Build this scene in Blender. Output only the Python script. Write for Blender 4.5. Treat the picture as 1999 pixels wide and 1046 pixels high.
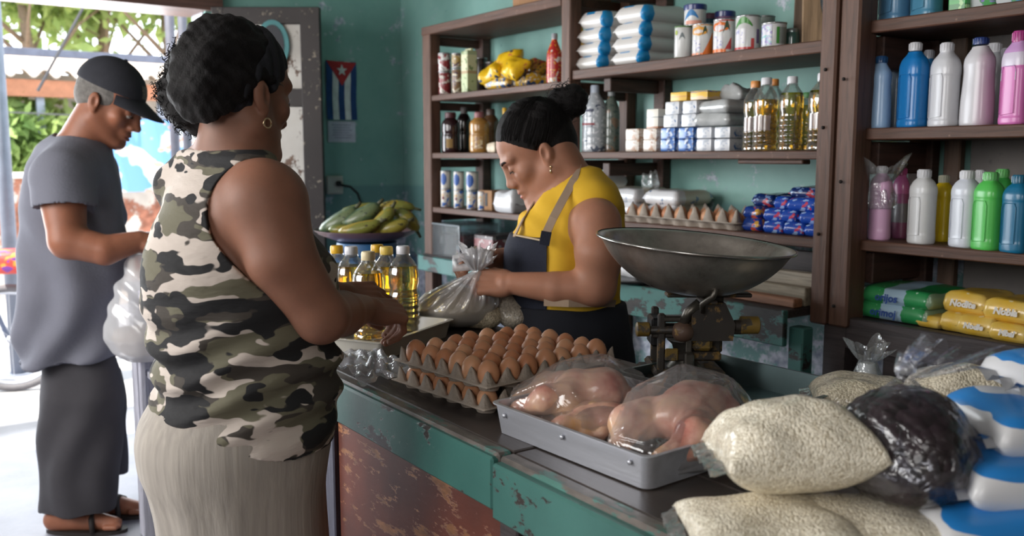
import bpy, bmesh, math, random, time
import numpy as np
from mathutils import Vector, Matrix, Euler
import openvdb
_T0 = time.time()
scene = bpy.context.scene
for o in list(bpy.data.objects): bpy.data.objects.remove(o)
COL = scene.collection
# ---------------------------------------------------------------- camera
# world axes: +X runs along the counter towards the camera side, +Y into the shop, +Z up (metres)
FPX, W, H = 1750.0, 1999.0, 1046.0
CAM = np.array([0.0, 0.0, 1.42])
PITCH = math.atan(218 / FPX)
YAW = math.atan2(1250, math.hypot(FPX, 218))
_fh = np.array([-math.cos(YAW), math.sin(YAW), 0.0]); CR = np.array([math.sin(YAW), math.cos(YAW), 0.0])
CF = _fh * math.cos(PITCH) + np.array([0, 0, -math.sin(PITCH)]); CU = np.cross(CR, CF)
cd = bpy.data.cameras.new('camera'); cam = bpy.data.objects.new('camera', cd); COL.objects.link(cam)
cd.sensor_width = 36; cd.lens = 36 * FPX / W; cd.clip_start = 0.05; cd.clip_end = 200
cam.matrix_world = Matrix(((CR[0], CU[0], -CF[0], CAM[0]), (CR[1], CU[1], -CF[1], CAM[1]), (CR[2], CU[2], -CF[2], CAM[2]), (0, 0, 0, 1)))
cd.dof.use_dof = True; cd.dof.focus_distance = 1.75; cd.dof.aperture_fstop = 4.5
scene.camera = cam
# ---------------------------------------------------------------- world, sun, window light, exposure
wd = bpy.data.worlds.new('world'); scene.world = wd; wd.use_nodes = True
bg = wd.node_tree.nodes['Background']; bg.inputs['Color'].default_value = (0.86, 0.93, 1.0, 1); bg.inputs['Strength'].default_value = 3.2
def lamp(name, typ, energy, loc, target=None, color=(1, 1, 1), **kw):
    l = bpy.data.lights.new(name, typ); l.energy = energy; l.color = color
    for k, v in kw.items(): setattr(l, k, v)
    o = bpy.data.objects.new(name, l); COL.objects.link(o); o.location = loc
    if target is not None: o.rotation_euler = (Vector(target) - Vector(loc)).to_track_quat('-Z', 'Y').to_euler()
    return o
lamp('sun', 'SUN', 12.0, (-6.5, -6, 10), (-7.5, 0.6, 0), (1.0, 0.94, 0.84), angle=0.02)
# daylight coming in through the doorway and through the shop's open front behind the camera
lamp('doorway_daylight', 'AREA', 105, (-5.15, 0.45, 1.25), (-3.0, 0.9, 1.15), (0.90, 0.95, 1.0), shape='RECTANGLE', size=1.9, size_y=1.9)
lamp('shopfront_daylight', 'AREA', 88, (-2.7, -1.75, 1.95), (-2.0, 1.4, 1.1), (1.0, 0.96, 0.92), shape='RECTANGLE', size=2.4, size_y=1.3)
lamp('side_window_daylight', 'AREA', 24, (0.9, -1.75, 2.1), (-0.6, 1.4, 1.0), (1.0, 0.95, 0.9), shape='RECTANGLE', size=1.0, size_y=1.0)
vs = scene.view_settings
scene.display_settings.display_device = 'sRGB'
vs.view_transform = 'Standard'; vs.look = 'None'; vs.gamma = 1.0; vs.use_curve_mapping = False; vs.exposure = 0.0
try:
    scene.cycles.max_bounces = 8; scene.cycles.transparent_max_bounces = 16; scene.cycles.caustics_reflective = False
    scene.cycles.caustics_refractive = False; scene.cycles.sample_clamp_indirect = 6
except Exception: pass
# ---------------------------------------------------------------- helpers
def ray(px, py): return CF + CR * ((px - W / 2) / FPX) - CU * ((py - H / 2) / FPX)
def PD(px, py, d): return CAM + ray(px, py) * d                                   # photo point at a depth
def PZ(px, py, z): r = ray(px, py); return CAM + r * ((z - CAM[2]) / r[2])         # photo point on a level plane
def PY(px, py, y): r = ray(px, py); return CAM + r * (y / r[1])                    # photo point on a plane parallel to the counter
def PX(px, py, x): r = ray(px, py); return CAM + r * (x / r[0])
def c8(*v):
    if len(v) == 1: v = v[0]
    return tuple((x / 255 / 12.92) if x / 255 <= 0.04045 else ((x / 255 + 0.055) / 1.055) ** 2.4 for x in v) + (1.0,)
MATS = {}
def nodes(name):
    m = bpy.data.materials.new(name); m.use_nodes = True
    nt = m.node_tree; b = nt.nodes['Principled BSDF']
    return m, nt, b
def N(nt, t, **kw):
    n = nt.nodes.new(t)
    for k, v in kw.items():
        if k.startswith('i_'):
            key = k[2:]; key = int(key) if key.isdigit() else key.replace('_', ' ')
            n.inputs[key].default_value = v
        else: setattr(n, k, v)
    return n
def ramp(nt, stops, interp='LINEAR'):
    r = nt.nodes.new('ShaderNodeValToRGB'); r.color_ramp.interpolation = interp; e = r.color_ramp.elements
    while len(e) < len(stops): e.new(0.5)
    for el, (p, c) in zip(e, stops): el.position = p; el.color = c if len(c) == 4 else tuple(c) + (1,)
    return r
def coords(nt, kind='Object', scale=(1, 1, 1), rot=(0, 0, 0)):
    tc = nt.nodes.new('ShaderNodeTexCoord'); mp = nt.nodes.new('ShaderNodeMapping')
    mp.inputs['Scale'].default_value = scale; mp.inputs['Rotation'].default_value = rot
    nt.links.new(tc.outputs[kind], mp.inputs['Vector']); return mp.outputs['Vector']
def mixc(nt, fac, a, b, mode='MIX'):
    m = nt.nodes.new('ShaderNodeMix'); m.data_type = 'RGBA'; m.blend_type = mode
    for s, v in ((0, fac), (6, a), (7, b)):
        if hasattr(v, 'links') or hasattr(v, 'is_linked'): nt.links.new(v, m.inputs[s])
        else: m.inputs[s].default_value = v
    return m.outputs[2]
def M(name, col, rough=0.6, metal=0.0, var=0.18, scale=9, bump=0.0, bscale=None, coat=0.0, stretch=(1, 1, 1), spec=0.5, sss=0.0, trans=0.0, ior=1.45, alpha=1.0, detail=5):
    if name in MATS: return MATS[name]
    m, nt, b = nodes(name); L = nt.links.new
    v = coords(nt, 'Object', stretch)
    n = N(nt, 'ShaderNodeTexNoise', i_Scale=scale, i_Detail=detail, i_Roughness=0.6); L(v, n.inputs['Vector'])
    c = col; lo = tuple(max(0, x * (1 - var)) for x in c[:3]) + (1,); hi = tuple(min(1, x * (1 + var)) for x in c[:3]) + (1,)
    r = ramp(nt, [(0.3, lo), (0.7, hi)]); L(n.outputs['Fac'], r.inputs[0]); L(r.outputs[0], b.inputs['Base Color'])
    b.inputs['Roughness'].default_value = rough; b.inputs['Metallic'].default_value = metal
    b.inputs['Coat Weight'].default_value = coat; b.inputs['Coat Roughness'].default_value = 0.12
    b.inputs['Specular IOR Level'].default_value = spec; b.inputs['IOR'].default_value = ior
    b.inputs['Transmission Weight'].default_value = trans; b.inputs['Alpha'].default_value = alpha
    if sss: b.inputs['Subsurface Weight'].default_value = sss; b.inputs['Subsurface Radius'].default_value = (0.012, 0.005, 0.003); b.inputs['Subsurface Scale'].default_value = 0.6
    if bump:
        n2 = N(nt, 'ShaderNodeTexNoise', i_Scale=bscale or scale * 4, i_Detail=4); L(v, n2.inputs['Vector'])
        bp = N(nt, 'ShaderNodeBump', i_Strength=bump, i_Distance=0.004); L(n2.outputs['Fac'], bp.inputs['Height']); L(bp.outputs[0], b.inputs['Normal'])
    MATS[name] = m; return m
def Mchip(name, col, under, amount=0.5, scale=14, stretch=(1, 1, 1), rough=0.5, col2=None, bump=0.5, fine=60, soft=0.03, edge=None):
    """paint that has worn off in patches down to what is under it"""
    if name in MATS: return MATS[name]
    m, nt, b = nodes(name); L = nt.links.new
    v = coords(nt, 'Object', stretch); v0 = coords(nt, 'Object')
    n = N(nt, 'ShaderNodeTexNoise', i_Scale=scale, i_Detail=8, i_Roughness=0.72); L(v, n.inputs['Vector'])
    n3 = N(nt, 'ShaderNodeTexNoise', i_Scale=3.0, i_Detail=3); L(v0, n3.inputs['Vector'])
    a = N(nt, 'ShaderNodeMath', operation='MULTIPLY_ADD', i_1=0.35); L(n3.outputs['Fac'], a.inputs[0]); L(n.outputs['Fac'], a.inputs[2])
    mask = ramp(nt, [(amount, (0, 0, 0)), (amount + soft, (1, 1, 1))]); L(a.outputs[0], mask.inputs[0])
    n2 = N(nt, 'ShaderNodeTexNoise', i_Scale=4, i_Detail=4); L(v0, n2.inputs['Vector'])
    c2 = col2 or tuple(x * 0.7 for x in col[:3]) + (1,)
    r1 = ramp(nt, [(0.35, c2), (0.65, col)]); L(n2.outputs['Fac'], r1.inputs[0])
    n4 = N(nt, 'ShaderNodeTexNoise', i_Scale=fine, i_Detail=3); L(v, n4.inputs['Vector'])
    u2 = tuple(x * 0.45 for x in under[:3]) + (1,)
    r2 = ramp(nt, [(0.35, u2), (0.7, under)]); L(n4.outputs['Fac'], r2.inputs[0])
    L(mixc(nt, mask.outputs[0], r1.outputs[0], r2.outputs[0]), b.inputs['Base Color'])
    b.inputs['Roughness'].default_value = rough
    h = mixc(nt, 0.5, mask.outputs[0], n4.outputs['Fac'])
    bp = N(nt, 'ShaderNodeBump', i_Strength=bump, i_Distance=0.002, invert=True); L(h, bp.inputs['Height']); L(bp.outputs[0], b.inputs['Normal'])
    MATS[name] = m; return m
def Mwood(name, col, rough=0.55, axis=0, worn=None, wamt=0.62, bump=0.55):
    """grain that runs along one axis of the board"""
    if name in MATS: return MATS[name]
    m, nt, b = nodes(name); L = nt.links.new
    st = [14, 14, 14]; st[axis] = 0.9; v = coords(nt, 'Object', tuple(st))
    n = N(nt, 'ShaderNodeTexNoise', i_Scale=5, i_Detail=8, i_Roughness=0.65, i_Distortion=0.6); L(v, n.inputs['Vector'])
    d = tuple(x * 0.35 for x in col[:3]) + (1,); h = tuple(min(1, x * 1.5) for x in col[:3]) + (1,)
    r = ramp(nt, [(0.25, d), (0.5, col), (0.78, h)]); L(n.outputs['Fac'], r.inputs[0]); out = r.outputs[0]
    if worn:
        v0 = coords(nt, 'Object', tuple(0.25 * x if i == axis else x * 0.12 for i, x in enumerate((4, 4, 4))) if False else (1, 1, 1))
        n5 = N(nt, 'ShaderNodeTexNoise', i_Scale=22, i_Detail=8, i_Roughness=0.75); L(v0, n5.inputs['Vector'])
        mk_ = ramp(nt, [(wamt, (0, 0, 0)), (wamt + 0.05, (1, 1, 1))]); L(n5.outputs['Fac'], mk_.inputs[0])
        out = mixc(nt, mk_.outputs[0], out, worn)
    L(out, b.inputs['Base Color']); b.inputs['Roughness'].default_value = rough
    bp = N(nt, 'ShaderNodeBump', i_Strength=bump, i_Distance=0.003); L(n.outputs['Fac'], bp.inputs['Height']); L(bp.outputs[0], b.inputs['Normal'])
    MATS[name] = m; return m
def Mband(name, stops, axis=0, rough=0.4, wob=0.0, wscale=6, coat=0.3, interp='CONSTANT', bump=0.15, spots=None, bscale=18):
    """print that changes along one side of the thing (Generated coordinates), with wobbling edges"""
    if name in MATS: return MATS[name]
    m, nt, b = nodes(name); L = nt.links.new
    tc = nt.nodes.new('ShaderNodeTexCoord'); sx = N(nt, 'ShaderNodeSeparateXYZ'); L(tc.outputs['Generated'], sx.inputs[0])
    n = N(nt, 'ShaderNodeTexNoise', i_Scale=wscale, i_Detail=2); L(tc.outputs['Generated'], n.inputs['Vector'])
    a = N(nt, 'ShaderNodeMath', operation='MULTIPLY_ADD', i_1=wob); L(n.outputs['Fac'], a.inputs[0]); L(sx.outputs[axis], a.inputs[2])
    s = N(nt, 'ShaderNodeMath', operation='SUBTRACT', i_1=wob * 0.5); L(a.outputs[0], s.inputs[0])
    r = ramp(nt, stops, interp); L(s.outputs[0], r.inputs[0]); out = r.outputs[0]
    if spots:
        sc, th, colr = spots
        n2 = N(nt, 'ShaderNodeTexNoise', i_Scale=sc, i_Detail=1.5); L(tc.outputs['Object'], n2.inputs['Vector'])
        k = ramp(nt, [(th, (0, 0, 0)), (th + 0.02, (1, 1, 1))]); L(n2.outputs['Fac'], k.inputs[0]); out = mixc(nt, k.outputs[0], out, colr)
    L(out, b.inputs['Base Color']); b.inputs['Roughness'].default_value = rough; b.inputs['Coat Weight'].default_value = coat; b.inputs['Coat Roughness'].default_value = 0.15
    if bump:
        n2 = N(nt, 'ShaderNodeTexNoise', i_Scale=bscale, i_Detail=3); L(tc.outputs['Object'], n2.inputs['Vector'])
        bp = N(nt, 'ShaderNodeBump', i_Strength=bump, i_Distance=0.006); L(n2.outputs['Fac'], bp.inputs['Height']); L(bp.outputs[0], b.inputs['Normal'])
    MATS[name] = m; return m
def Mfilm(name, tint=(0.95, 0.96, 0.98, 1), haze=0.12, gloss=0.16, rough=0.12, bump=0.5, bscale=14, edge=0.22):
    """clear plastic film: mostly see-through, a milky share and a sharp gloss"""
    if name in MATS: return MATS[name]
    m = bpy.data.materials.new(name); m.use_nodes = True; nt = m.node_tree; L = nt.links.new
    for n in list(nt.nodes): nt.nodes.remove(n)
    out = N(nt, 'ShaderNodeOutputMaterial'); tr = N(nt, 'ShaderNodeBsdfTransparent'); tr.inputs[0].default_value = tint
    df = N(nt, 'ShaderNodeBsdfDiffuse'); df.inputs[0].default_value = tint
    tl = N(nt, 'ShaderNodeBsdfTranslucent'); tl.inputs[0].default_value = tint
    gl = N(nt, 'ShaderNodeBsdfGlossy'); gl.inputs['Roughness'].default_value = rough
    v = coords(nt, 'Object'); no = N(nt, 'ShaderNodeTexNoise', i_Scale=bscale, i_Detail=3, i_Distortion=1.2); L(v, no.inputs['Vector'])
    bp = N(nt, 'ShaderNodeBump', i_Strength=bump, i_Distance=0.01); L(no.outputs['Fac'], bp.inputs['Height'])
    for n in (df, gl, tl): L(bp.outputs[0], n.inputs['Normal'])
    mm = N(nt, 'ShaderNodeMixShader', i_0=0.25); L(df.outputs[0], mm.inputs[1]); L(tl.outputs[0], mm.inputs[2])
    lw = N(nt, 'ShaderNodeLayerWeight', i_Blend=edge); L(bp.outputs[0], lw.inputs['Normal'])
    h = N(nt, 'ShaderNodeMath', operation='MULTIPLY_ADD', i_1=0.14, i_2=haze); h.use_clamp = True; L(lw.outputs['Facing'], h.inputs[0])
    m1 = N(nt, 'ShaderNodeMixShader'); L(h.outputs[0], m1.inputs[0]); L(tr.outputs[0], m1.inputs[1]); L(mm.outputs[0], m1.inputs[2])
    g = N(nt, 'ShaderNodeMath', operation='MULTIPLY_ADD', i_1=0.5, i_2=gloss * 0.5); g.use_clamp = True; L(lw.outputs['Fresnel'], g.inputs[0])
    m2 = N(nt, 'ShaderNodeMixShader'); L(g.outputs[0], m2.inputs[0]); L(m1.outputs[0], m2.inputs[1]); L(gl.outputs[0], m2.inputs[2])
    L(m2.outputs[0], out.inputs[0]); MATS[name] = m; return m
def Mgrain(name, a, b_, scale=220, coat=0.6, bump=0.8, rough=0.5, wr=0.5):
    """dry grains pressed against a clear bag"""
    if name in MATS: return MATS[name]
    m, nt, b = nodes(name); L = nt.links.new; v = coords(nt, 'Object')
    vo = N(nt, 'ShaderNodeTexVoronoi', i_Scale=scale); L(v, vo.inputs['Vector'])
    sx = N(nt, 'ShaderNodeSeparateXYZ'); L(vo.outputs['Color'], sx.inputs[0])
    r = ramp(nt, [(0.0, b_), (0.6, a), (1.0, tuple(min(1, x * 1.15) for x in a[:3]))]); L(sx.outputs[0], r.inputs[0]); L(r.outputs[0], b.inputs['Base Color'])
    b.inputs['Roughness'].default_value = rough; b.inputs['Coat Weight'].default_value = coat; b.inputs['Coat Roughness'].default_value = 0.1
    bp = N(nt, 'ShaderNodeBump', i_Strength=bump, i_Distance=0.002, invert=True); L(vo.outputs['Distance'], bp.inputs['Height']); L(bp.outputs[0], b.inputs['Normal'])
    n2 = N(nt, 'ShaderNodeTexNoise', i_Scale=16, i_Detail=3, i_Distortion=1.5); L(v, n2.inputs['Vector'])
    b2 = N(nt, 'ShaderNodeBump', i_Strength=wr, i_Distance=0.012); L(n2.outputs['Fac'], b2.inputs['Height']); L(b2.outputs[0], b.inputs['Coat Normal'])
    MATS[name] = m; return m
# -- objects
def link(o, parent=None):
    COL.objects.link(o)
    if parent is not None: o.parent = parent
    return o
def tag(o, label=None, cat=None, group=None, kind=None):
    if label: o['label'] = label
    if cat: o['category'] = cat
    if group: o['group'] = group
    if kind: o['kind'] = kind
    return o
def thing(name, label, cat, loc=(0, 0, 0), rz=0.0, group=None, rot=None):
    o = bpy.data.objects.new(name, None); o.empty_display_size = 0.05; COL.objects.link(o)
    o.location = [float(x) for x in loc]; o.rotation_euler = rot if rot is not None else (0, 0, rz)
    return tag(o, label, cat, group)
def mk(name, verts, faces, mat, parent=None, smooth=False, world=False, loc=None):
    me = bpy.data.meshes.new(name)
    v = np.asarray(verts, dtype=np.float64).reshape(-1, 3)
    if world and parent is not None:
        inv = np.array(world_of(parent).inverted()); v = v @ inv[:3, :3].T + inv[:3, 3]
    if isinstance(faces, np.ndarray):
        nf, k = faces.shape
        me.vertices.add(len(v)); me.vertices.foreach_set('co', v.astype(np.float32).ravel())
        me.loops.add(nf * k); me.loops.foreach_set('vertex_index', faces.astype(np.int32).ravel())
        me.polygons.add(nf); me.polygons.foreach_set('loop_start', np.arange(0, nf * k, k, dtype=np.int32)); me.polygons.foreach_set('loop_total', np.full(nf, k, dtype=np.int32))
        me.update(calc_edges=True); me.validate()
    else:
        me.from_pydata([tuple(x) for x in v], [], faces); me.update()
    if mat is not None:
        for m_ in (mat if isinstance(mat, (list, tuple)) else [mat]): me.materials.append(m_)
    if smooth: me.polygons.foreach_set('use_smooth', np.ones(len(me.polygons), dtype=bool))
    o = bpy.data.objects.new(name, me); link(o, parent)
    if loc is not None: o.location = [float(x) for x in loc]
    return o
def world_of(o):
    m = Matrix.LocRotScale(o.location, o.rotation_euler, o.scale)
    return world_of(o.parent) @ m if o.parent else m
def dup(root, loc=None, rz=None, label=None, group=None, scale=None, rot=None):
    r = root.copy(); COL.objects.link(r)
    if loc is not None: r.location = [float(x) for x in loc]
    if rz is not None: r.rotation_euler = (0, 0, rz)
    if rot is not None: r.rotation_euler = rot
    if scale is not None: r.scale = scale if hasattr(scale, '__len__') else (scale,) * 3
    if label: r['label'] = label
    if group: r['group'] = group
    for ch in list(root.children):
        c = ch.copy(); COL.objects.link(c); c.parent = r
        for g in list(ch.children):
            d = g.copy(); COL.objects.link(d); d.parent = c
    return r
class MB:
    """collects simple shapes into one mesh"""
    def __init__(s): s.v = []; s.f = []
    def add(s, v, f, mat=None):
        o = len(s.v)
        for p in v:
            p = Vector([float(q) for q in p]); s.v.append(tuple(mat @ p if mat is not None else p))
        s.f += [tuple(i + o for i in q) for q in f]; return s
    def box(s, c, size, rot=None, bev=0.0, seg=1, jit=0.0, rnd=None):
        bm = bmesh.new(); bmesh.ops.create_cube(bm, size=1.0)
        for q in bm.verts: q.co = Vector((q.co.x * size[0], q.co.y * size[1], q.co.z * size[2]))
        if jit and rnd:
            for q in bm.verts: q.co += Vector((rnd.uniform(-jit, jit), rnd.uniform(-jit, jit), rnd.uniform(-jit, jit)))
        if bev: bmesh.ops.bevel(bm, geom=bm.edges[:], offset=bev, segments=seg, affect='EDGES', profile=0.6)
        m = Matrix.Translation([float(x) for x in c]) @ (rot.to_4x4() if rot is not None else Matrix())
        bm.verts.index_update(); s.add([q.co.copy() for q in bm.verts], [[q.index for q in f.verts] for f in bm.faces], m); bm.free(); return s
    def lathe(s, prof, n=20, mat=None, sq=2.0, sx=1.0, sy=1.0, cap=True):
        v = []; f = []
        for (r, z) in prof:
            for i in range(n):
                a = 2 * math.pi * i / n; ca, sa = math.cos(a), math.sin(a)
                k = (abs(ca) ** sq + abs(sa) ** sq) ** (-1.0 / sq)
                v.append((r * k * ca * sx, r * k * sa * sy, z))
        for j in range(len(prof) - 1):
            for i in range(n): f.append((j * n + i, j * n + (i + 1) % n, (j + 1) * n + (i + 1) % n, (j + 1) * n + i))
        if cap:
            f.append(tuple(reversed(range(n)))); o = (len(prof) - 1) * n; f.append(tuple(range(o, o + n)))
        return s.add(v, f, mat)
    def tube(s, pts, r, n=8, close=True):
        pts = [Vector([float(q) for q in p]) for p in pts]; v = []; f = []; up = None
        for i, p in enumerate(pts):
            d = (pts[min(i + 1, len(pts) - 1)] - pts[max(i - 1, 0)]).normalized()
            if up is None: up = d.orthogonal().normalized()
            up = (up - d * up.dot(d)); up = up.normalized() if up.length > 1e-6 else d.orthogonal().normalized()
            w = d.cross(up); rr = r[i] if hasattr(r, '__len__') else r
            for k in range(n):
                a = 2 * math.pi * k / n; v.append(p + up * (math.cos(a) * rr) + w * (math.sin(a) * rr))
        for i in range(len(pts) - 1):
            for k in range(n): f.append((i * n + k, i * n + (k + 1) % n, (i + 1) * n + (k + 1) % n, (i + 1) * n + k))
        if close: f.append(tuple(reversed(range(n)))); o = (len(pts) - 1) * n; f.append(tuple(range(o, o + n)))
        return s.add(v, f)
    def ell(s, c, r, n=14, m=9, rot=None):
        v = []; f = []
        for j in range(m + 1):
            t = math.pi * j / m
            for i in range(n):
                a = 2 * math.pi * i / n; v.append((r[0] * math.sin(t) * math.cos(a), r[1] * math.sin(t) * math.sin(a), r[2] * math.cos(t)))
        for j in range(m):
            for i in range(n): f.append((j * n + i, (j + 1) * n + i, (j + 1) * n + (i + 1) % n, j * n + (i + 1) % n))
        return s.add(v, f, Matrix.Translation([float(x) for x in c]) @ (rot.to_4x4() if rot is not None else Matrix()))
    def build(s, name, mat, parent=None, smooth=False, world=False, loc=None, auto=None):
        o = mk(name, s.v, s.f, mat, parent, smooth, world, loc)
        if smooth and auto: sharp(o.data, auto)
        return o
def sharp(me, deg=35):
    bm = bmesh.new(); bm.from_mesh(me); t = math.radians(deg)
    for e in bm.edges:
        if len(e.link_faces) == 2 and e.calc_face_angle(0) > t: e.smooth = False
    bm.to_mesh(me); bm.free()
def bx(name, c, size, mat, parent=None, rot=None, bev=0.003, world=False, smooth=False):
    """a single board: its own object with the grain in its own frame"""
    m = MB().box((0, 0, 0), size, None, bev)
    o = mk(name, m.v, m.f, mat, parent, smooth)
    o.location = [float(x) for x in c]
    if rot is not None: o.rotation_euler = rot
    if world and parent is not None: o.location = [float(x) for x in (Vector(o.location) - parent.location)]
    return o
def letters(txt, size, mat, parent, loc, rot, name='lettering', ext=0.0004, bold=0.0, sx=1.0, shear=0.0):
    c = bpy.data.curves.new(name, 'FONT'); c.body = txt; c.size = size; c.extrude = ext; c.align_x = 'CENTER'; c.align_y = 'CENTER'; c.resolution_u = 2; c.offset = bold; c.shear = shear
    t = bpy.data.objects.new(name, c); COL.objects.link(t); dg = bpy.context.evaluated_depsgraph_get()
    me = bpy.data.meshes.new_from_object(t.evaluated_get(dg)); bpy.data.objects.remove(t); bpy.data.curves.remove(c)
    me.materials.clear(); me.materials.append(mat)
    o = bpy.data.objects.new(name, me); link(o, parent); o.location = [float(x) for x in loc]; o.rotation_euler = rot; o.scale = (sx, 1, 1); return o
def vnoise(p, seed=0, freq=(8.0, 13.0, 21.0), amp=(1.0, .5, .25)):
    """smooth pseudo noise on an (n,3) array"""
    rs = np.random.RandomState(seed); out = np.zeros(len(p))
    for f, a in zip(freq, amp):
        for _ in range(3):
            d = rs.normal(size=3); d /= np.linalg.norm(d); out += a / 3 * np.sin(p @ d * f * 2 * math.pi / 1.0 + rs.uniform(0, 6.28))
    return out
# -- solid modelling on a distance field: soft unions of tapered limbs and ellipsoids, one continuous skin
class SDF:
    def __init__(s, lo, hi, h):
        s.lo = np.array(lo, float); s.h = h; s.n = np.ceil((np.array(hi, float) - s.lo) / h).astype(int) + 1
        s.a = np.full(tuple(s.n), 1.0, dtype=np.float32)
    def like(s):
        o = SDF(s.lo, s.lo, s.h); o.n = s.n.copy(); o.a = np.full(tuple(s.n), 1.0, dtype=np.float32); return o
    def _blk(s, bl, bh):
        i0 = np.maximum(0, np.floor((np.array(bl) - s.lo) / s.h).astype(int)); i1 = np.minimum(s.n, np.ceil((np.array(bh) - s.lo) / s.h).astype(int) + 1)
        if (i1 <= i0).any(): return None, None
        sl = tuple(slice(a, b) for a, b in zip(i0, i1))
        ax = [(s.lo[k] + s.h * np.arange(i0[k], i1[k])).astype(np.float32) for k in range(3)]
        return sl, (ax[0][:, None, None], ax[1][None, :, None], ax[2][None, None, :])
    def _put(s, sl, d, k, op):
        a = s.a[sl]
        if op == 'add':
            if k <= 0: s.a[sl] = np.minimum(a, d)
            else:
                hh = np.maximum(k - np.abs(a - d), 0) / k; s.a[sl] = np.minimum(a, d) - hh * hh * k * 0.25
        elif op == 'sub':
            d = -d
            if k <= 0: s.a[sl] = np.maximum(a, d)
            else:
                hh = np.maximum(k - np.abs(a - d), 0) / k; s.a[sl] = np.maximum(a, d) + hh * hh * k * 0.25
        elif op == 'and': s.a[sl] = np.maximum(a, d)
    def cone(s, a, b, ra, rb, k=0.02, op='add'):
        a = np.array(a, float); b = np.array(b, float); R = max(ra, rb) + k + 4 * s.h
        sl, p = s._blk(np.minimum(a, b) - R, np.maximum(a, b) + R)
        if sl is None: return s
        ba = b - a; q = float(ba @ ba) + 1e-12
        x, y, z = p[0] - a[0], p[1] - a[1], p[2] - a[2]
        t = np.clip((x * ba[0] + y * ba[1] + z * ba[2]) / q, 0, 1)
        d = np.sqrt((x - ba[0] * t) ** 2 + (y - ba[1] * t) ** 2 + (z - ba[2] * t) ** 2) - (ra + (rb - ra) * t)
        s._put(sl, d, k, op); return s
    def chain(s, pts, rs, k=0.02, op='add'):
        A = np.array(pts, float); R = max(rs) + k + 4 * s.h; sl, p = s._blk(A.min(0) - R, A.max(0) + R)
        if sl is None: return s
        D = None
        for i in range(len(pts) - 1):      # the limb is joined up first, so that it does not swell at its joints
            a, ba = A[i], A[i + 1] - A[i]; q = float(ba @ ba) + 1e-12; x, y, z = p[0] - a[0], p[1] - a[1], p[2] - a[2]
            t = np.clip((x * ba[0] + y * ba[1] + z * ba[2]) / q, 0, 1); t2 = t
            d = np.sqrt((x - ba[0] * t) ** 2 + (y - ba[1] * t) ** 2 + (z - ba[2] * t) ** 2) - (rs[i] + (rs[i + 1] - rs[i]) * t2)
            if D is None: D = d
            else: hh = np.maximum(.006 - np.abs(D - d), 0) / .006; D = np.minimum(D, d) - hh * hh * .0015
        s._put(sl, D, k, op); return s
    def ell(s, c, r, rot=None, k=0.02, op='add'):
        c = np.array(c, float); r = np.array(r, float); Rm = np.eye(3) if rot is None else np.array(rot)
        R = float(r.max()) + k + 4 * s.h
        sl, p = s._blk(c - R, c + R)
        if sl is None: return s
        x, y, z = p[0] - c[0], p[1] - c[1], p[2] - c[2]
        q = [(x * Rm[0, i] + y * Rm[1, i] + z * Rm[2, i]) / r[i] for i in range(3)]
        k0 = np.sqrt(q[0] ** 2 + q[1] ** 2 + q[2] ** 2); k1 = np.sqrt((q[0] / r[0]) ** 2 + (q[1] / r[1]) ** 2 + (q[2] / r[2]) ** 2) + 1e-9
        s._put(sl, np.where(k0 < 0.05, -float(r.min()), k0 * (k0 - 1) / k1), k, op); return s
    def loft(s, rows, ax=(1, 0), k=0.02, op='add', off=0.0, sq=2.0):
        """rows: (z, cx, cy, a, b) ellipses stacked in z; a lies along direction ax, b across it"""
        rows = sorted(rows); Zs = np.array([r[0] for r in rows]); A = np.array(rows, float)
        R = max(A[:, 3].max(), A[:, 4].max()) + off + k + 4 * s.h
        sl, p = s._blk((A[:, 1].min() - R, A[:, 2].min() - R, Zs[0] - k - off - 4 * s.h), (A[:, 1].max() + R, A[:, 2].max() + R, Zs[-1] + k + off + 4 * s.h))
        if sl is None: return s
        z = p[2].ravel()
        def ip(col):
            # smooth (Catmull-Rom like) interpolation
            from_ = np.interp(z, Zs, A[:, col]); w = max(1, int(0.012 / s.h)); kk = np.ones(2 * w + 1) / (2 * w + 1)
            return np.convolve(np.pad(from_, w, mode='edge'), kk, mode='valid').astype(np.float32)[None, None, :]
        cx, cy, a, b = ip(1), ip(2), ip(3) + off, ip(4) + off
        ux, uy = ax; x = (p[0] - cx) * ux + (p[1] - cy) * uy; y = -(p[0] - cx) * uy + (p[1] - cy) * ux
        g = (np.abs(x / a) ** sq + np.abs(y / b) ** sq) ** (1.0 / sq); d = (g - 1) * np.minimum(a, b)
        dz = np.maximum(Zs[0] - off - p[2], p[2] - Zs[-1] - off); d = np.maximum(d, dz)
        s._put(sl, d, k, op); return s
    def half(s, pt, n, k=0.0):
        """keep only the side the normal points away from"""
        n = np.array(n, float); n /= np.linalg.norm(n)
        sl, p = s._blk(s.lo, s.lo + s.n * s.h); d = (p[0] - pt[0]) * n[0] + (p[1] - pt[1]) * n[1] + (p[2] - pt[2]) * n[2]
        s.a = np.maximum(s.a, d.astype(np.float32)); return s
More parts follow.
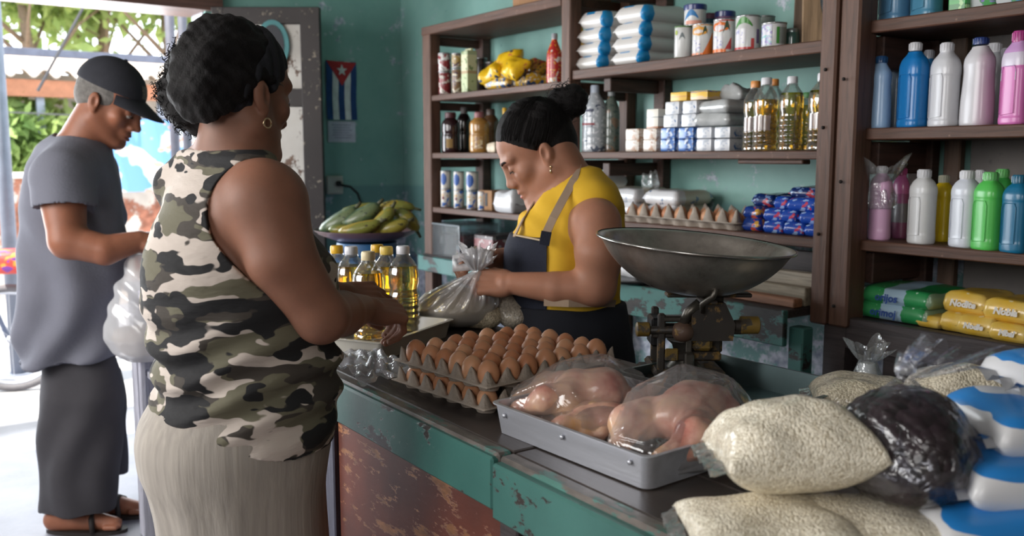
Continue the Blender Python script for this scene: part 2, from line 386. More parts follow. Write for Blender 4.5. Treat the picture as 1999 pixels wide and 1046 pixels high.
    def mesh(s, name, mat, parent=None, world=True, disp=None, keep=None):
        a = s.a; a[0] = a[-1] = 1; a[:, 0] = a[:, -1] = 1; a[:, :, 0] = a[:, :, -1] = 1
        lim = 4 * s.h; a = np.clip(a, -lim, lim)
        g = openvdb.FloatGrid(lim); g.copyFromArray(a); v, q = g.convertToQuads(0.0)
        v = v * s.h + s.lo; q = q[:, ::-1] if s.flip else q
        o = mk(name, v, np.ascontiguousarray(q), mat, parent, True, world)
        if disp is not None:
            me = o.data; nv = len(me.vertices); nrm = np.empty(nv * 3, np.float32); me.vertices.foreach_get('normal', nrm); nrm = nrm.reshape(-1, 3)
            co = np.empty(nv * 3, np.float32); me.vertices.foreach_get('co', co); co = co.reshape(-1, 3)
            w = np.array(world_of(parent)) if (parent is not None and world) else np.eye(4)
            pw = co @ w[:3, :3].T + w[:3, 3]
            co = co + nrm * disp(pw)[:, None]; me.vertices.foreach_set('co', co.astype(np.float32).ravel()); me.update()
        return o
    flip = False
def gathered(base_c, rx, ry, top, rtop, n=96, m=22, pleats=17, amp=.010, seed=1, h0=.03, frill=.05, fr=.045, ang0=0, lean=(0, 0)):
    """film drawn up from a filled base into a gathered neck with a frill above"""
    rs = np.random.RandomState(seed); ph = rs.uniform(0, 6.28, 4); v = []; base_c = np.array(base_c, float); top = np.array(top, float)
    prof = []
    for j in range(6): prof.append((-1 + j / 6, None))
    tot = []
    for j in range(m + 1): tot.append(j / m)
    rows = []
    for j in range(5):   # underside up to the widest ring
        t = j / 5; r = math.sin(t * math.pi / 2) ** .6; z = h0 * (1 - math.cos(t * math.pi / 2)); rows.append((r, z, 0.0, 0.0))
    for t in tot: rows.append((None, None, t, 1.0))
    for j in range(1, 9): rows.append((None, None, 1 + j / 8, 2.0))
    for (r, z, t, kind) in rows:
        for i in range(n):
            a = 2 * math.pi * i / n; pl = math.sin(pleats * a + ph[0] + 1.5 * math.sin(2 * a + ph[1])) * .6 + .4 * math.sin((pleats * 2 - 5) * a + ph[2])
            if kind == 0: v.append((base_c[0] + rx * r * math.cos(a), base_c[1] + ry * r * math.sin(a), base_c[2] + z)); continue
            if kind == 1:
                w = 1 - t ** 1.15; c = base_c * (1 - t ** .8) + top * t ** .8; c[2] = (base_c[2] + h0) * (1 - t) + top[2] * t
                am = amp * math.sin(math.pi * min(1, t * 1.15)) * (1.1 if t > .1 else 0); bulge = .04 * math.sin(math.pi * min(1, t * 1.6)) * (t < .62)
                X0 = (rx * (w + bulge) + rtop * t + am * pl) * math.cos(a); Y0 = (ry * (w + bulge) + rtop * t + am * pl) * math.sin(a); v.append((c[0] + X0, c[1] + Y0, c[2] + .25 * am * pl))
            else:
                e = t - 1; rr = rtop + fr * e ** .8 * (1 + .55 * pl); v.append((top[0] + rr * math.cos(a) + lean[0] * e, top[1] + rr * math.sin(a) + lean[1] * e, top[2] + frill * e * (1 + .35 * math.sin(3 * a + ph[3]) + .2 * pl)))
    R_ = len(rows); f = [(j * n + i, j * n + (i + 1) % n, (j + 1) * n + (i + 1) % n, (j + 1) * n + i) for j in range(R_ - 1) for i in range(n)]
    return v, f
# ================================================================ SETTING
R0 = random.Random(4)
WALLX, BACKY, FRONTY, CEIL = -4.80, 2.60, -1.95, 3.05
teal = Mchip('teal_plaster', c8(122, 186, 172), c8(176, 196, 188), 0.86, 5, rough=0.55, col2=c8(104, 166, 154), bump=0.35, fine=25, soft=0.12)
tealwall, nt, b = nodes('teal_wall_two_tone'); L = nt.links.new
v = coords(nt, 'Object'); sx = N(nt, 'ShaderNodeSeparateXYZ'); L(v, sx.inputs[0])
n1 = N(nt, 'ShaderNodeTexNoise', i_Scale=1.6, i_Detail=6, i_Roughness=0.65); L(v, n1.inputs['Vector'])
r1 = ramp(nt, [(0.3, c8(106, 150, 142)), (0.7, c8(134, 174, 166))]); L(n1.outputs['Fac'], r1.inputs[0])
r2 = ramp(nt, [(0.3, c8(90, 130, 128)), (0.7, c8(112, 152, 149))]); L(n1.outputs['Fac'], r2.inputs[0])
st = ramp(nt, [(0.498, (1, 1, 1)), (0.502, (0, 0, 0))]); zz = N(nt, 'ShaderNodeMath', operation='MULTIPLY', i_1=0.4); L(sx.outputs[2], zz.inputs[0]); L(zz.outputs[0], st.inputs[0])
base = mixc(nt, st.outputs[0], r1.outputs[0], r2.outputs[0])
n2 = N(nt, 'ShaderNodeTexNoise', i_Scale=7, i_Detail=10, i_Roughness=0.75); L(v, n2.inputs['Vector'])
lowp = ramp(nt, [(0.30, (1, 1, 1)), (0.42, (0.45, 0.45, 0.45)), (0.52, (0, 0, 0))]); L(zz.outputs[0], lowp.inputs[0])   # damp, flaking paint towards the floor
ad = N(nt, 'ShaderNodeMath', operation='MULTIPLY_ADD', i_1=0.16); L(lowp.outputs[0], ad.inputs[0]); L(n2.outputs['Fac'], ad.inputs[2])
pk = ramp(nt, [(0.60, (0, 0, 0)), (0.66, (1, 1, 1))]); L(ad.outputs[0], pk.inputs[0])
n3 = N(nt, 'ShaderNodeTexNoise', i_Scale=30, i_Detail=4); L(v, n3.inputs['Vector'])
und = ramp(nt, [(0.35, c8(120, 130, 150)), (0.6, c8(196, 200, 212))]); L(n3.outputs['Fac'], und.inputs[0])
base = mixc(nt, pk.outputs[0], base, und.outputs[0])
n5 = N(nt, 'ShaderNodeTexNoise', i_Scale=16, i_Detail=6, i_Roughness=0.7); L(v, n5.inputs['Vector'])
dk = ramp(nt, [(0.68, (0, 0, 0)), (0.72, (1, 1, 1))]); L(n5.outputs['Fac'], dk.inputs[0])
base = mixc(nt, dk.outputs[0], base, c8(58, 86, 86))
L(base, b.inputs['Base Color']); b.inputs['Roughness'].default_value = 0.5
bp = N(nt, 'ShaderNodeBump', i_Strength=0.3, i_Distance=0.004); L(n2.outputs['Fac'], bp.inputs['Height']); L(bp.outputs[0], b.inputs['Normal'])
greywall = Mchip('grey_plaster', c8(118, 112, 108), c8(72, 80, 84), 0.78, 7, rough=0.8, col2=c8(96, 92, 90), fine=40, soft=0.1)
concrete = M('concrete', c8(122, 122, 130), 0.6, scale=3, bump=0.4, bscale=40)
darkwood = Mwood('dark_wood', c8(84, 54, 39), axis=0, worn=c8(134, 102, 84), wamt=0.64)
darkwood_z = Mwood('dark_wood_upright', c8(92, 64, 50), axis=2, worn=c8(150, 124, 110), wamt=0.66)
darkwood_y = Mwood('dark_wood_crosswise', c8(70, 48, 40), axis=1)
blackwood = Mwood('blackened_wood', c8(58, 50, 50), axis=0, worn=c8(140, 134, 132), wamt=0.69)
def struct(name, v, f, mat): o = mk(name, v, f, mat); return tag(o, kind='structure')
def sbox(name, lo, hi, mat):
    m = MB().box([(a + b) / 2 for a, b in zip(lo, hi)], [b - a for a, b in zip(lo, hi)]); return struct(name, m.v, m.f, mat)
sbox('floor', (WALLX, FRONTY - .2, -0.1), (1.8, BACKY + .2, 0.0), concrete)
sbox('ceiling', (WALLX - .25, FRONTY - .2, CEIL), (1.8, BACKY + .2, CEIL + .1), M('ceiling_paint', c8(112, 106, 100), 0.8))
sbox('wall_back', (WALLX - .25, BACKY, 0), (1.8, BACKY + .2, CEIL), tealwall)
cream = M('cream_wall_paint', c8(116, 108, 100), 0.8)
sbox('wall_right', (1.6, FRONTY - .2, 0), (1.8, BACKY, CEIL), cream)
DY0, DY1, DZ = -0.9, 1.46, 2.165
m = MB()
m.box((WALLX - .125, (DY1 + BACKY) / 2, CEIL / 2), (.25, BACKY - DY1, CEIL)); m.box((WALLX - .125, (FRONTY + DY0) / 2, CEIL / 2), (.25, DY0 - FRONTY, CEIL))
m.box((WALLX - .125, (DY0 + DY1) / 2, (DZ + .16 + CEIL) / 2), (.25, DY1 - DY0, CEIL - DZ - .16)); struct('wall_left', m.v, m.f, tealwall)
m = MB(); oz0, oz1, ox0, ox1 = 1.2, 2.65, -3.95, -1.45
m.box(((WALLX + ox0) / 2, FRONTY - .1, CEIL / 2), (ox0 - WALLX, .2, CEIL)); m.box(((ox1 + .35) / 2, FRONTY - .1, CEIL / 2), (.35 - ox1, .2, CEIL)); m.box((1.6, FRONTY - .1, CEIL / 2), (.4, .2, CEIL))
m.box(((ox0 + ox1) / 2, FRONTY - .1, oz0 / 2), (ox1 - ox0, .2, oz0)); m.box(((ox0 + ox1) / 2, FRONTY - .1, (oz1 + CEIL) / 2), (ox1 - ox0, .2, CEIL - oz1))
m.box((.9, FRONTY - .1, .75), (1.1, .2, 1.5)); m.box((.9, FRONTY - .1, 2.87), (1.1, .2, .36)); struct('wall_front', m.v, m.f, cream)
# lintel and jamb of the street doorway
lint = Mwood('lintel_wood', c8(92, 66, 58), axis=1)
sbox('trim_1', (WALLX - .27, DY0 - .1, DZ), (WALLX + .04, DY1 + .08, DZ + .16), lint)
sbox('trim_2', (WALLX - .22, DY1 - .005, 0), (WALLX - .03, DY1 + .05, DZ), Mwood('jamb_wood', c8(150, 150, 156), axis=2))
# pavement and street outside
sbox('pavement', (-9.2, -9, -0.14), (WALLX, 12, -0.004), M('pavement_concrete', c8(168, 166, 168), 0.9, scale=2.2, bump=0.3, bscale=30))
sbox('street', (-30, -25, -0.24), (-9.2, 30, -0.10), M('street_dust', c8(190, 178, 165), 0.95, scale=1.2))
for i, yy in enumerate((-.35, .62, 1.5)):        # joints cut between the slabs of the walk
    pass
# ---------------- the old door leaf, swung inwards
A_, B_ = np.array((-4.73, 1.475)), np.array((-4.415, 1.925)); dv = B_ - A_; dl = float(np.linalg.norm(dv))
door = thing('door_1', None, None, (A_[0], A_[1], 0.02), math.atan2(dv[1], dv[0])); door['kind'] = 'structure'
dframe = Mchip('door_frame_paint', c8(44, 36, 34), c8(150, 138, 120), 0.78, 30, rough=0.6, fine=50)
dpaint = Mchip('door_panel_paint', c8(200, 196, 188), c8(112, 84, 66), 0.735, 9, stretch=(1, 1, .6), rough=0.6, fine=30, soft=0.02, col2=c8(178, 172, 164))
DH = 2.155
bx('stile', (.03, 0, DH / 2), (.06, .045, DH), dframe, door); bx('stile', (dl - .05, 0, DH / 2), (.10, .045, DH), dframe, door)
for z0, z1 in ((0, .2), (1.00, 1.14), (1.655, 1.745), (DH - .085, DH)): bx('rail', (dl / 2 - .02, .001, (z0 + z1) / 2), (dl - .14, .043, z1 - z0), dframe, door)
x0, x1 = .06, dl - .10
for z0, z1 in ((.2, 1.0), (1.14, 1.655), (1.745, DH - .085)):
    for k in range(3): a = x0 + (x1 - x0) * k / 3; c = x0 + (x1 - x0) * (k + 1) / 3; bx('plank', ((a + c) / 2, .004, (z0 + z1) / 2), (c - a - .004, .02, z1 - z0), dpaint, door, bev=.002)
# oval picture stuck on the door
pic = thing('oval_picture', 'small oval portrait picture in a teal surround on the upper door panel', 'picture', (A_[0] + dv[0] * .56, A_[1] + dv[1] * .56, 1.985), math.atan2(dv[1], dv[0]))
def disc(rx, rz, y, n=28): return [(rx * math.cos(2 * math.pi * i / n), y, rz * math.sin(2 * math.pi * i / n)) for i in range(n)]
def slab(rx, rz, y0, y1, n=28):
    v = disc(rx, rz, y0, n) + disc(rx, rz, y1, n); f = [tuple(range(n)), tuple(reversed(range(n, 2 * n)))] + [(i, n + i, n + (i + 1) % n, (i + 1) % n) for i in range(n)]
    return v, f
mk('backing', *slab(.085, .125, -.02, -.028), M('picture_teal', c8(58, 120, 122), .5), pic); mk('portrait_panel', *slab(.06, .10, -.028, -.031), M('picture_dark', c8(28, 30, 38), .5), pic)
mk('face', *slab(.024, .036, -.031, -.034), M('picture_face', c8(170, 120, 98), .6), pic); 
mk('shirt', [(x, y, z - .062) for x, y, z in slab(.045, .035, -.031, -.033)[0]], slab(.045, .035, -.031, -.033)[1], M('picture_shirt', c8(190, 180, 176), .6), pic)
# flag, note and socket on the left wall (flat things where they hang)
def on_left_wall(px, py): return PX(px, py, WALLX + .004)
fl0, fl1, fl2 = on_left_wall(635, 118), on_left_wall(694, 125), on_left_wall(637, 233)
fw, fhh = float(fl1[1] - fl0[1]), float(fl0[2] - fl2[2])
flag = thing('hanging_flag', 'small flag hanging upright with red triangle, white star and blue stripes', 'flag', (WALLX + .006, fl0[1], fl0[2]))
Mb, Mw_, Mr = M('flag_blue', c8(32, 66, 118), .8, scale=20), M('flag_white', c8(206, 210, 210), .8, scale=20), M('flag_red', c8(168, 46, 50), .8, scale=20)
def frect(y0, y1, z0, z1, x, n=6):
    v = []; f = []
    for i in range(n + 1):
        z = z0 + (z1 - z0) * i / n; w = .004 * math.sin(i * 1.3)
        v += [(x + w, y0, z), (x + w + .002 * math.sin(i), y1, z)]
    for i in range(n): f.append((2 * i, 2 * i + 1, 2 * i + 3, 2 * i + 2))
    return v, f
for k in range(5): mk('stripe', *frect(fw * k / 5, fw * (k + 1) / 5, 0, -fhh, .004), Mb if k % 2 == 0 else Mw_, flag)
mk('triangle', [(.009, 0.001, 0), (.009, fw - .001, -.004), (.013, fw * .5, -fhh * .42)], [(0, 1, 2)], Mr, flag)
st5 = [(.0135, fw * .5 + (.034 if i % 2 == 0 else .014) * math.sin(math.pi * i / 5), -fhh * .155 + (.034 if i % 2 == 0 else .014) * math.cos(math.pi * i / 5)) for i in range(10)]
mk('star', st5, [tuple(range(10))], Mw_, flag)
nt0, nt1 = on_left_wall(640, 236), on_left_wall(694, 278)
note = thing('wall_note', 'sheet of pale lavender paper with faint lines of writing below the flag', 'paper', (WALLX + .005, nt0[1], nt1[2]))
nw, nh = float(nt1[1] - nt0[1]), float(nt0[2] - nt1[2])
mk('sheet', MB().box((0, nw / 2, nh / 2), (.003, nw, nh)).v, MB().box((0, nw / 2, nh / 2), (.003, nw, nh)).f, M('note_paper', c8(190, 190, 204), .8), note)
m = MB()
for k in range(6): m.box((.002, nw * (.5 + .02 * (k % 3 - 1)), nh * (.82 - .12 * k)), (.001, nw * (.7 - .1 * (k % 2)), .006))
m.build('written_line', M('note_ink', c8(150, 148, 172), .8), note)
so = on_left_wall(652, 361)
sock = thing('wall_socket', 'grimy white wall socket with a black cord plugged in', 'socket', (WALLX, so[1], so[2]))
MB().box((.012, 0, 0), (.024, .10, .105), bev=.006).build('plate', M('socket_plastic', c8(178, 176, 168), .5), sock)
MB().box((.026, .018, .008), (.03, .03, .03), bev=.006).build('plug', M('black_rubber', c8(24, 24, 26), .5), sock)
cord = thing('power_cord', 'thin black cord looping from the wall socket down to the fruit', 'cord', (WALLX + .03, so[1] + .03, so[2]))
MB().tube([(0, 0, 0), (.02, .05, -.01), (.03, .09, -.05), (.04, .11, -.12), (.06, .12, -.22), (.1, .13, -.34)], .007, 6).build('cable', MATS['black_rubber'], cord, True)
# ================================================================ SHELVING
def post(u, name, x, y, z0, z1, w, d, mat=None, rz=0): return bx(name, (x - u.location.x, y - u.location.y, (z0 + z1) / 2), (w, d, z1 - z0), mat or darkwood_z, u, rot=(0, 0, rz), bev=.004)
def board(u, name, x0, x1, y0, y1, ztop, t, mat=None): return bx(name, ((x0 + x1) / 2 - u.location.x, (y0 + y1) / 2 - u.location.y, ztop - t / 2), (x1 - x0, y1 - y0, t), mat or darkwood, u, bev=.003)
SY = 2.25
tealedge = Mchip('teal_edge_paint', c8(74, 128, 122), c8(60, 56, 54), 0.70, 12, stretch=(.5, 1, 1), rough=0.5, fine=50)
ua = thing('shelving_unit', 'dark wooden shelf rack with cans and jars in the teal corner', 'shelves', (-3.35, 2.42, 0))
post(ua, 'post', -3.895, 2.275, 0, 2.045, .075, .06); post(ua, 'post', -3.885, 2.57, 0, 2.045, .07, .05, darkwood_y)
post(ua, 'post', -2.80, 2.27, 0, 2.6, .055, .06); post(ua, 'post', -2.80, 2.57, 0, 2.6, .055, .05)
board(ua, 'top_board', -3.93, -2.83, 2.24, 2.58, 2.045, .04)
for zt in (1.715, 1.437, 1.172): board(ua, 'shelf_board', -3.855, -2.83, 2.25, 2.59, zt, .028)
for zt in (2.0, 1.685, 1.405, 1.14): bx('cross_batten', (-3.895 + 3.35, 0, zt - .02), (.03, .28, .04), darkwood_y, ua); bx('cross_batten', (-2.80 + 3.35, 0, zt - .02), (.03, .28, .04), darkwood_y, ua)
board(ua, 'bottom_shelf', -3.93, -2.83, 2.23, 2.59, .935, .03, blackwood); board(ua, 'teal_edge', -3.93, -2.83, 2.205, 2.23, .93, .075, tealedge)
board(ua, 'lower_board', -3.93, -2.83, 2.25, 2.27, .75, .06, blackwood)
ub = thing('shelving_unit', 'long middle wooden shelves holding sugar, soap, oil bottles and eggs', 'shelves', (-2.2, 2.42, 0))
post(ub, 'back_post', -2.60, 2.575, .96, 2.7, .06, .045, darkwood_y); 
bx('top_brace', (-2.66 + 2.2, 0, 2.05), (.05, .33, .07), darkwood_y, ub); bx('top_brace', (-2.55 + 2.2, -.15, 2.13), (.5, .05, .05), darkwood, ub)
board(ub, 'shelf_board', -2.77, -1.60, 2.25, 2.59, 1.752, .036); board(ub, 'shelf_board', -2.77, -1.60, 2.25, 2.59, 1.437, .026)
board(ub, 'shelf_board', -2.77, -1.60, 2.24, 2.59, 1.182, .03); board(ub, 'apron_board', -2.77, -1.60, 2.33, 2.35, 1.13, .085, blackwood)
board(ub, 'under_batten', -1.95, -1.70, 2.27, 2.31, 1.41, .014, darkwood)
for zz_ in (1.72, 1.40): bx('bracket', (-2.62 + 2.2, .02, zz_ - .03), (.04, .28, .05), darkwood_y, ub)
for zz_ in (1.41, 1.06): bx('bracket', (-1.615 + 2.2, -.14, zz_ - .04), (.022, .04, .075), darkwood_z, ub)
board(ub, 'counter_shelf', -2.83, -1.60, 2.10, 2.59, .985, .025, blackwood); board(ub, 'teal_edge', -2.83, -1.60, 2.08, 2.10, .985, .105, tealedge)
post(ub, 'teal_leg', -1.585, 2.14, 0, .935, .05, .05, tealedge)
bp_ = thing('big_post', 'thick weathered brown wooden upright post between the two shelf bays', 'post', (-1.545, 2.235, 0))
bx('half_post', (-.026, 0, 1.8), (.054, .09, 1.72), darkwood_z, bp_, bev=.006); bx('half_post', (.034, .006, 1.8), (.062, .085, 1.72), darkwood_z, bp_, bev=.006)
bx('lower_leg', (.02, .01, .47), (.07, .07, .94), blackwood, bp_)
m = MB()
for (x, z) in ((-.035, 1.93), (.04, 1.93), (-.03, 1.66), (.03, 1.63), (-.03, 1.5), (.035, 1.35), (-.03, 1.2), (.03, 1.0)): m.lathe([(.005, 0), (.005, .004), (.002, .006)], 8, Matrix.Translation((x, -.045, z)) @ Matrix.Rotation(math.pi / 2, 4, 'X'))
tag(m.build('nail_heads', M('old_iron', c8(40, 36, 34), .5, .7), bp_), kind='stuff')
uc = thing('shelving_unit', 'right hand wooden shelves of coloured cleaning bottles and food packs', 'shelves', (-.9, 2.42, 0))
for zt, t in ((1.787, .034), (1.497, .032), (1.187, .030)): board(uc, 'shelf_board', -1.50, .4, 2.25, 2.585, zt, t)
board(uc, 'bottom_beam', -1.56, .4, 2.215, 2.25, .968, .088, blackwood); board(uc, 'bottom_shelf', -1.50, .4, 2.25, 2.585, .962, .03, blackwood)
post(uc, 'back_post', -1.49, 2.565, 0, 2.7, .075, .045, darkwood_y); post(uc, 'back_post', -1.40, 2.57, 1.0, 2.7, .05, .03, Mwood('pale_back_wood', c8(96, 74, 60), axis=2))
for zt in (1.75, 1.46, 1.15): bx('side_batten', (-1.49 + .9, .02, zt - .045), (.04, .28, .09), darkwood_y, uc)
post(uc, 'black_leg', -1.36, 2.28, 0, .88, .07, .06, blackwood); post(uc, 'black_leg', -1.50, 2.3, 0, .88, .05, .05, blackwood)
bx('back_panel', (-.48 + .9 - .0, .168, 1.85), (1.76, .012, 1.75), greywall, uc)
sbox('trim_3', (-1.36, BACKY - .012, 0), (1.6, BACKY, .965), Mchip('grey_mottled_plaster', c8(112, 120, 126), c8(44, 56, 60), 0.66, 9, rough=0.8, fine=30, soft=0.05))
tag(bx('box_on_rack', (0, 0, 0), (.34, .26, .22), M('cardboard', c8(150, 112, 78), .8, scale=14), None, bev=.004), 'brown cardboard box on top of the corner shelf rack', 'box').location = (-3.03, 2.40, 2.155)
# ================================================================ COUNTER
CT, CY0, CY1 = .97, .74, 1.335
ctop = Mchip('counter_top_wood', c8(76, 68, 64), c8(132, 124, 118), 0.80, 10, stretch=(.35, 2, 2), rough=0.36, col2=c8(52, 46, 44), fine=70, soft=0.08, bump=0.3)
cteal = Mchip('counter_teal_paint', c8(62, 112, 104), c8(58, 50, 46), 0.775, 22, stretch=(.6, 1, 1), rough=0.38, col2=c8(48, 92, 86), fine=60, soft=0.02)
cedge = Mchip('counter_edge_worn', c8(84, 132, 122), c8(120, 112, 106), 0.60, 30, stretch=(.4, 1, 1), rough=0.4, col2=c8(60, 100, 92), fine=50)
cred = Mchip('counter_red_brown', c8(112, 54, 36), c8(176, 118, 76), 0.735, 24, stretch=(.45, 1, 1.3), rough=0.5, col2=c8(80, 38, 26), fine=60, soft=0.02)
cnt = thing('shop_counter', 'long worn shop counter with chipped teal edge and red brown front', 'counter', (-1.4, 1.03, 0))
def cb(name, x0, x1, y0, y1, z0, z1, mat, bev=.003): return bx(name, ((x0 + x1) / 2 + 1.4, (y0 + y1) / 2 - 1.03, (z0 + z1) / 2), (x1 - x0, y1 - y0, z1 - z0), mat, cnt, bev=bev)
SEAM = -1.085
for (x0, x1, dz) in ((-2.75, SEAM - .002, 0.0), (SEAM + .002, .5, -.002)):
    ys = [CY0 + .032, .93, 1.12, CY1 if x0 < -2 else 1.52]
    for k in range(3): cb('top_plank', x0, x1, ys[k] + .0012, ys[k + 1] - .0012, CT - .03, CT + dz * (k != 5), ctop, .002)
    cb('edge_strip', x0, x1, CY0 + .004, CY0 + .032, CT - .03, CT + dz + .001, cedge, .004)
cb('fascia_board', -2.75, SEAM - .004, CY0 - .006, CY0 + .02, .882, CT - .004, cteal, .004); cb('fascia_board', SEAM + .004, .5, CY0 - .012, CY0 + .014, .874, CT - .008, cteal, .004)
for (x0, x1) in ((-1.74, -1.115), (-1.035, -.45), (-.445, .45)): cb('front_panel', x0, x1, .775, .795, .02, .885, cred)
cb('front_post', -1.11, -1.062, .762, .80, 0, .878, blackwood); cb('front_post', -1.04, -1.035, .77, .80, 0, .878, blackwood, .001)
cb('front_post', -1.83, -1.745, .765, .81, 0, .885, Mwood('blue_black_wood', c8(70, 70, 84), axis=2)); cb('front_panel', -2.7, -1.835, .79, .81, .02, .885, M('dark_panel', c8(40, 36, 38), .6))
cb('back_rail', -2.7, SEAM, 1.27, 1.30, .84, .94, blackwood); cb('back_rail', SEAM, .45, 1.45, 1.48, .84, .94, blackwood)
for x in (-2.6, -1.2, .3): cb('back_leg', x, x + .06, 1.25, 1.31, 0, .84, blackwood)
white_wd = Mwood('whitewashed_wood', c8(186, 186, 198), axis=2, worn=c8(120, 112, 112), wamt=0.62)
rack = thing('whitewashed_stand', 'whitewashed wooden stand with open shelves beside the doorway', 'stand', (-3.2, .92, 0))
def rb(name, x0, x1, y0, y1, z0, z1, mat=white_wd): return bx(name, ((x0 + x1) / 2 + 3.2, (y0 + y1) / 2 - .92, (z0 + z1) / 2), (x1 - x0, y1 - y0, z1 - z0), mat, rack)
rb('post', -3.47, -3.40, .73, .80, 0, .93); rb('post', -3.08, -3.03, .73, .78, 0, .93); rb('post', -3.47, -3.42, 1.15, 1.2, 0, .93); rb('post', -2.82, -2.77, 1.15, 1.2, 0, .93)
rb('side_board', -3.46, -3.44, .80, 1.15, .05, .30); rb('top_board', -3.50, -2.76, .72, 1.25, .93, .96, Mwood('whitewashed_wood_x', c8(176, 176, 186), axis=0))
for z in (.18, .62): rb('shelf_board', -3.46, -2.78, .76, 1.2, z, z + .025, MATS['whitewashed_wood_x'])
rb('front_slat', -3.39, -3.36, .735, .755, .3, .93); 
# ================================================================ GOODS ON THE SHELVES
def at(px, z, v):
    """the spot on a shelf at height z and distance v seen at photo column px, and the metres one photo pixel covers there"""
    py = 300.0
    for _ in range(6):
        p = PY(px, py, v); q = PY(px, py + 1, v); py += (z - p[2]) / (q[2] - p[2])
    p = PY(px, py, v); return p, float((p - CAM) @ CF) / FPX
def pillow(w, d, h, seed=0, n=12, seam=.4, pinch=.05, p=8, e=.42, wr=.04, flat_bottom=True):
    u = np.linspace(-1, 1, n + 1); U_, V_ = np.meshgrid(u, u, indexing='ij'); U_ = np.sign(U_) * np.abs(U_) ** .8; V_ = np.sign(V_) * np.abs(V_) ** .8
    f = ((1 - np.abs(U_) ** p) * (1 - np.abs(V_) ** p)) ** e
    X_ = w / 2 * U_ * (1 - pinch * (1 - V_ ** 2) * U_ ** 2); Y_ = d / 2 * V_ * (1 - pinch * (1 - U_ ** 2) * V_ ** 2); zs = h * seam
    P3 = np.stack([X_, Y_, 0 * X_], -1).reshape(-1, 3); s_ = 1.0 / max(w, d)
    nz = vnoise(P3 * s_, seed, (1.2, 2.3, 4.0)).reshape(U_.shape) * wr * h * 2
    top = zs + (h - zs) * f + nz * f; bot = zs * (1 - f) + (0 if flat_bottom else 1) * nz * f * .6
    edge = (1 - f) * .10 * h * np.sin(9 * U_ + 7 * V_ + seed); top += edge * (f > 0) * .5; bot = np.maximum(bot + 0 * edge, 0)
    m_ = n + 1; v = np.concatenate([np.stack([X_, Y_, top], -1).reshape(-1, 3), np.stack([X_, Y_, bot], -1).reshape(-1, 3)])
    idx = np.arange(m_ * m_).reshape(m_, m_); a, b, c, dd = idx[:-1, :-1].ravel(), idx[1:, :-1].ravel(), idx[1:, 1:].ravel(), idx[:-1, 1:].ravel(); o = m_ * m_
    F_ = np.concatenate([np.stack([a, b, c, dd], 1), np.stack([dd + o, c + o, b + o, a + o], 1)])
    # weld the rim
    rim = np.zeros((m_, m_), bool); rim[0] = rim[-1] = True; rim[:, 0] = rim[:, -1] = True; mp = np.arange(2 * o); mp[o:][rim.ravel()] = idx[rim]
    v[idx[rim], 2] = zs; F_ = mp[F_]
    used = np.unique(F_); re_ = np.zeros(2 * o, int); re_[used] = np.arange(len(used)); return v[used], re_[F_]
def pack_thing(name, label, cat, loc, size, mat, rz=0, seed=0, group=None, crimp=None, n=12, seam=.4, part='wrapper', **kw):
    t = thing(name, label, cat, loc, rz, group); v, f = pillow(*size, seed=seed, n=n, seam=seam, **kw); mk(part, v, f, mat, t, True)
    if crimp:
        w, d, h = size; m = MB(); ax, cm = crimp
        for s in (-1, 1):
            pts = []
            k = 9
            for i in range(k + 1):
                q = -1 + 2 * i / k; z0 = h * seam + .004 * math.sin(i * 2.1 + s)
                if ax == 'y': pts += [(w * .42 * q, s * d * .485, z0), (w * .45 * q, s * (d * .5 + .012), z0 + .006 * math.sin(i * 1.7))]
                else: pts += [(s * w * .485, d * .42 * q, z0), (s * (w * .5 + .012), d * .45 * q, z0 + .006 * math.sin(i * 1.7))]
            m.add(pts, [(2 * i, 2 * i + 1, 2 * i + 3, 2 * i + 2) for i in range(k)]); mk('seal', m.v, m.f, cm, t, True)
    return t
def lathe_obj(name, prof, mat, parent, n=24, sq=2.0, sx=1, sy=1, auto=38, loc=None): return MB().lathe(prof, n, None, sq, sx, sy).build(name, mat, parent, True, loc=loc, auto=auto)
def smoothp(pts, k=3):
    """rounds a lathe profile"""
    out = [pts[0]]
    for i in range(1, len(pts) - 1):
        a, b, c = np.array(pts[i - 1]), np.array(pts[i]), np.array(pts[i + 1]); a2 = b + (a - b) * .35; c2 = b + (c - b) * .35
        for j in range(k + 1): t = j / k; out.append(tuple((1 - t) ** 2 * a2 + 2 * t * (1 - t) * b + t * t * c2))
    return out + [pts[-1]]
def cpatch(r, a0, a1, z0, z1, shape='rect', n=14, m=6):
    v = []; f = []
    for j in range(m + 1):
        for i in range(n + 1):
            u, w = i / n, j / m
            if shape == 'oval': hw = math.sqrt(max(0, 1 - (2 * w - 1) ** 2)); u = .5 + (u - .5) * max(hw, .02)
            if shape == 'swoosh': w = w * (0.25 + .75 * math.sin(math.pi * u)) * .55 + .45 * math.sin(math.pi * u * .9) 
            if shape == 'tri': u = u * (1 - .9 * w) + .9 * w * 1.0
            a = math.radians(a0 + (a1 - a0) * u); v.append((r * math.cos(a), r * math.sin(a), z0 + (z1 - z0) * w))
    for j in range(m):
        for i in range(n): k = j * (n + 1) + i; f.append((k, k + 1, k + n + 2, k + n + 1))
    return v, f
steel = M('tin_steel', c8(176, 176, 178), .3, .9, scale=30, var=.08)
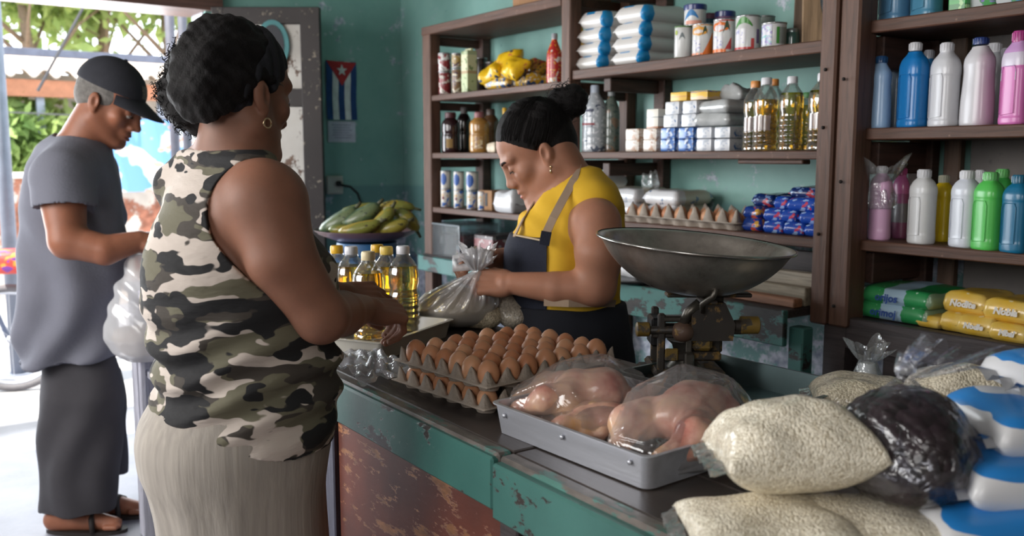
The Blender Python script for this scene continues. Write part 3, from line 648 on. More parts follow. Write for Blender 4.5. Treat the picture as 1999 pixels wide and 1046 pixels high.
def can(label, px, z, v, wp, hp, mat, patches=(), lid=None, group=None, name='food_can', gap=0.0, rimmat=None, cat='can', rz=0):
    p, s = at(px, z, v); r, h = wp * s / 2, hp * s; t = thing(name, label, cat, (p[0], p[1], z + gap), rz, group)
    lathe_obj('body', [(r * .96, 0), (r, .002), (r, h - .003), (r * .97, h)], mat, t, 28)
    MB().lathe([(r * 1.0, 0), (r * 1.03, .001), (r * 1.03, .004), (r * 1.0, .005)], 28, cap=False).build('bottom_rim', rimmat or steel, t, True)
    MB().lathe([(r * 1.0, h - .005), (r * 1.03, h - .004), (r * 1.03, h), (r * .93, h + .0005), (r * .92, h - .003), (.001, h - .003)], 28, cap=False).build('top_rim', rimmat or steel, t, True)
    if lid is not None: lathe_obj('lid', [(r * 1.05, h - .014), (r * 1.06, h - .012), (r * 1.06, h + .003), (r * 1.0, h + .005)], lid, t, 28)
    for (nm, pm, a0, a1, z0, z1, sh) in patches: q = cpatch(r + .0007, a0, a1, z0 * h, z1 * h, sh); mk(nm, q[0], q[1], pm, t, True)
    return t
P_ = lambda name, *c, rough=.4, coat=.3, **k: M(name, c8(*c), rough, coat=coat, **k)
# ---- unit A: tins, jars, cartons
def Mprint(name, base, c1, c2, rough=.35, s1=38, t1=.56, s2=70, t2=.6):
    """busy printed label"""
    if name in MATS: return MATS[name]
    m, nt, b = nodes(name); L = nt.links.new; v = coords(nt, 'Object')
    n1 = N(nt, 'ShaderNodeTexNoise', i_Scale=s1, i_Detail=1.5); L(v, n1.inputs['Vector']); k1 = ramp(nt, [(t1, (0, 0, 0)), (t1 + .02, (1, 1, 1))]); L(n1.outputs['Fac'], k1.inputs[0])
    v2 = coords(nt, 'Object', (1, 1, 1.7)); n2 = N(nt, 'ShaderNodeTexNoise', i_Scale=s2, i_Detail=1); L(v2, n2.inputs['Vector']); k2 = ramp(nt, [(t2, (0, 0, 0)), (t2 + .02, (1, 1, 1))]); L(n2.outputs['Fac'], k2.inputs[0])
    L(mixc(nt, k2.outputs[0], mixc(nt, k1.outputs[0], base, c1), c2), b.inputs['Base Color']); b.inputs['Roughness'].default_value = rough; b.inputs['Coat Weight'].default_value = .35; b.inputs['Coat Roughness'].default_value = .12
    MATS[name] = m; return m
redtin = Mprint('red_tin_print', c8(130, 34, 40), c8(196, 186, 176), c8(60, 20, 30)); goldtin = Mprint('gold_tin_print', c8(150, 120, 50), c8(70, 40, 60), c8(200, 190, 170))
blueoval = M('tin_blue', c8(34, 84, 160), .35, coat=.3); bluetin = Mprint('blue_white_tin_print', c8(206, 200, 190), c8(40, 96, 170), c8(190, 150, 90), s1=30, t1=.55)
VA = 2.31
can('small red printed tin at the left end of the corner shelf, lower of two', 869, 1.715, VA, 25, 44, redtin, group=None)
can('small red printed tin stacked on top at the left end of the corner shelf', 868, 1.715, VA, 25, 36, Mprint('red_tin_b', c8(140, 40, 44), c8(210, 210, 206), c8(90, 26, 36), t1=.5), gap=44 * .00249 + .002)
can('slim gold and purple tin standing lower in the second corner stack', 893, 1.715, VA, 22, 48, Mprint('gold_tin_b', c8(120, 90, 60), c8(210, 200, 176), c8(64, 40, 66)))
can('slim gold tin topping the second corner stack', 893, 1.715, VA, 22, 28, goldtin, gap=48 * .00249 + .002)
p, s = at(916, 1.715, VA); t = thing('drink_carton', 'tall pale green drink carton beside the gold tins', 'carton', (p[0], p[1], 1.715))
MB().box((0, 0, 80 * s / 2), (23 * s, .055, 80 * s), bev=.003).build('carton', Mband('carton_print', [(0, c8(186, 196, 150)), (.45, c8(176, 150, 110)), (.52, c8(206, 206, 166)), (.9, c8(170, 180, 140))], 2, spots=(50, .6, c8(120, 140, 90)), bump=0), t)
MB().box((0, 0, 80 * s + .005), (22 * s, .012, .012), bev=.002).build('top_fold', MATS['carton_print'], t)
darkp = Mprint('dark_tin_print', c8(40, 26, 26), c8(80, 62, 56), c8(24, 18, 20), .3)
for i, (px, wp, hp, lb) in enumerate(((939, 24, 70, 'dark brown tall tin in the shade behind the pale carton'), (958, 20, 60, 'narrow dark tin half hidden by the yellow pouches'))): can(lb, px, 1.715, 2.42, wp, hp, darkp)
yel = Mprint('yellow_pouch_print', c8(226, 182, 24), c8(28, 40, 66), c8(200, 120, 60), .3, s1=26, t1=.63, s2=60, t2=.68)
yel2 = Mprint('mixed_pouch_print', c8(190, 150, 40), c8(40, 70, 110), c8(200, 196, 190), .3, s1=30, t1=.55, s2=60, t2=.6)
def pouch(label, px, z, v, w, h, mat, rot, lift=0.0, seed=1, name='snack_pouch'):
    p, s = at(px, z, v); t = thing(name, label, 'pouch', (p[0], p[1], z + lift), rot=rot); a, f = pillow(w, h, .065, seed=seed, n=16, wr=.10, p=5, e=.5, pinch=.02); mk('wrapper', a, f, mat, t, True); return t
pouch('yellow pouch lying lowest at the left of the pouch pile', 985, 1.715, 2.33, .17, .11, yel2, (.05, 0, .1), 0, 1)
pouch('mottled yellow pouch lying flat at the right of the pouch pile', 1035, 1.715, 2.36, .18, .12, yel2, (0, .05, -.2), .0, 2)
pouch('bright yellow pouch lying on the left slope of the pile', 972, 1.715, 2.32, .13, .11, yel, (.5, -.25, .2), .05, 3)
pouch('bright yellow pouch standing at the peak of the pile', 1003, 1.715, 2.36, .13, .14, yel, (1.1, -.15, .15), .09, 4)
pouch('yellow pouch leaning at the front of the pile', 1015, 1.715, 2.30, .13, .11, yel, (.9, .25, -.1), .062, 5)
pouch('dull yellow and red pouch behind the pile by the red bottle', 1048, 1.715, 2.40, .14, .09, Mprint('red_yellow_pouch', c8(170, 130, 40), c8(150, 50, 50), c8(40, 60, 50)), (.5, .2, 0), .06, 6)
# squeeze bottle with red label
def bottle(label, px, z, v, wp, hp, prof, mat, capmat, capf=(.16, .84), n=24, sq=2.0, name='bottle', extra=(), group=None, rz=0, sx=1, sy=1, cat='bottle', gap=0.0, shell=None, ridges=0):
    """prof: (radius share, height share) pairs up to the neck"""
    p, s = at(px, z, v); r, h = wp * s / 2, hp * s; t = thing(name, label, cat, (p[0], p[1], z + gap), rz, group)
    lathe_obj('body', smoothp([(a * r, b * h) for a, b in prof]), mat, t, n, sq, sx, sy)
    cr, cz = capf[0] * 2 * r, capf[1] * h; m = MB(); prf = [(cr, cz), (cr * 1.02, cz + .003), (cr, h - .004), (cr * .85, h)]
    lathe_obj('cap', prf, capmat, t, 20, auto=40)
    for (nm, pm, a0, a1, z0, z1, sh, rr) in extra: q = cpatch(rr * r + .0009, a0, a1, z0 * h, z1 * h, sh); mk(nm, q[0], q[1], pm, t, True)
    return t, r, h
white_cap = P_('white_cap', 214, 214, 218); yellow_cap = P_('yellow_cap', 226, 176, 40); blue_cap = P_('blue_cap', 46, 78, 150); grey_cap = P_('grey_cap', 150, 150, 156); orange_cap = P_('orange_cap', 214, 140, 70)
redlabel = Mprint('red_bottle_label', c8(176, 40, 34), c8(214, 206, 200), c8(216, 150, 50), s1=26, t1=.58)
bottle('bottle with a red and white label at the right end of the corner shelf', 1082, 1.715, 2.31, 31, 96, [(.92, 0), (1, .03), (1, .58), (.9, .64), (.5, .80), (.34, .86), (.34, .9)], redlabel, grey_cap, (.19, .88))
bottle('yellow and red squeeze bottle right beside the dark upright', 1130, 1.752, 2.40, 26, 112, [(.95, 0), (1, .03), (.95, .3), (1, .6), (.8, .72), (.45, .82), (.3, .88), (.3, .9)], Mband('yellow_red_bottle', [(0, c8(196, 150, 30)), (.12, c8(160, 50, 30)), (.36, c8(190, 140, 26)), (.42, c8(120, 60, 30)), (.5, c8(206, 160, 30))], 2, bump=0), yellow_cap, (.16, .88))
# ---- unit A second shelf: dark jars
dj = M('dark_jar_glass', c8(46, 26, 30), .15, coat=.8, var=.4, scale=20); bj = M('tan_jar_contents', c8(168, 122, 62), .25, coat=.8, var=.35, scale=30)
jarp = [(.9, 0), (1, .04), (1, .40), (.93, .46), (1, .52), (.98, .74), (.6, .84), (.5, .86)]
bottle('squat jar of dark preserve at the left of the second corner shelf', 880, 1.437, 2.32, 36, 78, jarp, dj, M('dark_red_lid', c8(80, 40, 46), .4), (.3, .86), extra=[('label', M('tan_label', c8(150, 120, 70), .6), -60, -20, .12, .34, 'rect', 1.0)])
bottle('very dark tall bottle behind the dark preserve jar', 906, 1.437, 2.44, 28, 88, jarp, M('near_black_glass', c8(30, 22, 24), .15, coat=.8), M('dull_cap', c8(90, 84, 84), .5), (.24, .86))
bottle('waisted jar of golden brown food with pink lid on the second corner shelf', 936, 1.437, 2.32, 40, 78, jarp, bj, M('pinkish_lid', c8(140, 84, 88), .4), (.25, .86), extra=[('label', Mprint('jar_label', c8(190, 150, 90), c8(220, 200, 160), c8(120, 60, 40)), -85, -15, .10, .40, 'rect', 1.0)])
bottle('brown jar standing behind the golden waisted jar', 958, 1.437, 2.45, 34, 84, jarp, M('brown_jar', c8(92, 66, 44), .2, coat=.6), M('brown_lid', c8(70, 56, 50), .4), (.25, .86))
bottle('yellow topped bottle peeping over the shopkeeper\'s forehead', 985, 1.437, 2.42, 24, 86, [(.9, 0), (1, .04), (1, .5), (.7, .66), (.4, .78), (.36, .86)], M('yellow_bottle', c8(206, 168, 36), .3, coat=.5), yellow_cap, (.18, .84))
pack_thing('small_packet', 'small cream packet in front of the golden jar', 'packet', (at(966, 1.437, 2.28)[0][0], 2.28, 1.437), (.07, .05, .045), M('cream_packet', c8(206, 190, 166), .5, var=.3, scale=40), seed=4)
# ---- unit A third shelf: blue tins, box, white bag
for i, px in enumerate((871, 896)):
    for k in range(2):
        can('blue and white milk tin, %s of the %s stack on the third corner shelf' % (('lower', 'upper')[k], ('left', 'second')[i]), px, 1.172, 2.31, 21, 35, bluetin if k == 0 else M('tin_cream', c8(206, 200, 190), .35, coat=.3), [('blue_oval', blueoval, -95, -25, .2, .9, 'oval')] if k else [('red_dot', MATS['red_tin_print'], -80, -50, .4, .6, 'oval')], gap=k * .088, name='milk_tin', group='blue milk tins')
can('blue and white milk tin, lower of the third corner stack by the brown box', 922, 1.172, 2.31, 22, 35, bluetin, name='milk_tin', group='blue milk tins')
can('milk tin with a big blue oval on top of the third corner stack', 922, 1.172, 2.31, 24, 36, MATS['tin_cream'], [('blue_oval', blueoval, -100, -20, .15, .9, 'oval')], gap=.088, name='milk_tin', group='blue milk tins')
can('printed milk tin standing right against the brown box', 943, 1.172, 2.31, 21, 36, bluetin, name='milk_tin', group='blue milk tins')
p, s = at(968, 1.172, 2.36); t = thing('carton_box', 'small brown cardboard box behind the printed milk tins', 'box', (p[0], p[1], 1.172))
MB().box((0, 0, .046), (.11, .12, .092), bev=.002).build('box', MATS['cardboard'], t); MB().box((.01, -.061, .05), (.02, .002, .06)).build('black_mark', M('black_ink', c8(30, 28, 28), .6), t)
pack_thing('white_packet', 'plump white plastic packet at the right of the third corner shelf', 'packet', (at(1008, 1.172, 2.31)[0][0], 2.31, 1.172), (.15, .16, .10), M('white_plastic', c8(206, 206, 208), .3, coat=.5, var=.08, bump=.3, bscale=30), seed=3, crimp=('x', MATS['white_plastic']))
# ---- unit A bottom: clear box with red carton
p, s = at(906, .935, 2.36); cx = thing('clear_storage_box', 'clear plastic box of small goods on the teal edged bottom shelf', 'box', (p[0], p[1], .935))
w_, d_, h_ = .27, .22, .155; clearm = Mfilm('clear_box', (.8, .84, .86, 1), .06, .25, .05, .1)
m = MB(); 
for c, sz in (((0, -d_ / 2, h_ / 2), (w_, .003, h_)), ((0, d_ / 2, h_ / 2), (w_, .003, h_)), ((-w_ / 2, 0, h_ / 2), (.003, d_, h_)), ((w_ / 2, 0, h_ / 2), (.003, d_, h_)), ((0, 0, .002), (w_, d_, .003))): bx('wall_panel', c, sz, clearm, cx, bev=0)
m = MB(); hw, hd = w_ / 2, d_ / 2
bx('lid', (0, 0, h_ + .003), (w_ + .006, d_ + .006, .006), clearm, cx, bev=.001)
for sx_ in (-1, 1): bx('edge', (sx_ * hw, -hd, h_ / 2), (.006, .006, h_), M('clear_edge', c8(150, 156, 160), .2), cx, bev=.001)
bx('edge', (0, -hd, h_), (w_, .006, .006), MATS['clear_edge'], cx, bev=.001)
t = thing('goods_packet', 'dark packet with a coloured corner inside the clear box', 'packet', (p[0] - .05, p[1], .938)); MB().box((0, 0, .05), (.13, .14, .10), bev=.004).build('packet', Mprint('dark_packet', c8(44, 50, 56), c8(90, 100, 104), c8(120, 70, 60)), t)
t = thing('rainbow_packet', 'tiny packet with a yellow and violet label inside the clear box', 'packet', (p[0] + .09, p[1] - .075, .938)); MB().box((0, 0, .03), (.045, .03, .06), bev=.003).build('packet', Mband('rainbow', [(0, c8(190, 170, 60)), (.3, c8(150, 90, 120)), (.6, c8(170, 180, 190))], 2), t)
p2, s = at(962, .935, 2.34); t = thing('red_carton', 'dark red printed carton beside the clear box', 'box', (p2[0] - .02, p2[1] + .06, .935)); MB().box((0, 0, .06), (.16, .2, .12), bev=.003).build('carton', Mband('red_carton', [(0, c8(50, 40, 42)), (.45, c8(130, 34, 40)), (.85, c8(60, 40, 42))], 2, spots=(40, .62, c8(190, 180, 176))), t)
# ---- unit B top: sugar packs
sug, nt, b = nodes('sugar_pack_print'); L = nt.links.new; tc = nt.nodes.new('ShaderNodeTexCoord'); sx = N(nt, 'ShaderNodeSeparateXYZ'); L(tc.outputs['Generated'], sx.inputs[0])
wv = N(nt, 'ShaderNodeTexNoise', i_Scale=3, i_Detail=1); L(tc.outputs['Generated'], wv.inputs['Vector'])
a1 = N(nt, 'ShaderNodeMath', operation='MULTIPLY_ADD', i_1=.12); L(wv.outputs['Fac'], a1.inputs[0]); L(sx.outputs[0], a1.inputs[2])
r1 = ramp(nt, [(0, (0, 0, 0)), (.89, (1, 1, 1))], 'CONSTANT'); L(a1.outputs[0], r1.inputs[0]); r2 = ramp(nt, [(0, (1, 1, 1)), (.22, (0, 0, 0))], 'CONSTANT'); L(sx.outputs[1], r2.inputs[0])
an = N(nt, 'ShaderNodeMath', operation='MULTIPLY'); L(r1.outputs[0], an.inputs[0]); L(r2.outputs[0], an.inputs[1])
r3 = ramp(nt, [(0, (0, 0, 0)), (.30, (1, 1, 1)), (.62, (0, 0, 0))], 'CONSTANT'); L(a1.outputs[0], r3.inputs[0]); r4 = ramp(nt, [(0, (0, 0, 0)), (.80, (1, 1, 1))], 'CONSTANT'); L(sx.outputs[2], r4.inputs[0])
an2 = N(nt, 'ShaderNodeMath', operation='MULTIPLY'); L(r3.outputs[0], an2.inputs[0]); L(r4.outputs[0], an2.inputs[1]); mx = N(nt, 'ShaderNodeMath', operation='MAXIMUM'); L(an.outputs[0], mx.inputs[0]); L(an2.outputs[0], mx.inputs[1])
L(mixc(nt, mx.outputs[0], c8(206, 202, 198), c8(24, 130, 186)), b.inputs['Base Color']); b.inputs['Roughness'].default_value = .4; b.inputs['Coat Weight'].default_value = .3
n2 = N(nt, 'ShaderNodeTexNoise', i_Scale=22, i_Detail=3); L(tc.outputs['Object'], n2.inputs['Vector']); bp = N(nt, 'ShaderNodeBump', i_Strength=.25, i_Distance=.008); L(n2.outputs['Fac'], bp.inputs['Height']); L(bp.outputs[0], b.inputs['Normal'])
MATS['sugar_pack_print'] = sug
rows4 = ('bottom', 'second from bottom', 'third from bottom', 'top')
for c_, (pxc, hs) in enumerate(((1168, (25, 25, 27, 28)), (1243, (24, 27, 28, 30)))):
    z = 1.752
    for k in range(4):
        p, s = at(pxc + 2 * k, 1.752, 2.33); h = hs[k] * s * 1.02
        pack_thing('sugar_pack', 'white and blue sugar pack, %s in the %s shelf stack' % (rows4[k], ('left', 'right')[c_]), 'pack', (p[0], 2.27 + .12, z), (.145 if c_ == 0 else .158, .24, h * 1.12), sug, rz=.02 * (k % 2), seed=10 + 4 * c_ + k, group='sugar packs on the top shelf', pinch=.03, e=.42)
        z += h * .98
# ---- unit B top: milk powder tins
VB = 2.31; whitet = M('white_tin', c8(206, 206, 204), .35, coat=.3, var=.06); orange = M('orange_print', c8(222, 112, 36), .35, coat=.3); green = M('green_print', c8(70, 140, 60), .35, coat=.3); redp = M('red_print', c8(180, 44, 40), .35, coat=.3); darkg = M('dark_green_print', c8(44, 74, 58), .35); palev = Mprint('pale_print', c8(212, 210, 214), c8(150, 150, 190), c8(206, 206, 210), s1=70, t1=.6)
lime = M('lime_print', c8(160, 176, 60), .4); amber = M('amber_print', c8(226, 160, 60), .4)
can('plain white tin with a dark arc, leftmost of the tin row', 1333, 1.752, VB, 34, 62, whitet, [('green_patch', lime, -110, -85, .72, .88, 'oval'), ('arc', M('grey_print', c8(110, 118, 120), .4), -75, -35, .55, .8, 'swoosh')], name='milk_powder_tin', rimmat=M('green_rim', c8(96, 130, 80), .4))
can('orange and white tin, second in the tin row', 1371, 1.752, VB, 40, 62, whitet, [('orange_top', amber, -120, -20, .62, .92, 'oval'), ('white_badge', palev, -105, -45, .68, .82, 'oval'), ('dark_arc', darkg, -50, -22, .62, .92, 'swoosh'), ('print', palev, -110, -60, .15, .5, 'rect'), ('orange_side', orange, -50, 20, .04, .72, 'tri'), ('orange_band', orange, -180, 180, .02, .10, 'rect'), ('orange_rim_band', amber, -180, 180, .93, .99, 'rect')], name='milk_powder_tin')
can('orange and white tin with a dark arc, third in the tin row', 1413, 1.752, VB, 42, 66, whitet, [('orange_top', orange, -125, -20, .62, .92, 'oval'), ('white_badge', palev, -108, -48, .64, .84, 'oval'), ('dark_arc', darkg, -55, -20, .58, .94, 'swoosh'), ('print', palev, -112, -55, .15, .5, 'rect'), ('orange_band', orange, -140, -40, .02, .13, 'rect'), ('red_side', redp, -45, -10, .12, .45, 'tri'), ('red_rim_band', redp, -80, 10, .93, .99, 'rect')], name='milk_powder_tin')
can('large white tin with green arc and red foot band', 1459, 1.752, VB, 48, 67, whitet, [('green_arc', green, -120, -30, .62, .96, 'swoosh'), ('print', palev, -115, -60, .2, .62, 'rect'), ('red_band', redp, -150, -20, .02, .10, 'rect'), ('red_side', redp, -35, -20, .1, .34, 'rect'), ('violet_print', M('violet_print', c8(110, 90, 130), .4), -8, 10, .2, .6, 'rect')], name='milk_powder_tin')
can('short white tin with a green stripe at the right of the tin row', 1510, 1.752, VB, 47, 48, whitet, [('print', Mprint('pale_print2', c8(206, 206, 214), c8(150, 140, 190), c8(130, 190, 190), s1=60, t1=.54), -130, -60, .1, .9, 'rect'), ('green_stripe', green, -40, -26, .15, .8, 'rect'), ('grey_label', M('grey_label', c8(150, 156, 150), .5), -26, 20, .15, .8, 'rect')], name='milk_powder_tin')
navy = M('navy_lid', c8(40, 52, 110), .35, coat=.4)
can('white tin with navy lid and blue swirl standing on the tin row', 1355, 1.752, VB + .03, 42, 38, whitet, [('blue_swirl', M('blue_swirl', c8(40, 120, 180), .4), -110, -30, .25, .8, 'swoosh'), ('salmon_print', M('salmon_print', c8(210, 150, 130), .4), -100, -10, .05, .25, 'rect')], lid=navy, gap=62 * .00172 + .003, name='milk_powder_tin')
can('teal tin with dark lid peeping between the upper tins', 1382, 1.752, 2.44, 30, 88, M('teal_tin', c8(34, 74, 86), .35, coat=.4), lid=M('maroon_lid', c8(110, 70, 84), .4), name='milk_powder_tin')
can('purple tin with navy lid behind the third tin', 1413, 1.752, 2.43, 38, 88, M('purple_tin', c8(110, 80, 110), .35, coat=.4), lid=navy, name='milk_powder_tin')
can('grey lidded tin hidden behind the short white tin', 1490, 1.752, 2.44, 40, 74, M('grey_tin', c8(120, 130, 124), .35), name='milk_powder_tin')
bottle('dark green glass jar with grey lid at the end of the tin row', 1545, 1.752, 2.36, 30, 38, [(.9, 0), (1, .05), (1, .72), (.85, .82), (.8, .84)], M('dark_green_glass', c8(54, 84, 76), .12, coat=.7), M('zinc_lid', c8(140, 150, 148), .3, .8), (.44, .80), name='glass_jar', cat='jar')
for i, (px0, px1, lab, w) in enumerate(((1562, 1578, 'dark narrow wooden plank leaning at the end of the top shelf', .045), (1590, 1594, 'broad pale wooden plank leaning by the thick post', .075))):
    p, s = at(px0, 1.752, 2.38); q, _ = at(px1, 2.4, 2.5); d = Vector(q) - Vector(p); t = thing('leaning_plank', lab, 'plank', p); bx('plank', tuple(d * .5), (w, .02, d.length), Mwood('leaning_wood%s' % ('' if i else '_dark'), c8(*((150, 124, 96) if i else (92, 76, 62))), axis=2), t, rot=(0, 0, 0)).rotation_euler = d.to_track_quat('Z', 'Y').to_euler()
p, s = at(1622, 1.98, 2.22); t = thing('hanging_black_bag', 'limp black plastic bag hung on the thick post', 'bag', (p[0] - .015, 2.27, 1.80)); q = SDF((-.12, -.06, -.05), (.12, .06, .4), .006)
q.ell((0, 0, .1), (.05, .028, .12), k=.02).ell((-.01, 0, .25), (.035, .02, .13), k=.03).cone((0, 0, .3), (.01, 0, .38), .02, .008, .02); q.mesh('bag', M('black_plastic', c8(22, 23, 28), .3, coat=.4, bump=.4, bscale=40), t, world=False, disp=lambda c: .006 * vnoise(c, 3, (9, 18)))
# ---- unit B second shelf: water packs, soap, oil bottles
ZB = 1.437
silver = Mprint('clear_water_print', c8(176, 182, 188), c8(96, 104, 120), c8(214, 216, 220), .2, s1=34, t1=.6, s2=50, t2=.58)
ribbed = [(.92, 0), (1, .03), (.98, .1), (1, .14), (.97, .22), (1, .26), (.97, .36), (1, .4), (.97, .5), (1, .56), (.95, .68), (.6, .8), (.34, .88), (.34, .9)]
bottle('large silvery water bottle with faint print behind the shopkeeper\'s bun', 1160, ZB, 2.33, 50, 128, ribbed, silver, M('pale_cap', c8(176, 186, 200), .4), (.17, .88), extra=[('red_lines', M('faded_red', c8(150, 70, 76), .5), -110, -40, .40, .43, 'rect', 1.0), ('blue_lines', M('faded_navy', c8(60, 64, 90), .5), -110, -50, .60, .63, 'rect', 1.0)])
bottle('dull brownish bottle beside the silvery water bottle', 1192, ZB, 2.38, 34, 122, ribbed, Mprint('dull_bottle', c8(96, 104, 96), c8(120, 96, 78), c8(70, 84, 80), .25, s1=22), M('pale_cap2', c8(150, 154, 156), .4), (.2, .88))
def soap(label, px0, px1, pyt, pyb, v, mat, depth=.10, lift=0.0, name='soap_pack', group=None, cat='soap', rnd=.006, rz=0):
    p, s = at((px0 + px1) / 2, ZB, v); w, h = (px1 - px0) * s * 1.12, (pyb - pyt) * s * 1.0; t = thing(name, label, cat, (p[0], p[1] + depth / 2 - .01, ZB + lift), rz, group)
    MB().box((0, 0, h / 2), (w, depth, h), bev=rnd, seg=2).build('wrapper', mat, t, True, auto=50); m = MB()
    for s_ in (-1, 1): m.box((s_ * (w / 2 + .001), 0, h / 2), (.006, depth * .8, h * .25), bev=.001)
    return t
bei = Mprint('beige_soap_print', c8(206, 194, 182), c8(176, 138, 112), c8(226, 220, 216), .3, s1=60, t1=.54, s2=90); blus = Mprint('blue_soap_print', c8(70, 116, 184), c8(206, 214, 226), c8(30, 60, 120), .3, s1=42, t1=.56, s2=60, t2=.58); whs = Mprint('white_soap_print', c8(210, 212, 216), c8(70, 110, 160), c8(180, 186, 196), .3, s1=34, t1=.64, s2=50, t2=.6)
S0 = float(at(1340, ZB, 2.31)[1]); VS = 2.31; u_ = S0
for r_ in range(2):
    hh, lw = (24, 0) if r_ == 0 else (22, 24); rw = ('lower', 'upper')[r_]
    for (a_, b_, mt, cn, gr) in ((1220, 1254, bei, 'beige soap block, %s row, at the left end of the soap rows', 'beige soap blocks'), (1255, 1288, bei, 'beige soap block, %s row, next to the blue ones', 'beige soap blocks'), (1289, 1323, blus, 'blue and white soap block, %s row, left of the two blue', 'blue soap blocks'), (1324, 1359, blus, 'blue and white soap block, %s row, right of the two blue', 'blue soap blocks'), (1360, 1394, whs, 'white soap block, %s row, next to the blue ones', 'white soap blocks'), (1395, 1430, whs, 'white soap block, %s row, beside the oil bottles', 'white soap blocks')):
        soap(cn % rw, a_, b_, 0, hh, VS, mt, .13 if mt is whs else .10, lw * u_, group=gr)
for (a_, b_, r_, lb) in ((1294, 1328, 0, 'left white soap block in the third soap tier'), (1329, 1363, 0, 'right white soap block in the third soap tier'), (1297, 1330, 1, 'left white soap block in the fourth soap tier'), (1331, 1364, 1, 'right white soap block in the fourth soap tier')): soap(lb, a_, b_, 0, 25, VS, whs, .12, (47 + 25 * r_) * u_)
soap('upright cream soap box standing on the beige blocks', 1262, 1290, 0, 37, VS, Mband('cream_box', [(0, c8(170, 120, 90)), (.1, c8(220, 214, 202)), (.55, c8(150, 150, 150)), (.6, c8(224, 218, 206))], 2, bump=0), .05, 46.5 * u_, 'soap_box', rnd=.002)
for k, (px, lb) in enumerate(((1405, 'lower of two long clear packets laid on the white soap'), (1412, 'upper of two long clear packets laid on the white soap'))): p, s = at(px, ZB, 2.36); pack_thing('clear_packet', lb, 'packet', (p[0], 2.37, ZB + (47 + 24 * k) * u_), (.15, .14, .045), M('clear_grey_packet', c8(176, 178, 178), .2, coat=.8, var=.2, scale=14, bump=.5, bscale=30), rz=.1 - .2 * k, seed=21 + k)
p, s = at(1432, ZB, 2.4); pack_thing('crumpled_packet', 'crumpled clear plastic packet heaped on the soap by the oil', 'packet', (p[0], 2.42, ZB + 96 * u_), (.10, .1, .045), MATS['clear_grey_packet'], seed=27, wr=.2)
for (a_, b_, lb, mt) in ((1307, 1345, 'yellow box on top of the soap, left of the two', Mband('yellow_box', [(0, c8(216, 172, 50)), (.45, c8(196, 130, 60)), (.55, c8(224, 180, 50))], 2, bump=0)), (1346, 1385, 'yellow box with a white slash on top of the soap, right of the two', Mband('yellow_box_b', [(0, c8(220, 190, 150)), (.35, c8(226, 180, 46)), (.8, c8(80, 84, 150)), (.9, c8(226, 184, 60))], 2, wob=.7, wscale=2, bump=0))): soap(lb, a_, b_, 0, 17, VS + .01, mt, .09, 98 * u_, 'yellow_box', cat='box', rnd=.002)
# oil bottles
oilm, nt, b = nodes('cooking_oil'); b.inputs['Base Color'].default_value = (1.0, .70, .10, 1); b.inputs['Transmission Weight'].default_value = 1; b.inputs['IOR'].default_value = 1.36; b.inputs['Roughness'].default_value = .03
petm = Mfilm('clear_pet', (.97, .98, .97, 1), .03, .22, .05, .12, 30, edge=.35)
lblm = Mfilm('bottle_label_film', (.75, .62, .6, 1), .35, .2, .15, .05)
OILP = [(.90, 0), (1, .02), (1, .07), (.915, .095), (1, .12), (1, .14), (.915, .165), (1, .19), (1, .21), (.915, .235), (1, .26), (1, .28), (.915, .305), (1, .33), (1, .35), (.915, .375), (.99, .40), (.99, .42), (.90, .46), (.90, .50), (.99, .56), (1.0, .66), (.96, .73), (.78, .80), (.5, .865), (.36, .90), (.34, .915)]
def oil_bottle(label, loc, w, h, capmat, group, rz=0, fill=.74, n=22, lab=False):
    t = thing('oil_bottle', label, 'bottle', loc, rz, group); r = w / 2
    lathe_obj('bottle', [(a * r, z * h) for a, z in OILP] + [(.34 * r, .93 * h)], petm, t, n)
    io = [(max(.01, a * r - .0016), max(z * h, .003)) for a, z in OILP if z < fill]; lathe_obj('oil', io + [(io[-1][0] * .97, fill * h)], oilm, t, n, auto=60)
    c0 = .905 * h; lathe_obj('cap', [(.42 * r, c0), (.43 * r, c0 + .002), (.43 * r, h - .004), (.38 * r, h)], capmat, t, 18)
    MB().lathe([(.40 * r, c0 - .006), (.46 * r, c0 - .004), (.46 * r, c0 - .001)], 18, cap=False).build('neck_ring', petm, t, True)
    if lab: q = cpatch(r * 1.003, -110, -30, .28 * h, .48 * h, 'rect'); mk('label', q[0], q[1], lblm, t, True)
    return t
for (px, v, hp, wp, cap, lb, lab) in ((1471, 2.33, 134, 44, orange_cap, 'oil bottle with pale orange cap at the left of the shelf row', 1), (1492, 2.28, 140, 48, white_cap, 'oil bottle with white cap, second in the shelf row', 1), (1507, 2.42, 138, 42, orange_cap, 'oil bottle with orange cap behind the second in the shelf row', 0), (1542, 2.28, 142, 47, white_cap, 'oil bottle with white cap in the middle of the shelf row', 0), (1572, 2.40, 112, 40, M('green_cap', c8(80, 140, 80), .4), 'greenish oil bottle set back in the shelf row', 0), (1602, 2.27, 148, 54, white_cap, 'tallest oil bottle with white cap at the right of the shelf row', 1), (1624, 2.40, 140, 44, white_cap, 'oil bottle half hidden behind the thick post', 0)):
    p, s = at(px, ZB, v); oil_bottle(lb, (p[0], p[1], ZB), wp * s, hp * s, cap, 'oil bottles on the shelf', fill=.70 + .08 * ((px * 7) % 3 == 0), n=18, lab=lab)
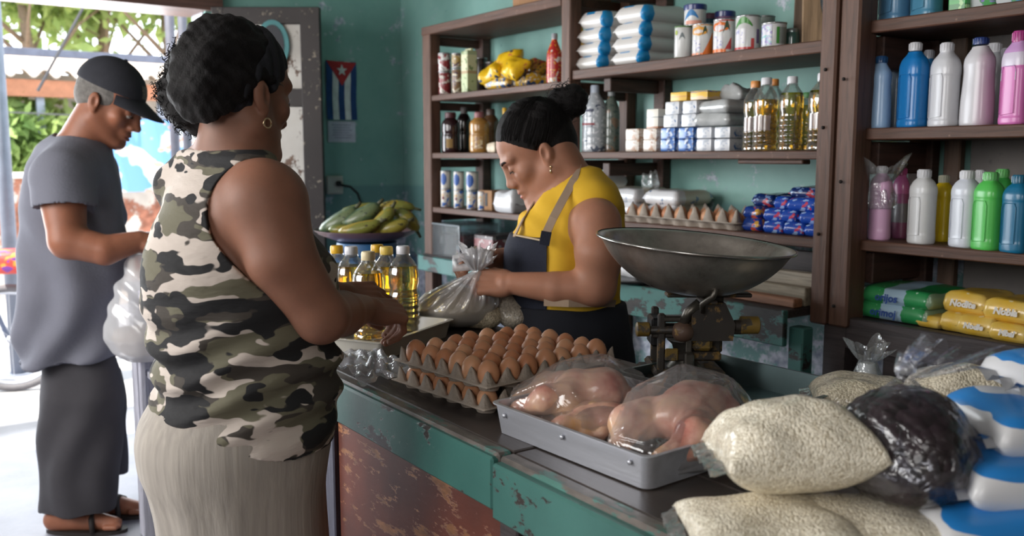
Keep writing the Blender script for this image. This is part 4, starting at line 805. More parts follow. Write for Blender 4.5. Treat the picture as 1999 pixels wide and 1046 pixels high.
# ---- unit B third shelf: rice packs, eggs tray, blue noodle packs
ZC = 1.182
ricep = M('clear_rice_pack', c8(196, 188, 168), .25, coat=.8, var=.12, scale=60, bump=.4, bscale=40); whp = Mband('white_rice_front', [(0, c8(214, 214, 216)), (.28, c8(196, 190, 170))], 1, wob=.05, coat=.8, bump=.4, spots=(40, .66, c8(110, 130, 160)))
sC = at(1310, ZC, 2.33)[1]
for (px, k, w, lb) in ((1243, 0, .12, 'lower left pack of white grain on the egg shelf'), (1245, 1, .13, 'upper left pack of white grain on the egg shelf'), (1312, 0, .17, 'lower right pack of white grain behind the egg tray'), (1315, 1, .175, 'upper right pack of white grain behind the egg tray'), (1207, 0, .10, 'pack of white grain half hidden by the shopkeeper\'s shoulder, lower'), (1210, 1, .10, 'pack of white grain half hidden by the shopkeeper\'s shoulder, upper')):
    p, s = at(px, ZC, 2.42); pack_thing('grain_pack', lb, 'pack', (p[0], 2.44, ZC + .006 + .052 * k), (w, .2, .058), whp, seed=30 + px + k, group='white grain packs', pinch=.04, n=14)
p, s = at(1270, ZC + .12, 2.44); t = thing('knotted_bag', 'small clear bag end knotted above the grain packs', 'bag', (p[0], 2.44, ZC + .113)); v_, f_ = pillow(.06, .05, .05, 3, 10, wr=.3); mk('bag', v_, f_, Mfilm('crinkled_film', (.93, .95, .96, 1), .18, .3, .1, 1.0, 30), t, True)
p, s = at(1186, ZC + .12, 2.44); pack_thing('white_packet', 'white packet on top of the grain next to the shopkeeper\'s shoulder', 'packet', (p[0], 2.45, ZC + .115), (.10, .12, .05), MATS['white_plastic'], seed=5)
noo = Mprint('blue_noodle_print', c8(28, 76, 176), c8(196, 60, 84), c8(160, 190, 230), .22, s1=34, t1=.62, s2=55, t2=.62); noo2 = Mprint('mixed_noodle_print', c8(26, 60, 140), c8(200, 150, 50), c8(190, 70, 60), .22, s1=30, t1=.56, s2=44, t2=.6); noo3 = Mprint('navy_noodle_print', c8(20, 44, 100), c8(170, 60, 70), c8(120, 150, 190), .25, s1=40, t1=.62)
for (px, row, w, mt, v, lb) in ((1471, 0, 40, noo2, 2.28, 'multicoloured noodle pack at the bottom left of the blue pile'), (1510, 0, 40, noo, 2.27, 'blue pack, bottom row, second from left in the noodle pile'), (1550, 0, 40, noo, 2.27, 'blue pack, bottom row, third from left in the noodle pile'), (1592, 0, 42, noo, 2.27, 'blue pack, bottom row, against the thick post'),
        (1471, 1, 36, noo2, 2.29, 'multicoloured noodle pack, second row at the left'), (1509, 1, 38, noo, 2.28, 'blue pack, second row, second from left in the noodle pile'), (1541, 1, 30, noo, 2.28, 'narrow blue pack, second row, middle of the noodle pile'), (1584, 1, 46, noo, 2.28, 'blue pack, second row, against the thick post'),
        (1492, 2, 44, noo3, 2.33, 'navy pack, third row at the left of the noodle pile'), (1525, 2, 26, noo, 2.30, 'small blue pack, third row in the middle'), (1565, 2, 60, noo, 2.29, 'broad blue pack, third row at the right'), (1572, 3, 64, noo3, 2.32, 'broad navy pack on the very top of the noodle pile')):
    p, s = at(px, ZC, v); h = (23.5 if row < 3 else 22) * s; pack_thing('noodle_pack', lb, 'pack', (p[0], p[1] + .06, ZC + row * 23.0 * s), (w * s * 1.2, .15, h * 1.1), mt, seed=px + row, group='blue noodle packs', rz=.06 * ((px // 7) % 3 - 1)  , e=.34, pinch=.03)
# ---- unit B counter shelf: white bags, planks
for i, (px, zz_, lb) in enumerate(((1222, .988, 'small white knotted bag, left one under the egg shelf'), (1245, .988, 'small white knotted bag, right one under the egg shelf'), (1215, 1.03, 'small white knotted bag resting on the two below the egg shelf'))):
    p, s = at(px, .985, 2.22); t = thing('white_bag', lb, 'bag', (p[0], 2.22, zz_)); v_, f_ = pillow(.075, .09, .055, 40 + i, 12, wr=.2); mk('bag', v_, f_, MATS['white_plastic'], t, True); MB().lathe([(.006, .05), (.004, .058), (.014, .068), (.012, .07)], 10).build('knot', MATS['white_plastic'], t, True)
p, s = at(1232, .985, 2.16); tag(MB().lathe([(.03, 0), (.15, .004), (.16, .01), (.155, .012), (.03, .006)], 28).build('dark_plate', M('dark_plate', c8(40, 42, 44), .3, .6), None, True, loc=(p[0], p[1] + .01, .985)), 'thin dark plate under the small white knotted bags', 'plate')
for k, (lb, col, x0, yy, h, dz) in enumerate((('reddish front plank lying lowest on the teal edged shelf', (160, 112, 84), -1.99, 2.15, .026, 0), ('grey plank lying on edge behind the reddish plank', (158, 146, 126), -1.96, 2.20, .055, 0), ('pale plank lying behind and highest against the wall', (172, 160, 142), -1.93, 2.25, .09, 0))):
    t = thing('loose_plank', lb, 'plank', ((x0 - 1.60) / 2, yy, .986)); bx('plank', (0, 0, h / 2), (-1.60 - x0 - .01, .04, h), Mwood('loose_wood_%s' % 'abc'[k], c8(*col), axis=0), t)
# ---- unit C: cleaning bottles
BP_A = [(.92, 0), (1, .015), (1, .07), (.96, .085), (.96, .60), (1, .62), (.99, .72), (.85, .80), (.5, .87), (.46, .89)]
BP_B = [(.92, 0), (1, .02), (.98, .30), (.9, .50), (.88, .62), (.92, .70), (.86, .78), (.5, .88), (.46, .90)]
BP_C = [(.92, 0), (1, .02), (1, .12), (.97, .14), (.97, .66), (1, .68), (.98, .76), (.75, .84), (.46, .885), (.44, .9)]
def Mplastic(name, col, rough=.35, sss=.1): m = M(name, col, rough, var=.04, scale=3, coat=.25); return m
def clean(label, px, z, v, wp, hp, col, cap, prof=BP_A, panel=True, sq=3.0, band=None, name='cleaning_bottle', capf=(.25, .885), rz=-.35, ribs=True):
    mt = band or Mplastic('plastic_%d_%d_%d' % col, c8(*col))
    t, r, h = bottle(label, px, z, v, wp / 1.12, hp, prof, mt, cap, capf, 32, sq, name, (), None, rz, 1.08, .8)
    if panel:
        a0, a1, n = -.62 * r, .62 * r, 0; m = MB(); z0, z1 = .12 * h, .58 * h
        # raised outline of the label panel on the front face
        m.tube([(a0, -.805 * r * prof[3][0] - .0008, z0), (a0, -.805 * r * prof[3][0] - .0008, z1), (a0 * .8, -.805 * r * prof[3][0] - .001, z1 + .01), (a1 * .8, -.805 * r * prof[3][0] - .001, z1 + .01), (a1, -.805 * r * prof[3][0] - .0008, z1), (a1, -.805 * r * prof[3][0] - .0008, z0), (a0 * .9, -.805 * r * prof[3][0] - .0008, z0 - .004), (a0, -.805 * r * prof[3][0] - .0008, z0)], .0011, 6)
        m.build('panel_edge', mt, t, True)
    if ribs:
        m = MB(); cr = capf[0] * 2 * r
        for i in range(16): a = 2 * math.pi * i / 16; m.box((cr * 1.01 * math.cos(a), cr * 1.01 * math.sin(a), (capf[1] + 1) / 2 * h), (.0014, .0014, h * (1 - capf[1]) * .7))
        tag(m.build('cap_ribs', cap, t), kind='stuff')
    return t
Z0, Z1, Z2, Z3 = 1.787, 1.497, 1.187, .963
bl1 = (84, 142, 176); tealc = Mplastic('teal_cap', c8(50, 116, 150))
clean('steel blue jug with a label panel on the top right shelf, left one', 1745, Z0, 2.33, 64, 150, (86, 132, 166), blue_cap, BP_A)
clean('steel blue jug with a label panel on the top right shelf, right one', 1808, Z0, 2.33, 64, 150, (78, 138, 168), blue_cap, BP_A)
p, s = at(1869, Z0, 2.31); t = thing('green_box', 'bright green printed carton on the top right shelf', 'box', (p[0], p[1] + .03, Z0)); MB().box((0, 0, .09), (36 * s, .07, .18), bev=.003).build('carton', Mband('green_box_print', [(0, c8(40, 130, 60)), (.12, c8(60, 170, 80)), (.5, c8(140, 200, 120))], 2, spots=(40, .6, c8(170, 214, 150)), bump=0), t)
p, s = at(1913, Z0, 2.33); pack_thing('detergent_pouch', 'white pouch with green and violet print on the top right shelf', 'pouch', (p[0], p[1] + .04, Z0), (62 * s, .10, .15), Mprint('pouch_print', c8(206, 212, 214), c8(90, 170, 100), c8(150, 140, 200), .3, s1=26), seed=2)
p, s = at(1970, Z0, 2.33); pack_thing('detergent_pouch', 'white pouch with blue edge at the far end of the top right shelf', 'pouch', (p[0], p[1] + .04, Z0), (58 * s, .10, .15), Mband('pouch_print_b', [(0, c8(206, 212, 214)), (.6, c8(90, 160, 190))], 0, wob=.3, spots=(30, .6, c8(110, 170, 130))), seed=3)
clean('pale blue slim bottle with dark blue cap by the thick post', 1714, Z1, 2.30, 54, 138, (150, 182, 216), Mplastic('deep_blue_cap', c8(40, 84, 130)), BP_B, False, 2.2, capf=(.23, .9))
clean('clear grey bottle with violet cap peeping behind the pale blue one', 1742, Z1, 2.43, 38, 132, (120, 134, 150), Mplastic('violet_cap', c8(110, 110, 160)), BP_B, False, 2.2)
clean('strong blue bottle with white cap, second in the middle right row', 1779, Z1, 2.30, 60, 162, (26, 120, 190), white_cap, BP_A, capf=(.215, .9))
clean('dark blue bottle behind the strong blue one', 1806, Z1, 2.42, 40, 150, (40, 96, 140), grey_cap, BP_A, False)
clean('white bottle with white cap in the middle right row', 1840, Z1, 2.30, 60, 160, (206, 206, 210), white_cap, BP_A, capf=(.225, .885))
whv = Mband('white_violet_plastic', [(0, c8(206, 206, 210)), (.7, c8(202, 198, 202)), (.92, c8(192, 166, 182))], 0, interp='LINEAR', bump=0)
clean('broad white bottle with navy cap in the middle right row', 1905, Z1, 2.30, 70, 168, (204, 204, 208), Mplastic('navy_cap', c8(44, 64, 120)), BP_B, False, 2.4, band=whv, capf=(.215, .92))
clean('white bottle hidden behind the broad one, only cap and shoulder showing', 1932, Z1, 2.43, 54, 160, (176, 178, 182), white_cap, BP_A, False)
pk = Mband('pink_half_full', [(0, c8(206, 110, 176)), (.70, c8(206, 196, 212)), (.86, c8(196, 150, 200))], 2, bump=0)
clean('pink bottle with magenta cap and pale shoulder at the right edge', 1980, Z1, 2.28, 62, 178, (206, 110, 176), Mplastic('magenta_cap', c8(170, 60, 130)), BP_A, True, 3, band=pk, capf=(.24, .88))
clean('frosted bottle set back beside the pink one', 1955, Z1, 2.43, 40, 150, (160, 164, 166), grey_cap, BP_A, False)
lp = clean('pale pink bottle with a clear bag pulled over its top', 1715, Z2, 2.31, 50, 142, (216, 170, 204), white_cap, BP_C, False, 2.3, capf=(.22, .9))
p, s = at(1717, Z2 + .10, 2.31); t = thing('clear_bag', 'crinkled clear bag slipped over the pale pink bottle', 'bag', (p[0], 2.31, Z2 + .085)); v_, f_ = gathered((0, 0, 0), .043, .036, (-.004, 0, .075), .033, seed=9, h0=.004, frill=.055, fr=.034, amp=.006, pleats=9); mk('bag', v_, f_, MATS['crinkled_film'], t, True)
clean('half empty pink bottle with pink cap and clear label behind', 1754, Z2, 2.40, 40, 136, (170, 80, 130), Mplastic('pink_cap', c8(176, 76, 128)), BP_B, False, 2.2, band=Mband('pink_half_b', [(0, c8(130, 70, 100)), (.25, c8(120, 116, 120)), (.55, c8(150, 80, 120)), (.7, c8(190, 100, 150))], 2, bump=0))
clean('opaque white bottle in the lower right row', 1797, Z2, 2.30, 55, 143, (212, 212, 212), white_cap, BP_C)
clean('yellow bottle with clear cap between the two white ones', 1836, Z2, 2.40, 42, 128, (206, 176, 30), M('clear_cap', c8(180, 180, 160), .3), BP_C)
clean('milky white bottle left of the green bottles', 1880, Z2, 2.30, 58, 148, (206, 210, 218), white_cap, BP_C)
clean('milky bottle behind, its cap showing beside the green ones', 1905, Z2, 2.42, 40, 142, (200, 206, 206), white_cap, BP_C, False)
clean('bright green bottle in front in the lower right row', 1925, Z2, 2.28, 60, 150, (84, 190, 84), Mplastic('green_plastic_cap', c8(110, 190, 110)), BP_C)
clean('green bottle directly behind the bright green one', 1948, Z2, 2.41, 50, 148, (70, 170, 80), MATS['green_plastic_cap'], BP_C, False)
clean('dark teal blue bottle at the right edge of the lower row', 1981, Z2, 2.27, 60, 150, (20, 104, 140), Mplastic('dark_teal_cap', c8(24, 96, 124)), BP_C)
# bottom shelf packs
gp = Mband('green_pack_print', [(0, c8(206, 214, 214)), (.06, c8(50, 150, 84)), (.34, c8(176, 206, 226)), (.64, c8(46, 150, 84)), (.93, c8(150, 180, 150))], 0, wob=.06, coat=.7, spots=(46, .69, c8(200, 226, 206)), bump=.3)
ink = M('blue_ink', c8(50, 84, 160), .5)
for k, (py, lb) in enumerate(((0, 'green and white pack with blue writing, lower of the two'), (1, 'green and white pack with blue writing, upper of the two'))):
    p, s = at(1750 + 5 * k, Z3, 2.29); h = 34 * s; t = pack_thing('green_pack', lb, 'pack', (p[0] - .005, p[1] + .09, Z3 + k * 30 * s), (.225, .22, h * 1.12), gp, seed=60 + k, rz=-.05, pinch=.02, e=.4, n=16)
    letters(('orijos', 'orimoj')[1 - k], .030, ink, t, (-.02, -.113, h * .5), (math.pi / 2, 0, 0), sx=1.0, bold=.0008, shear=.1)
yp = Mband('yellow_pack_print', [(0, c8(226, 190, 90)), (.5, c8(222, 178, 56)), (1, c8(226, 196, 110))], 0, wob=.3, coat=.7, spots=(30, .68, c8(230, 214, 170)), bump=.35, interp='LINEAR'); wink = M('white_ink', c8(226, 222, 214), .5)
for (px, row, w, h, v, lb, tx) in ((1813, 0, 42, 24, 2.27, 'small flat yellow pack at the left of the yellow pile', ''), (1857, 0, 40, 36, 2.27, 'yellow pack turned end on, bottom row', ''), (1903, 0, 66, 38, 2.26, 'yellow pack, bottom row, middle of the yellow pile', 'Nodle'), (1968, 0, 68, 36, 2.25, 'yellow pack, bottom row at the right edge', 'Mbal'), (1880, 1, 78, 40, 2.29, 'yellow pack, upper row left', 'Nodite'), (1963, 1, 84, 42, 2.27, 'yellow pack, upper row right', 'Nobla')):
    p, s = at(px, Z3, v); t = pack_thing('yellow_pack', lb, 'pack', (p[0], p[1] + .075, Z3 + row * 35 * s), (w * s * 1.16, .16, h * s * 1.1), yp, seed=px, group='yellow food packs', rz=-.04, pinch=.03, e=.38, n=14)
    if tx: letters(tx, .024 if row else .02, wink, t, (0, -.083, h * s * .55), (math.pi / 2, 0, 0), bold=.0012, shear=.25)
# ================================================================ THINGS ON THE COUNTER
CT_ = CT + .0005
rng = random.Random(7)
# ---- eggs in moulded trays: 6 along the counter edge, 7 rows deep
PITCH_, NC, NR = .0447, 6, 7
pulp = M('moulded_pulp', c8(158, 146, 134), .9, scale=30, bump=.5, bscale=160, var=.12)
def tray_mesh(nc, nr, p, hgt=.034, sub=8):
    nx, ny = nc * sub, nr * sub; xs = np.linspace(0, nc * p, nx + 1); ys = np.linspace(0, nr * p, ny + 1); X_, Y_ = np.meshgrid(xs, ys, indexing='ij')
    bx_ = .5 * (1 + np.cos(2 * np.pi * X_ / p)); by_ = .5 * (1 + np.cos(2 * np.pi * Y_ / p))
    Zt = hgt * (.30 * np.maximum(bx_, by_) + .80 * (bx_ * by_) ** 1.3) + .003
    rows = [np.stack([X_, Y_, Zt], -1)]
    v = rows[0].reshape(-1, 3).tolist(); f = []; id_ = lambda i, j: i * (ny + 1) + j
    for i in range(nx):
        for j in range(ny): f.append((id_(i, j), id_(i + 1, j), id_(i + 1, j + 1), id_(i, j + 1)))
    loop = [(i, 0) for i in range(nx)] + [(nx, j) for j in range(ny)] + [(i, ny) for i in range(nx, 0, -1)] + [(0, j) for j in range(ny, 0, -1)]
    prev = [id_(i, j) for i, j in loop]; n = len(loop)
    for (out, zf, scal) in ((.001, None, 0), (.004, .40, 0), (.012, .42, 0), (.012, .36, 0), (.004, .34, 0), (.000, .2, 1), (-.004, 0, 1)):
        cur = []
        for q, (i, j) in enumerate(loop):
            x, y = xs[i], ys[j]; cx = -1 if i == 0 else (1 if i == nx else 0); cy = -1 if j == 0 else (1 if j == ny else 0)
            t_ = (x if cy != 0 and cx == 0 else y) / p; sc = .5 * (1 + math.cos(2 * math.pi * t_)) if (cx == 0 or cy == 0) else 1
            o_ = out - scal * .018 * sc ** 1.5; zz = Zt[i, j] if zf is None else hgt * zf
            v.append((x + cx * o_, y + cy * o_, zz)); cur.append(len(v) - 1)
        for q in range(n): f.append((prev[q], cur[q], cur[(q + 1) % n], prev[(q + 1) % n]))
        prev = cur
    return v, f
eggm = [M('egg_shell_%d' % i, c8(*c), .42, var=.07, scale=14, sss=.15) for i, c in enumerate(((196, 140, 104), (186, 126, 90), (204, 152, 116)))]
ep = [(.0005, 0), (.008, .0012), (.0145, .0055), (.0188, .0125), (.0204, .021), (.0196, .030), (.0165, .0385), (.011, .0450), (.005, .0487), (.0005, .0498)]
egg_proto = []
for m_ in eggm:
    q = MB().lathe(ep, 18, cap=False); me = bpy.data.meshes.new('egg'); me.from_pydata(q.v, [], q.f); me.materials.append(m_); me.polygons.foreach_set('use_smooth', [True] * len(me.polygons)); egg_proto.append(me)
def egg(loc, label, group, tilt=.12):
    o = bpy.data.objects.new('egg', egg_proto[rng.randrange(3)]); COL.objects.link(o); o.location = [float(x) for x in loc]; o.rotation_euler = (rng.uniform(-tilt, tilt), rng.uniform(-tilt, tilt), rng.uniform(0, 6)); s = rng.uniform(.96, 1.05); o.scale = (s, s, s); return tag(o, label, 'egg', group)
ETH = math.radians(5); ex, ey = np.array((math.cos(ETH), math.sin(ETH))), np.array((-math.sin(ETH), math.cos(ETH)))
EO = np.array((-1.515, .838)) - PITCH_ / 2 * (ex + ey) + ey * .004
tv, tf = tray_mesh(NC, NR, PITCH_)
lowt = thing('egg_tray', 'lower grey moulded egg tray resting on the counter', 'egg tray', (EO[0], EO[1], CT_), ETH); mk('tray', tv, tf, pulp, lowt, True)
UP = .040
upt = thing('egg_tray', 'upper grey moulded egg tray full of brown eggs', 'egg tray', (EO[0] + .004, EO[1] + .003, CT_ + UP), ETH); o = mk('tray', tv, tf, pulp, upt, True)
ords = ('first', 'second', 'third', 'fourth', 'fifth', 'sixth', 'seventh')
for j in range(NR):
    for i in range(NC):
        c = EO + ex * PITCH_ * (i + .5) + ey * PITCH_ * (j + .5) + (.004, .003)
        egg((c[0], c[1], CT_ + UP + .004), 'brown egg in the upper tray, %s from left in the %s row from front' % (ords[i], ords[j]), 'brown eggs in the upper tray')
for (i, j) in [(i, 0) for i in range(NC)] + [(0, j) for j in range(1, 5)]:
    c = EO + ex * PITCH_ * (i + .5) + ey * PITCH_ * (j + .5)
    o = egg((c[0], c[1], CT_ + .003), 'brown egg in the lower tray, %s from left in the %s row from front' % (ords[i], ords[j]), 'brown eggs in the lower tray', .05); o.scale = (.93, .93, .80)
# eggs on the shelf
p, s = at(1225, ZC, 2.29); q, _ = at(1452, ZC, 2.29); L_ = q[0] - p[0]; P2 = L_ / 9
tv2, tf2 = tray_mesh(9, 3, P2, .062); st_ = thing('egg_tray', 'long grey egg tray on the shelf behind the scale', 'egg tray', (p[0], 2.255, ZC)); mk('tray', tv2, tf2, pulp, st_, True)
for i in range(9):
    for j in range(2):
        o = egg((p[0] + P2 * (i + .5), 2.255 + P2 * (j + .5), ZC + .003), 'brown egg in the shelf tray, %s from left in the %s row' % (('first', 'second', 'third', 'fourth', 'fifth', 'sixth', 'seventh', 'eighth', 'ninth')[i], ('front', 'second')[j]), 'brown eggs in the shelf tray'); o.scale = (1.2, 1.2, 1.2)
# ---- white tray with oil bottles
def pan(name, label, cat, loc, rz, w, d, h, flare, t_, mat, rim=.006):
    t = thing(name, label, cat, loc, rz); m = MB(); bm = []
    def ring(x, y, z, r=.015, k=4):
        o = []
        for (sx_, sy_, a0) in ((1, 1, 0), (-1, 1, 90), (-1, -1, 180), (1, -1, 270)):
            for i in range(k + 1): a = math.radians(a0 + 90 * i / k); o.append((sx_ * (x - r) + r * math.cos(a), sy_ * (y - r) + r * math.sin(a), z))
        return o
    rs = [ring(w / 2 - flare, d / 2 - flare, 0), ring(w / 2, d / 2, h - .003), ring(w / 2 + rim, d / 2 + rim, h - .002), ring(w / 2 + rim, d / 2 + rim, h), ring(w / 2 - t_, d / 2 - t_, h), ring(w / 2 - flare - t_, d / 2 - flare - t_, t_)]
    n = len(rs[0]); v = [p_ for r_ in rs for p_ in r_]; f = [(k * n + i, k * n + (i + 1) % n, (k + 1) * n + (i + 1) % n, (k + 1) * n + i) for k in range(5) for i in range(n)]
    f += [tuple(reversed(range(n))), tuple(range(5 * n, 6 * n))]; o = mk('pan', v, f, mat, t, True); sharp(o.data, 40); return t
a_, b_ = np.array((-.5, .866)), np.array((-.866, -.5)); Nn = np.array((-1.735, .885))
tc_ = Nn + a_ * .165 + b_ * .125
otray = pan('white_tray', 'shallow white enamel tray under the oil bottles', 'tray', (tc_[0], tc_[1], CT_), math.atan2(a_[1], a_[0]), .32, .24, .043, .008, .004, M('white_enamel', c8(196, 192, 182), .35, coat=.4, var=.06))
for (px, py, hp, cap, lb) in ((789, 643, .218, white_cap, 'oil bottle with white cap at the right of the white tray'), (722, 664, .218, M('cream_cap', c8(216, 200, 160), .4), 'oil bottle with cream cap at the front of the white tray by the hand'), (757, 640, .214, M('half_cap', c8(220, 190, 90), .4), 'oil bottle with white and yellow cap behind the right one in the tray'), (739, 630, .212, yellow_cap, 'oil bottle with yellow cap farthest back in the white tray'), (689, 642, .216, white_cap, 'oil bottle with white cap left of the front one in the tray'), (661, 636, .214, yellow_cap, 'oil bottle with yellow cap at the left end of the white tray')):
    p = PZ(px, py, CT_ + .006); oil_bottle(lb, (p[0], p[1], CT_ + .005), .079, hp, cap, 'oil bottles in the white tray', rz=px, n=26, fill=.77)
# crumpled clear wrapper
def crumple(label, loc, rz, w, d, amp, seed, mat, n=34, name='crumpled_wrapper'):
    t = thing(name, label, 'wrapper', loc, rz); u = np.linspace(-.5, .5, n); X_, Y_ = np.meshgrid(u, u, indexing='ij'); rs = np.random.RandomState(seed); Zc = np.zeros_like(X_)
    for _ in range(26):
        a = rs.uniform(0, 6.28); o = rs.uniform(-.5, .5); Zc += rs.uniform(.3, 1) * np.abs(np.sin((X_ * math.cos(a) + Y_ * math.sin(a) + o) * rs.uniform(6, 22)))
    Zc = (Zc - Zc.min()) / (Zc.max() - Zc.min()); Zc = Zc * amp * (1 - .6 * (2 * np.abs(X_)) ** 3) + .002
    ang = np.arctan2(Y_, X_); k = 1 + .16 * np.sin(3 * ang + seed) + .08 * np.sin(7 * ang)
    v = np.stack([X_ * w * k, Y_ * d * k, Zc], -1).reshape(-1, 3); idx = np.arange(n * n).reshape(n, n)
    f = np.stack([idx[:-1, :-1].ravel(), idx[1:, :-1].ravel(), idx[1:, 1:].ravel(), idx[:-1, 1:].ravel()], 1); mk('wrapper', v, f, mat, t, False); return t
p = PZ(700, 728, CT_); crumple('crumpled clear plastic wrapper lying on the counter beside the egg trays', (p[0], p[1] + .02, CT_), -.1, .26, .12, .04, 5, Mfilm('shiny_wrapper', (.86, .88, .95, 1), .32, .45, .15, .6, 40))
# ---- bag of rice being tied
film = Mfilm('thin_white_bag', (.98, .98, 1.0, 1), .30, .22, .18, .5, 20)
rice = Mgrain('rice_in_bag', c8(228, 214, 186), c8(180, 164, 134), 260, coat=.15)
bc = PZ(884, 634, CT_); gp_ = np.array(PD(932, 528, 2.30))
rb_ = thing('rice_bag', 'half filled clear bag of rice being knotted by the shopkeeper', 'bag', (bc[0], bc[1], CT_))
q = SDF((bc[0] - .18, bc[1] - .18, CT_ - .02), (bc[0] + .18, bc[1] + .18, CT_ + .16), .004)
q.ell((bc[0], bc[1], CT_ + .042), (.114, .10, .048), k=.01).ell((bc[0] + .01, bc[1], CT_ + .066), (.084, .078, .032), k=.03).ell((bc[0] + .075, bc[1] + .05, CT_ + .03), (.05, .05, .035), k=.02).half((0, 0, CT_ + .001), (0, 0, -1))
ro = q.mesh('rice', rice, rb_, disp=lambda c: .004 * vnoise(c, 8, (6, 12)))
v_, f_ = gathered((bc[0], bc[1], CT_ + .001), .125, .11, gp_, .011, seed=3, h0=.045, frill=.05, fr=.03, amp=.012)
mk('film', v_, f_, film, rb_, True, True)
m = MB()       # the two ears of the knot
for (dx, dz, r_, ln) in ((-.055, .012, .012, .05), (.03, .03, .011, .04), (-.02, .035, .010, .03)):
    d_ = CR * dx; P0 = gp_ + np.array((0, 0, .006)); pts = [P0, P0 + d_ * .5 + (0, 0, dz + .02), P0 + d_ + (0, 0, dz + .012), P0 + d_ * 1.05 + (0, 0, dz - .012), P0 + d_ * .5 + (0, 0, dz * .3), P0]; m.tube(pts, [.008, r_, r_ * 1.1, r_, r_ * .8, .007], 9)
mk('knot', m.v, m.f, Mfilm('bag_knot_film', (.96, .96, .98, 1), .42, .25, .2, .5, 40), rb_, True, True)
p = PZ(985, 640, CT_); t2 = thing('grain_bag', 'small clear bag of grain slumped against the tied rice bag', 'bag', (p[0], p[1] + .03, CT_)); q = SDF((-.1, -.1, -.02), (.1, .1, .16), .004); q.ell((.0, 0, .028), (.05, .045, .03), k=.02).cone((0, 0, .04), (-.03, -.02, .10), .03, .012, .03).half((0, 0, .001), (0, 0, -1)); q.mesh('grain', Mgrain('pale_grain', c8(176, 166, 150), c8(140, 132, 120), 240, coat=.8), t2, world=False, disp=lambda c: .004 * vnoise(c, 4, (8, 16)))
# ---- bowl of plantains on a blue drum
bp0 = PD(717, 470, 3.6); drum_z = float(bp0[2])
dr = thing('blue_drum', 'dull blue plastic drum under the fruit bowl', 'drum', (bp0[0], bp0[1], 0)); lathe_obj('drum', [(.19, 0), (.2, .02), (.2, .3), (.208, .32), (.208, .36), (.2, .38), (.2, .7), (.208, .72), (.208, .76), (.2, .78), (.2, drum_z - .06), (.19, drum_z - .05), (.13, drum_z - .045), (.12, drum_z - .004)], M('drum_blue', c8(36, 92, 140), .45), dr, 36)
bw = thing('fruit_bowl', 'wide shallow maroon bowl heaped with green and yellow plantains', 'bowl', (bp0[0], bp0[1], drum_z)); lathe_obj('bowl', [(.08, 0), (.13, .006), (.19, .03), (.205, .046), (.21, .048), (.205, .042), (.13, .014), (.001, .01)], M('maroon_enamel', c8(112, 82, 84), .35, coat=.3), bw, 40)
gr_ = Mprint('green_plantain', c8(74, 96, 70), c8(98, 112, 76), c8(50, 62, 48), .45, s1=16, t1=.52, s2=40, t2=.66); ye_ = Mprint('ripe_plantain', c8(150, 132, 44), c8(120, 122, 50), c8(74, 66, 30), .45, s1=14, t1=.5, s2=46, t2=.64); yg_ = Mprint('yellow_green_plantain', c8(104, 112, 50), c8(136, 126, 46), c8(66, 64, 34), .45, s1=14, t1=.5, s2=40, t2=.64)
def plantain(label, px, py, ang, ln, r, mat, dh=0.0, bend=.25, rollx=0.0):
    d = 3.6 + dh; c = PD(px, py, d); t = thing('plantain', label, 'plantain', c, math.atan2(CR[1], CR[0])); m = MB(); pts = []; rr = []; n = 13
    for i in range(n):
        u = i / (n - 1); x = (u - .5) * ln * .88; y = bend * ln * (.25 - (u - .5) ** 2) * -1; ca, sa = math.cos(ang), math.sin(ang)
        pts.append((x * ca - y * sa, rollx * (u - .5), x * sa + y * ca)); rr.append(r * 1.28 * (max(.02, math.sin(math.pi * (.04 + .92 * u)) ** .5)) if 0 < i < n - 1 else r * .22)
    m.tube(pts, rr, 7); m.build('fruit', mat, t, True); m = MB(); e = Vector(pts[-1]); d_ = (e - Vector(pts[-2])).normalized(); m.tube([e - d_ * .004, e + d_ * .025], [r * .3, r * .24], 6); m.build('stem', M('plantain_stem', c8(70, 70, 46), .7), t, True)
for a in (('large dark green plantain lying at the left of the bowl', 660, 427, .55, .20, .030, gr_, -.03, .3), ('dark green plantain second from the left, lying on top', 702, 418, .5, .20, .029, gr_, -.05, .28), ('yellow plantain lying low in the front of the bowl', 702, 442, .22, .19, .022, ye_, -.13, .2), ('pale green plantain peeping out behind the dark ones', 700, 407, .2, .17, .022, yg_, .05, .2), ('spotted yellow plantain standing steeply in the middle', 742, 432, .85, .17, .026, ye_, -.09, .2), ('yellow green plantain curving over the top right of the heap', 770, 412, .12, .19, .022, ye_, -.02, -.35), ('yellow green plantain drooping at the right of the bowl', 790, 432, -.7, .15, .024, yg_, -.05, -.4), ('olive plantain lying under the right side of the heap', 768, 440, .3, .14, .023, yg_, -.10, .2), ('small green plantain low behind the middle of the heap', 728, 440, .1, .14, .022, gr_, .04, .2), ('olive tip of a plantain low at the left of the yellow one', 668, 447, .0, .12, .018, yg_, -.08, .1)): plantain(*a)
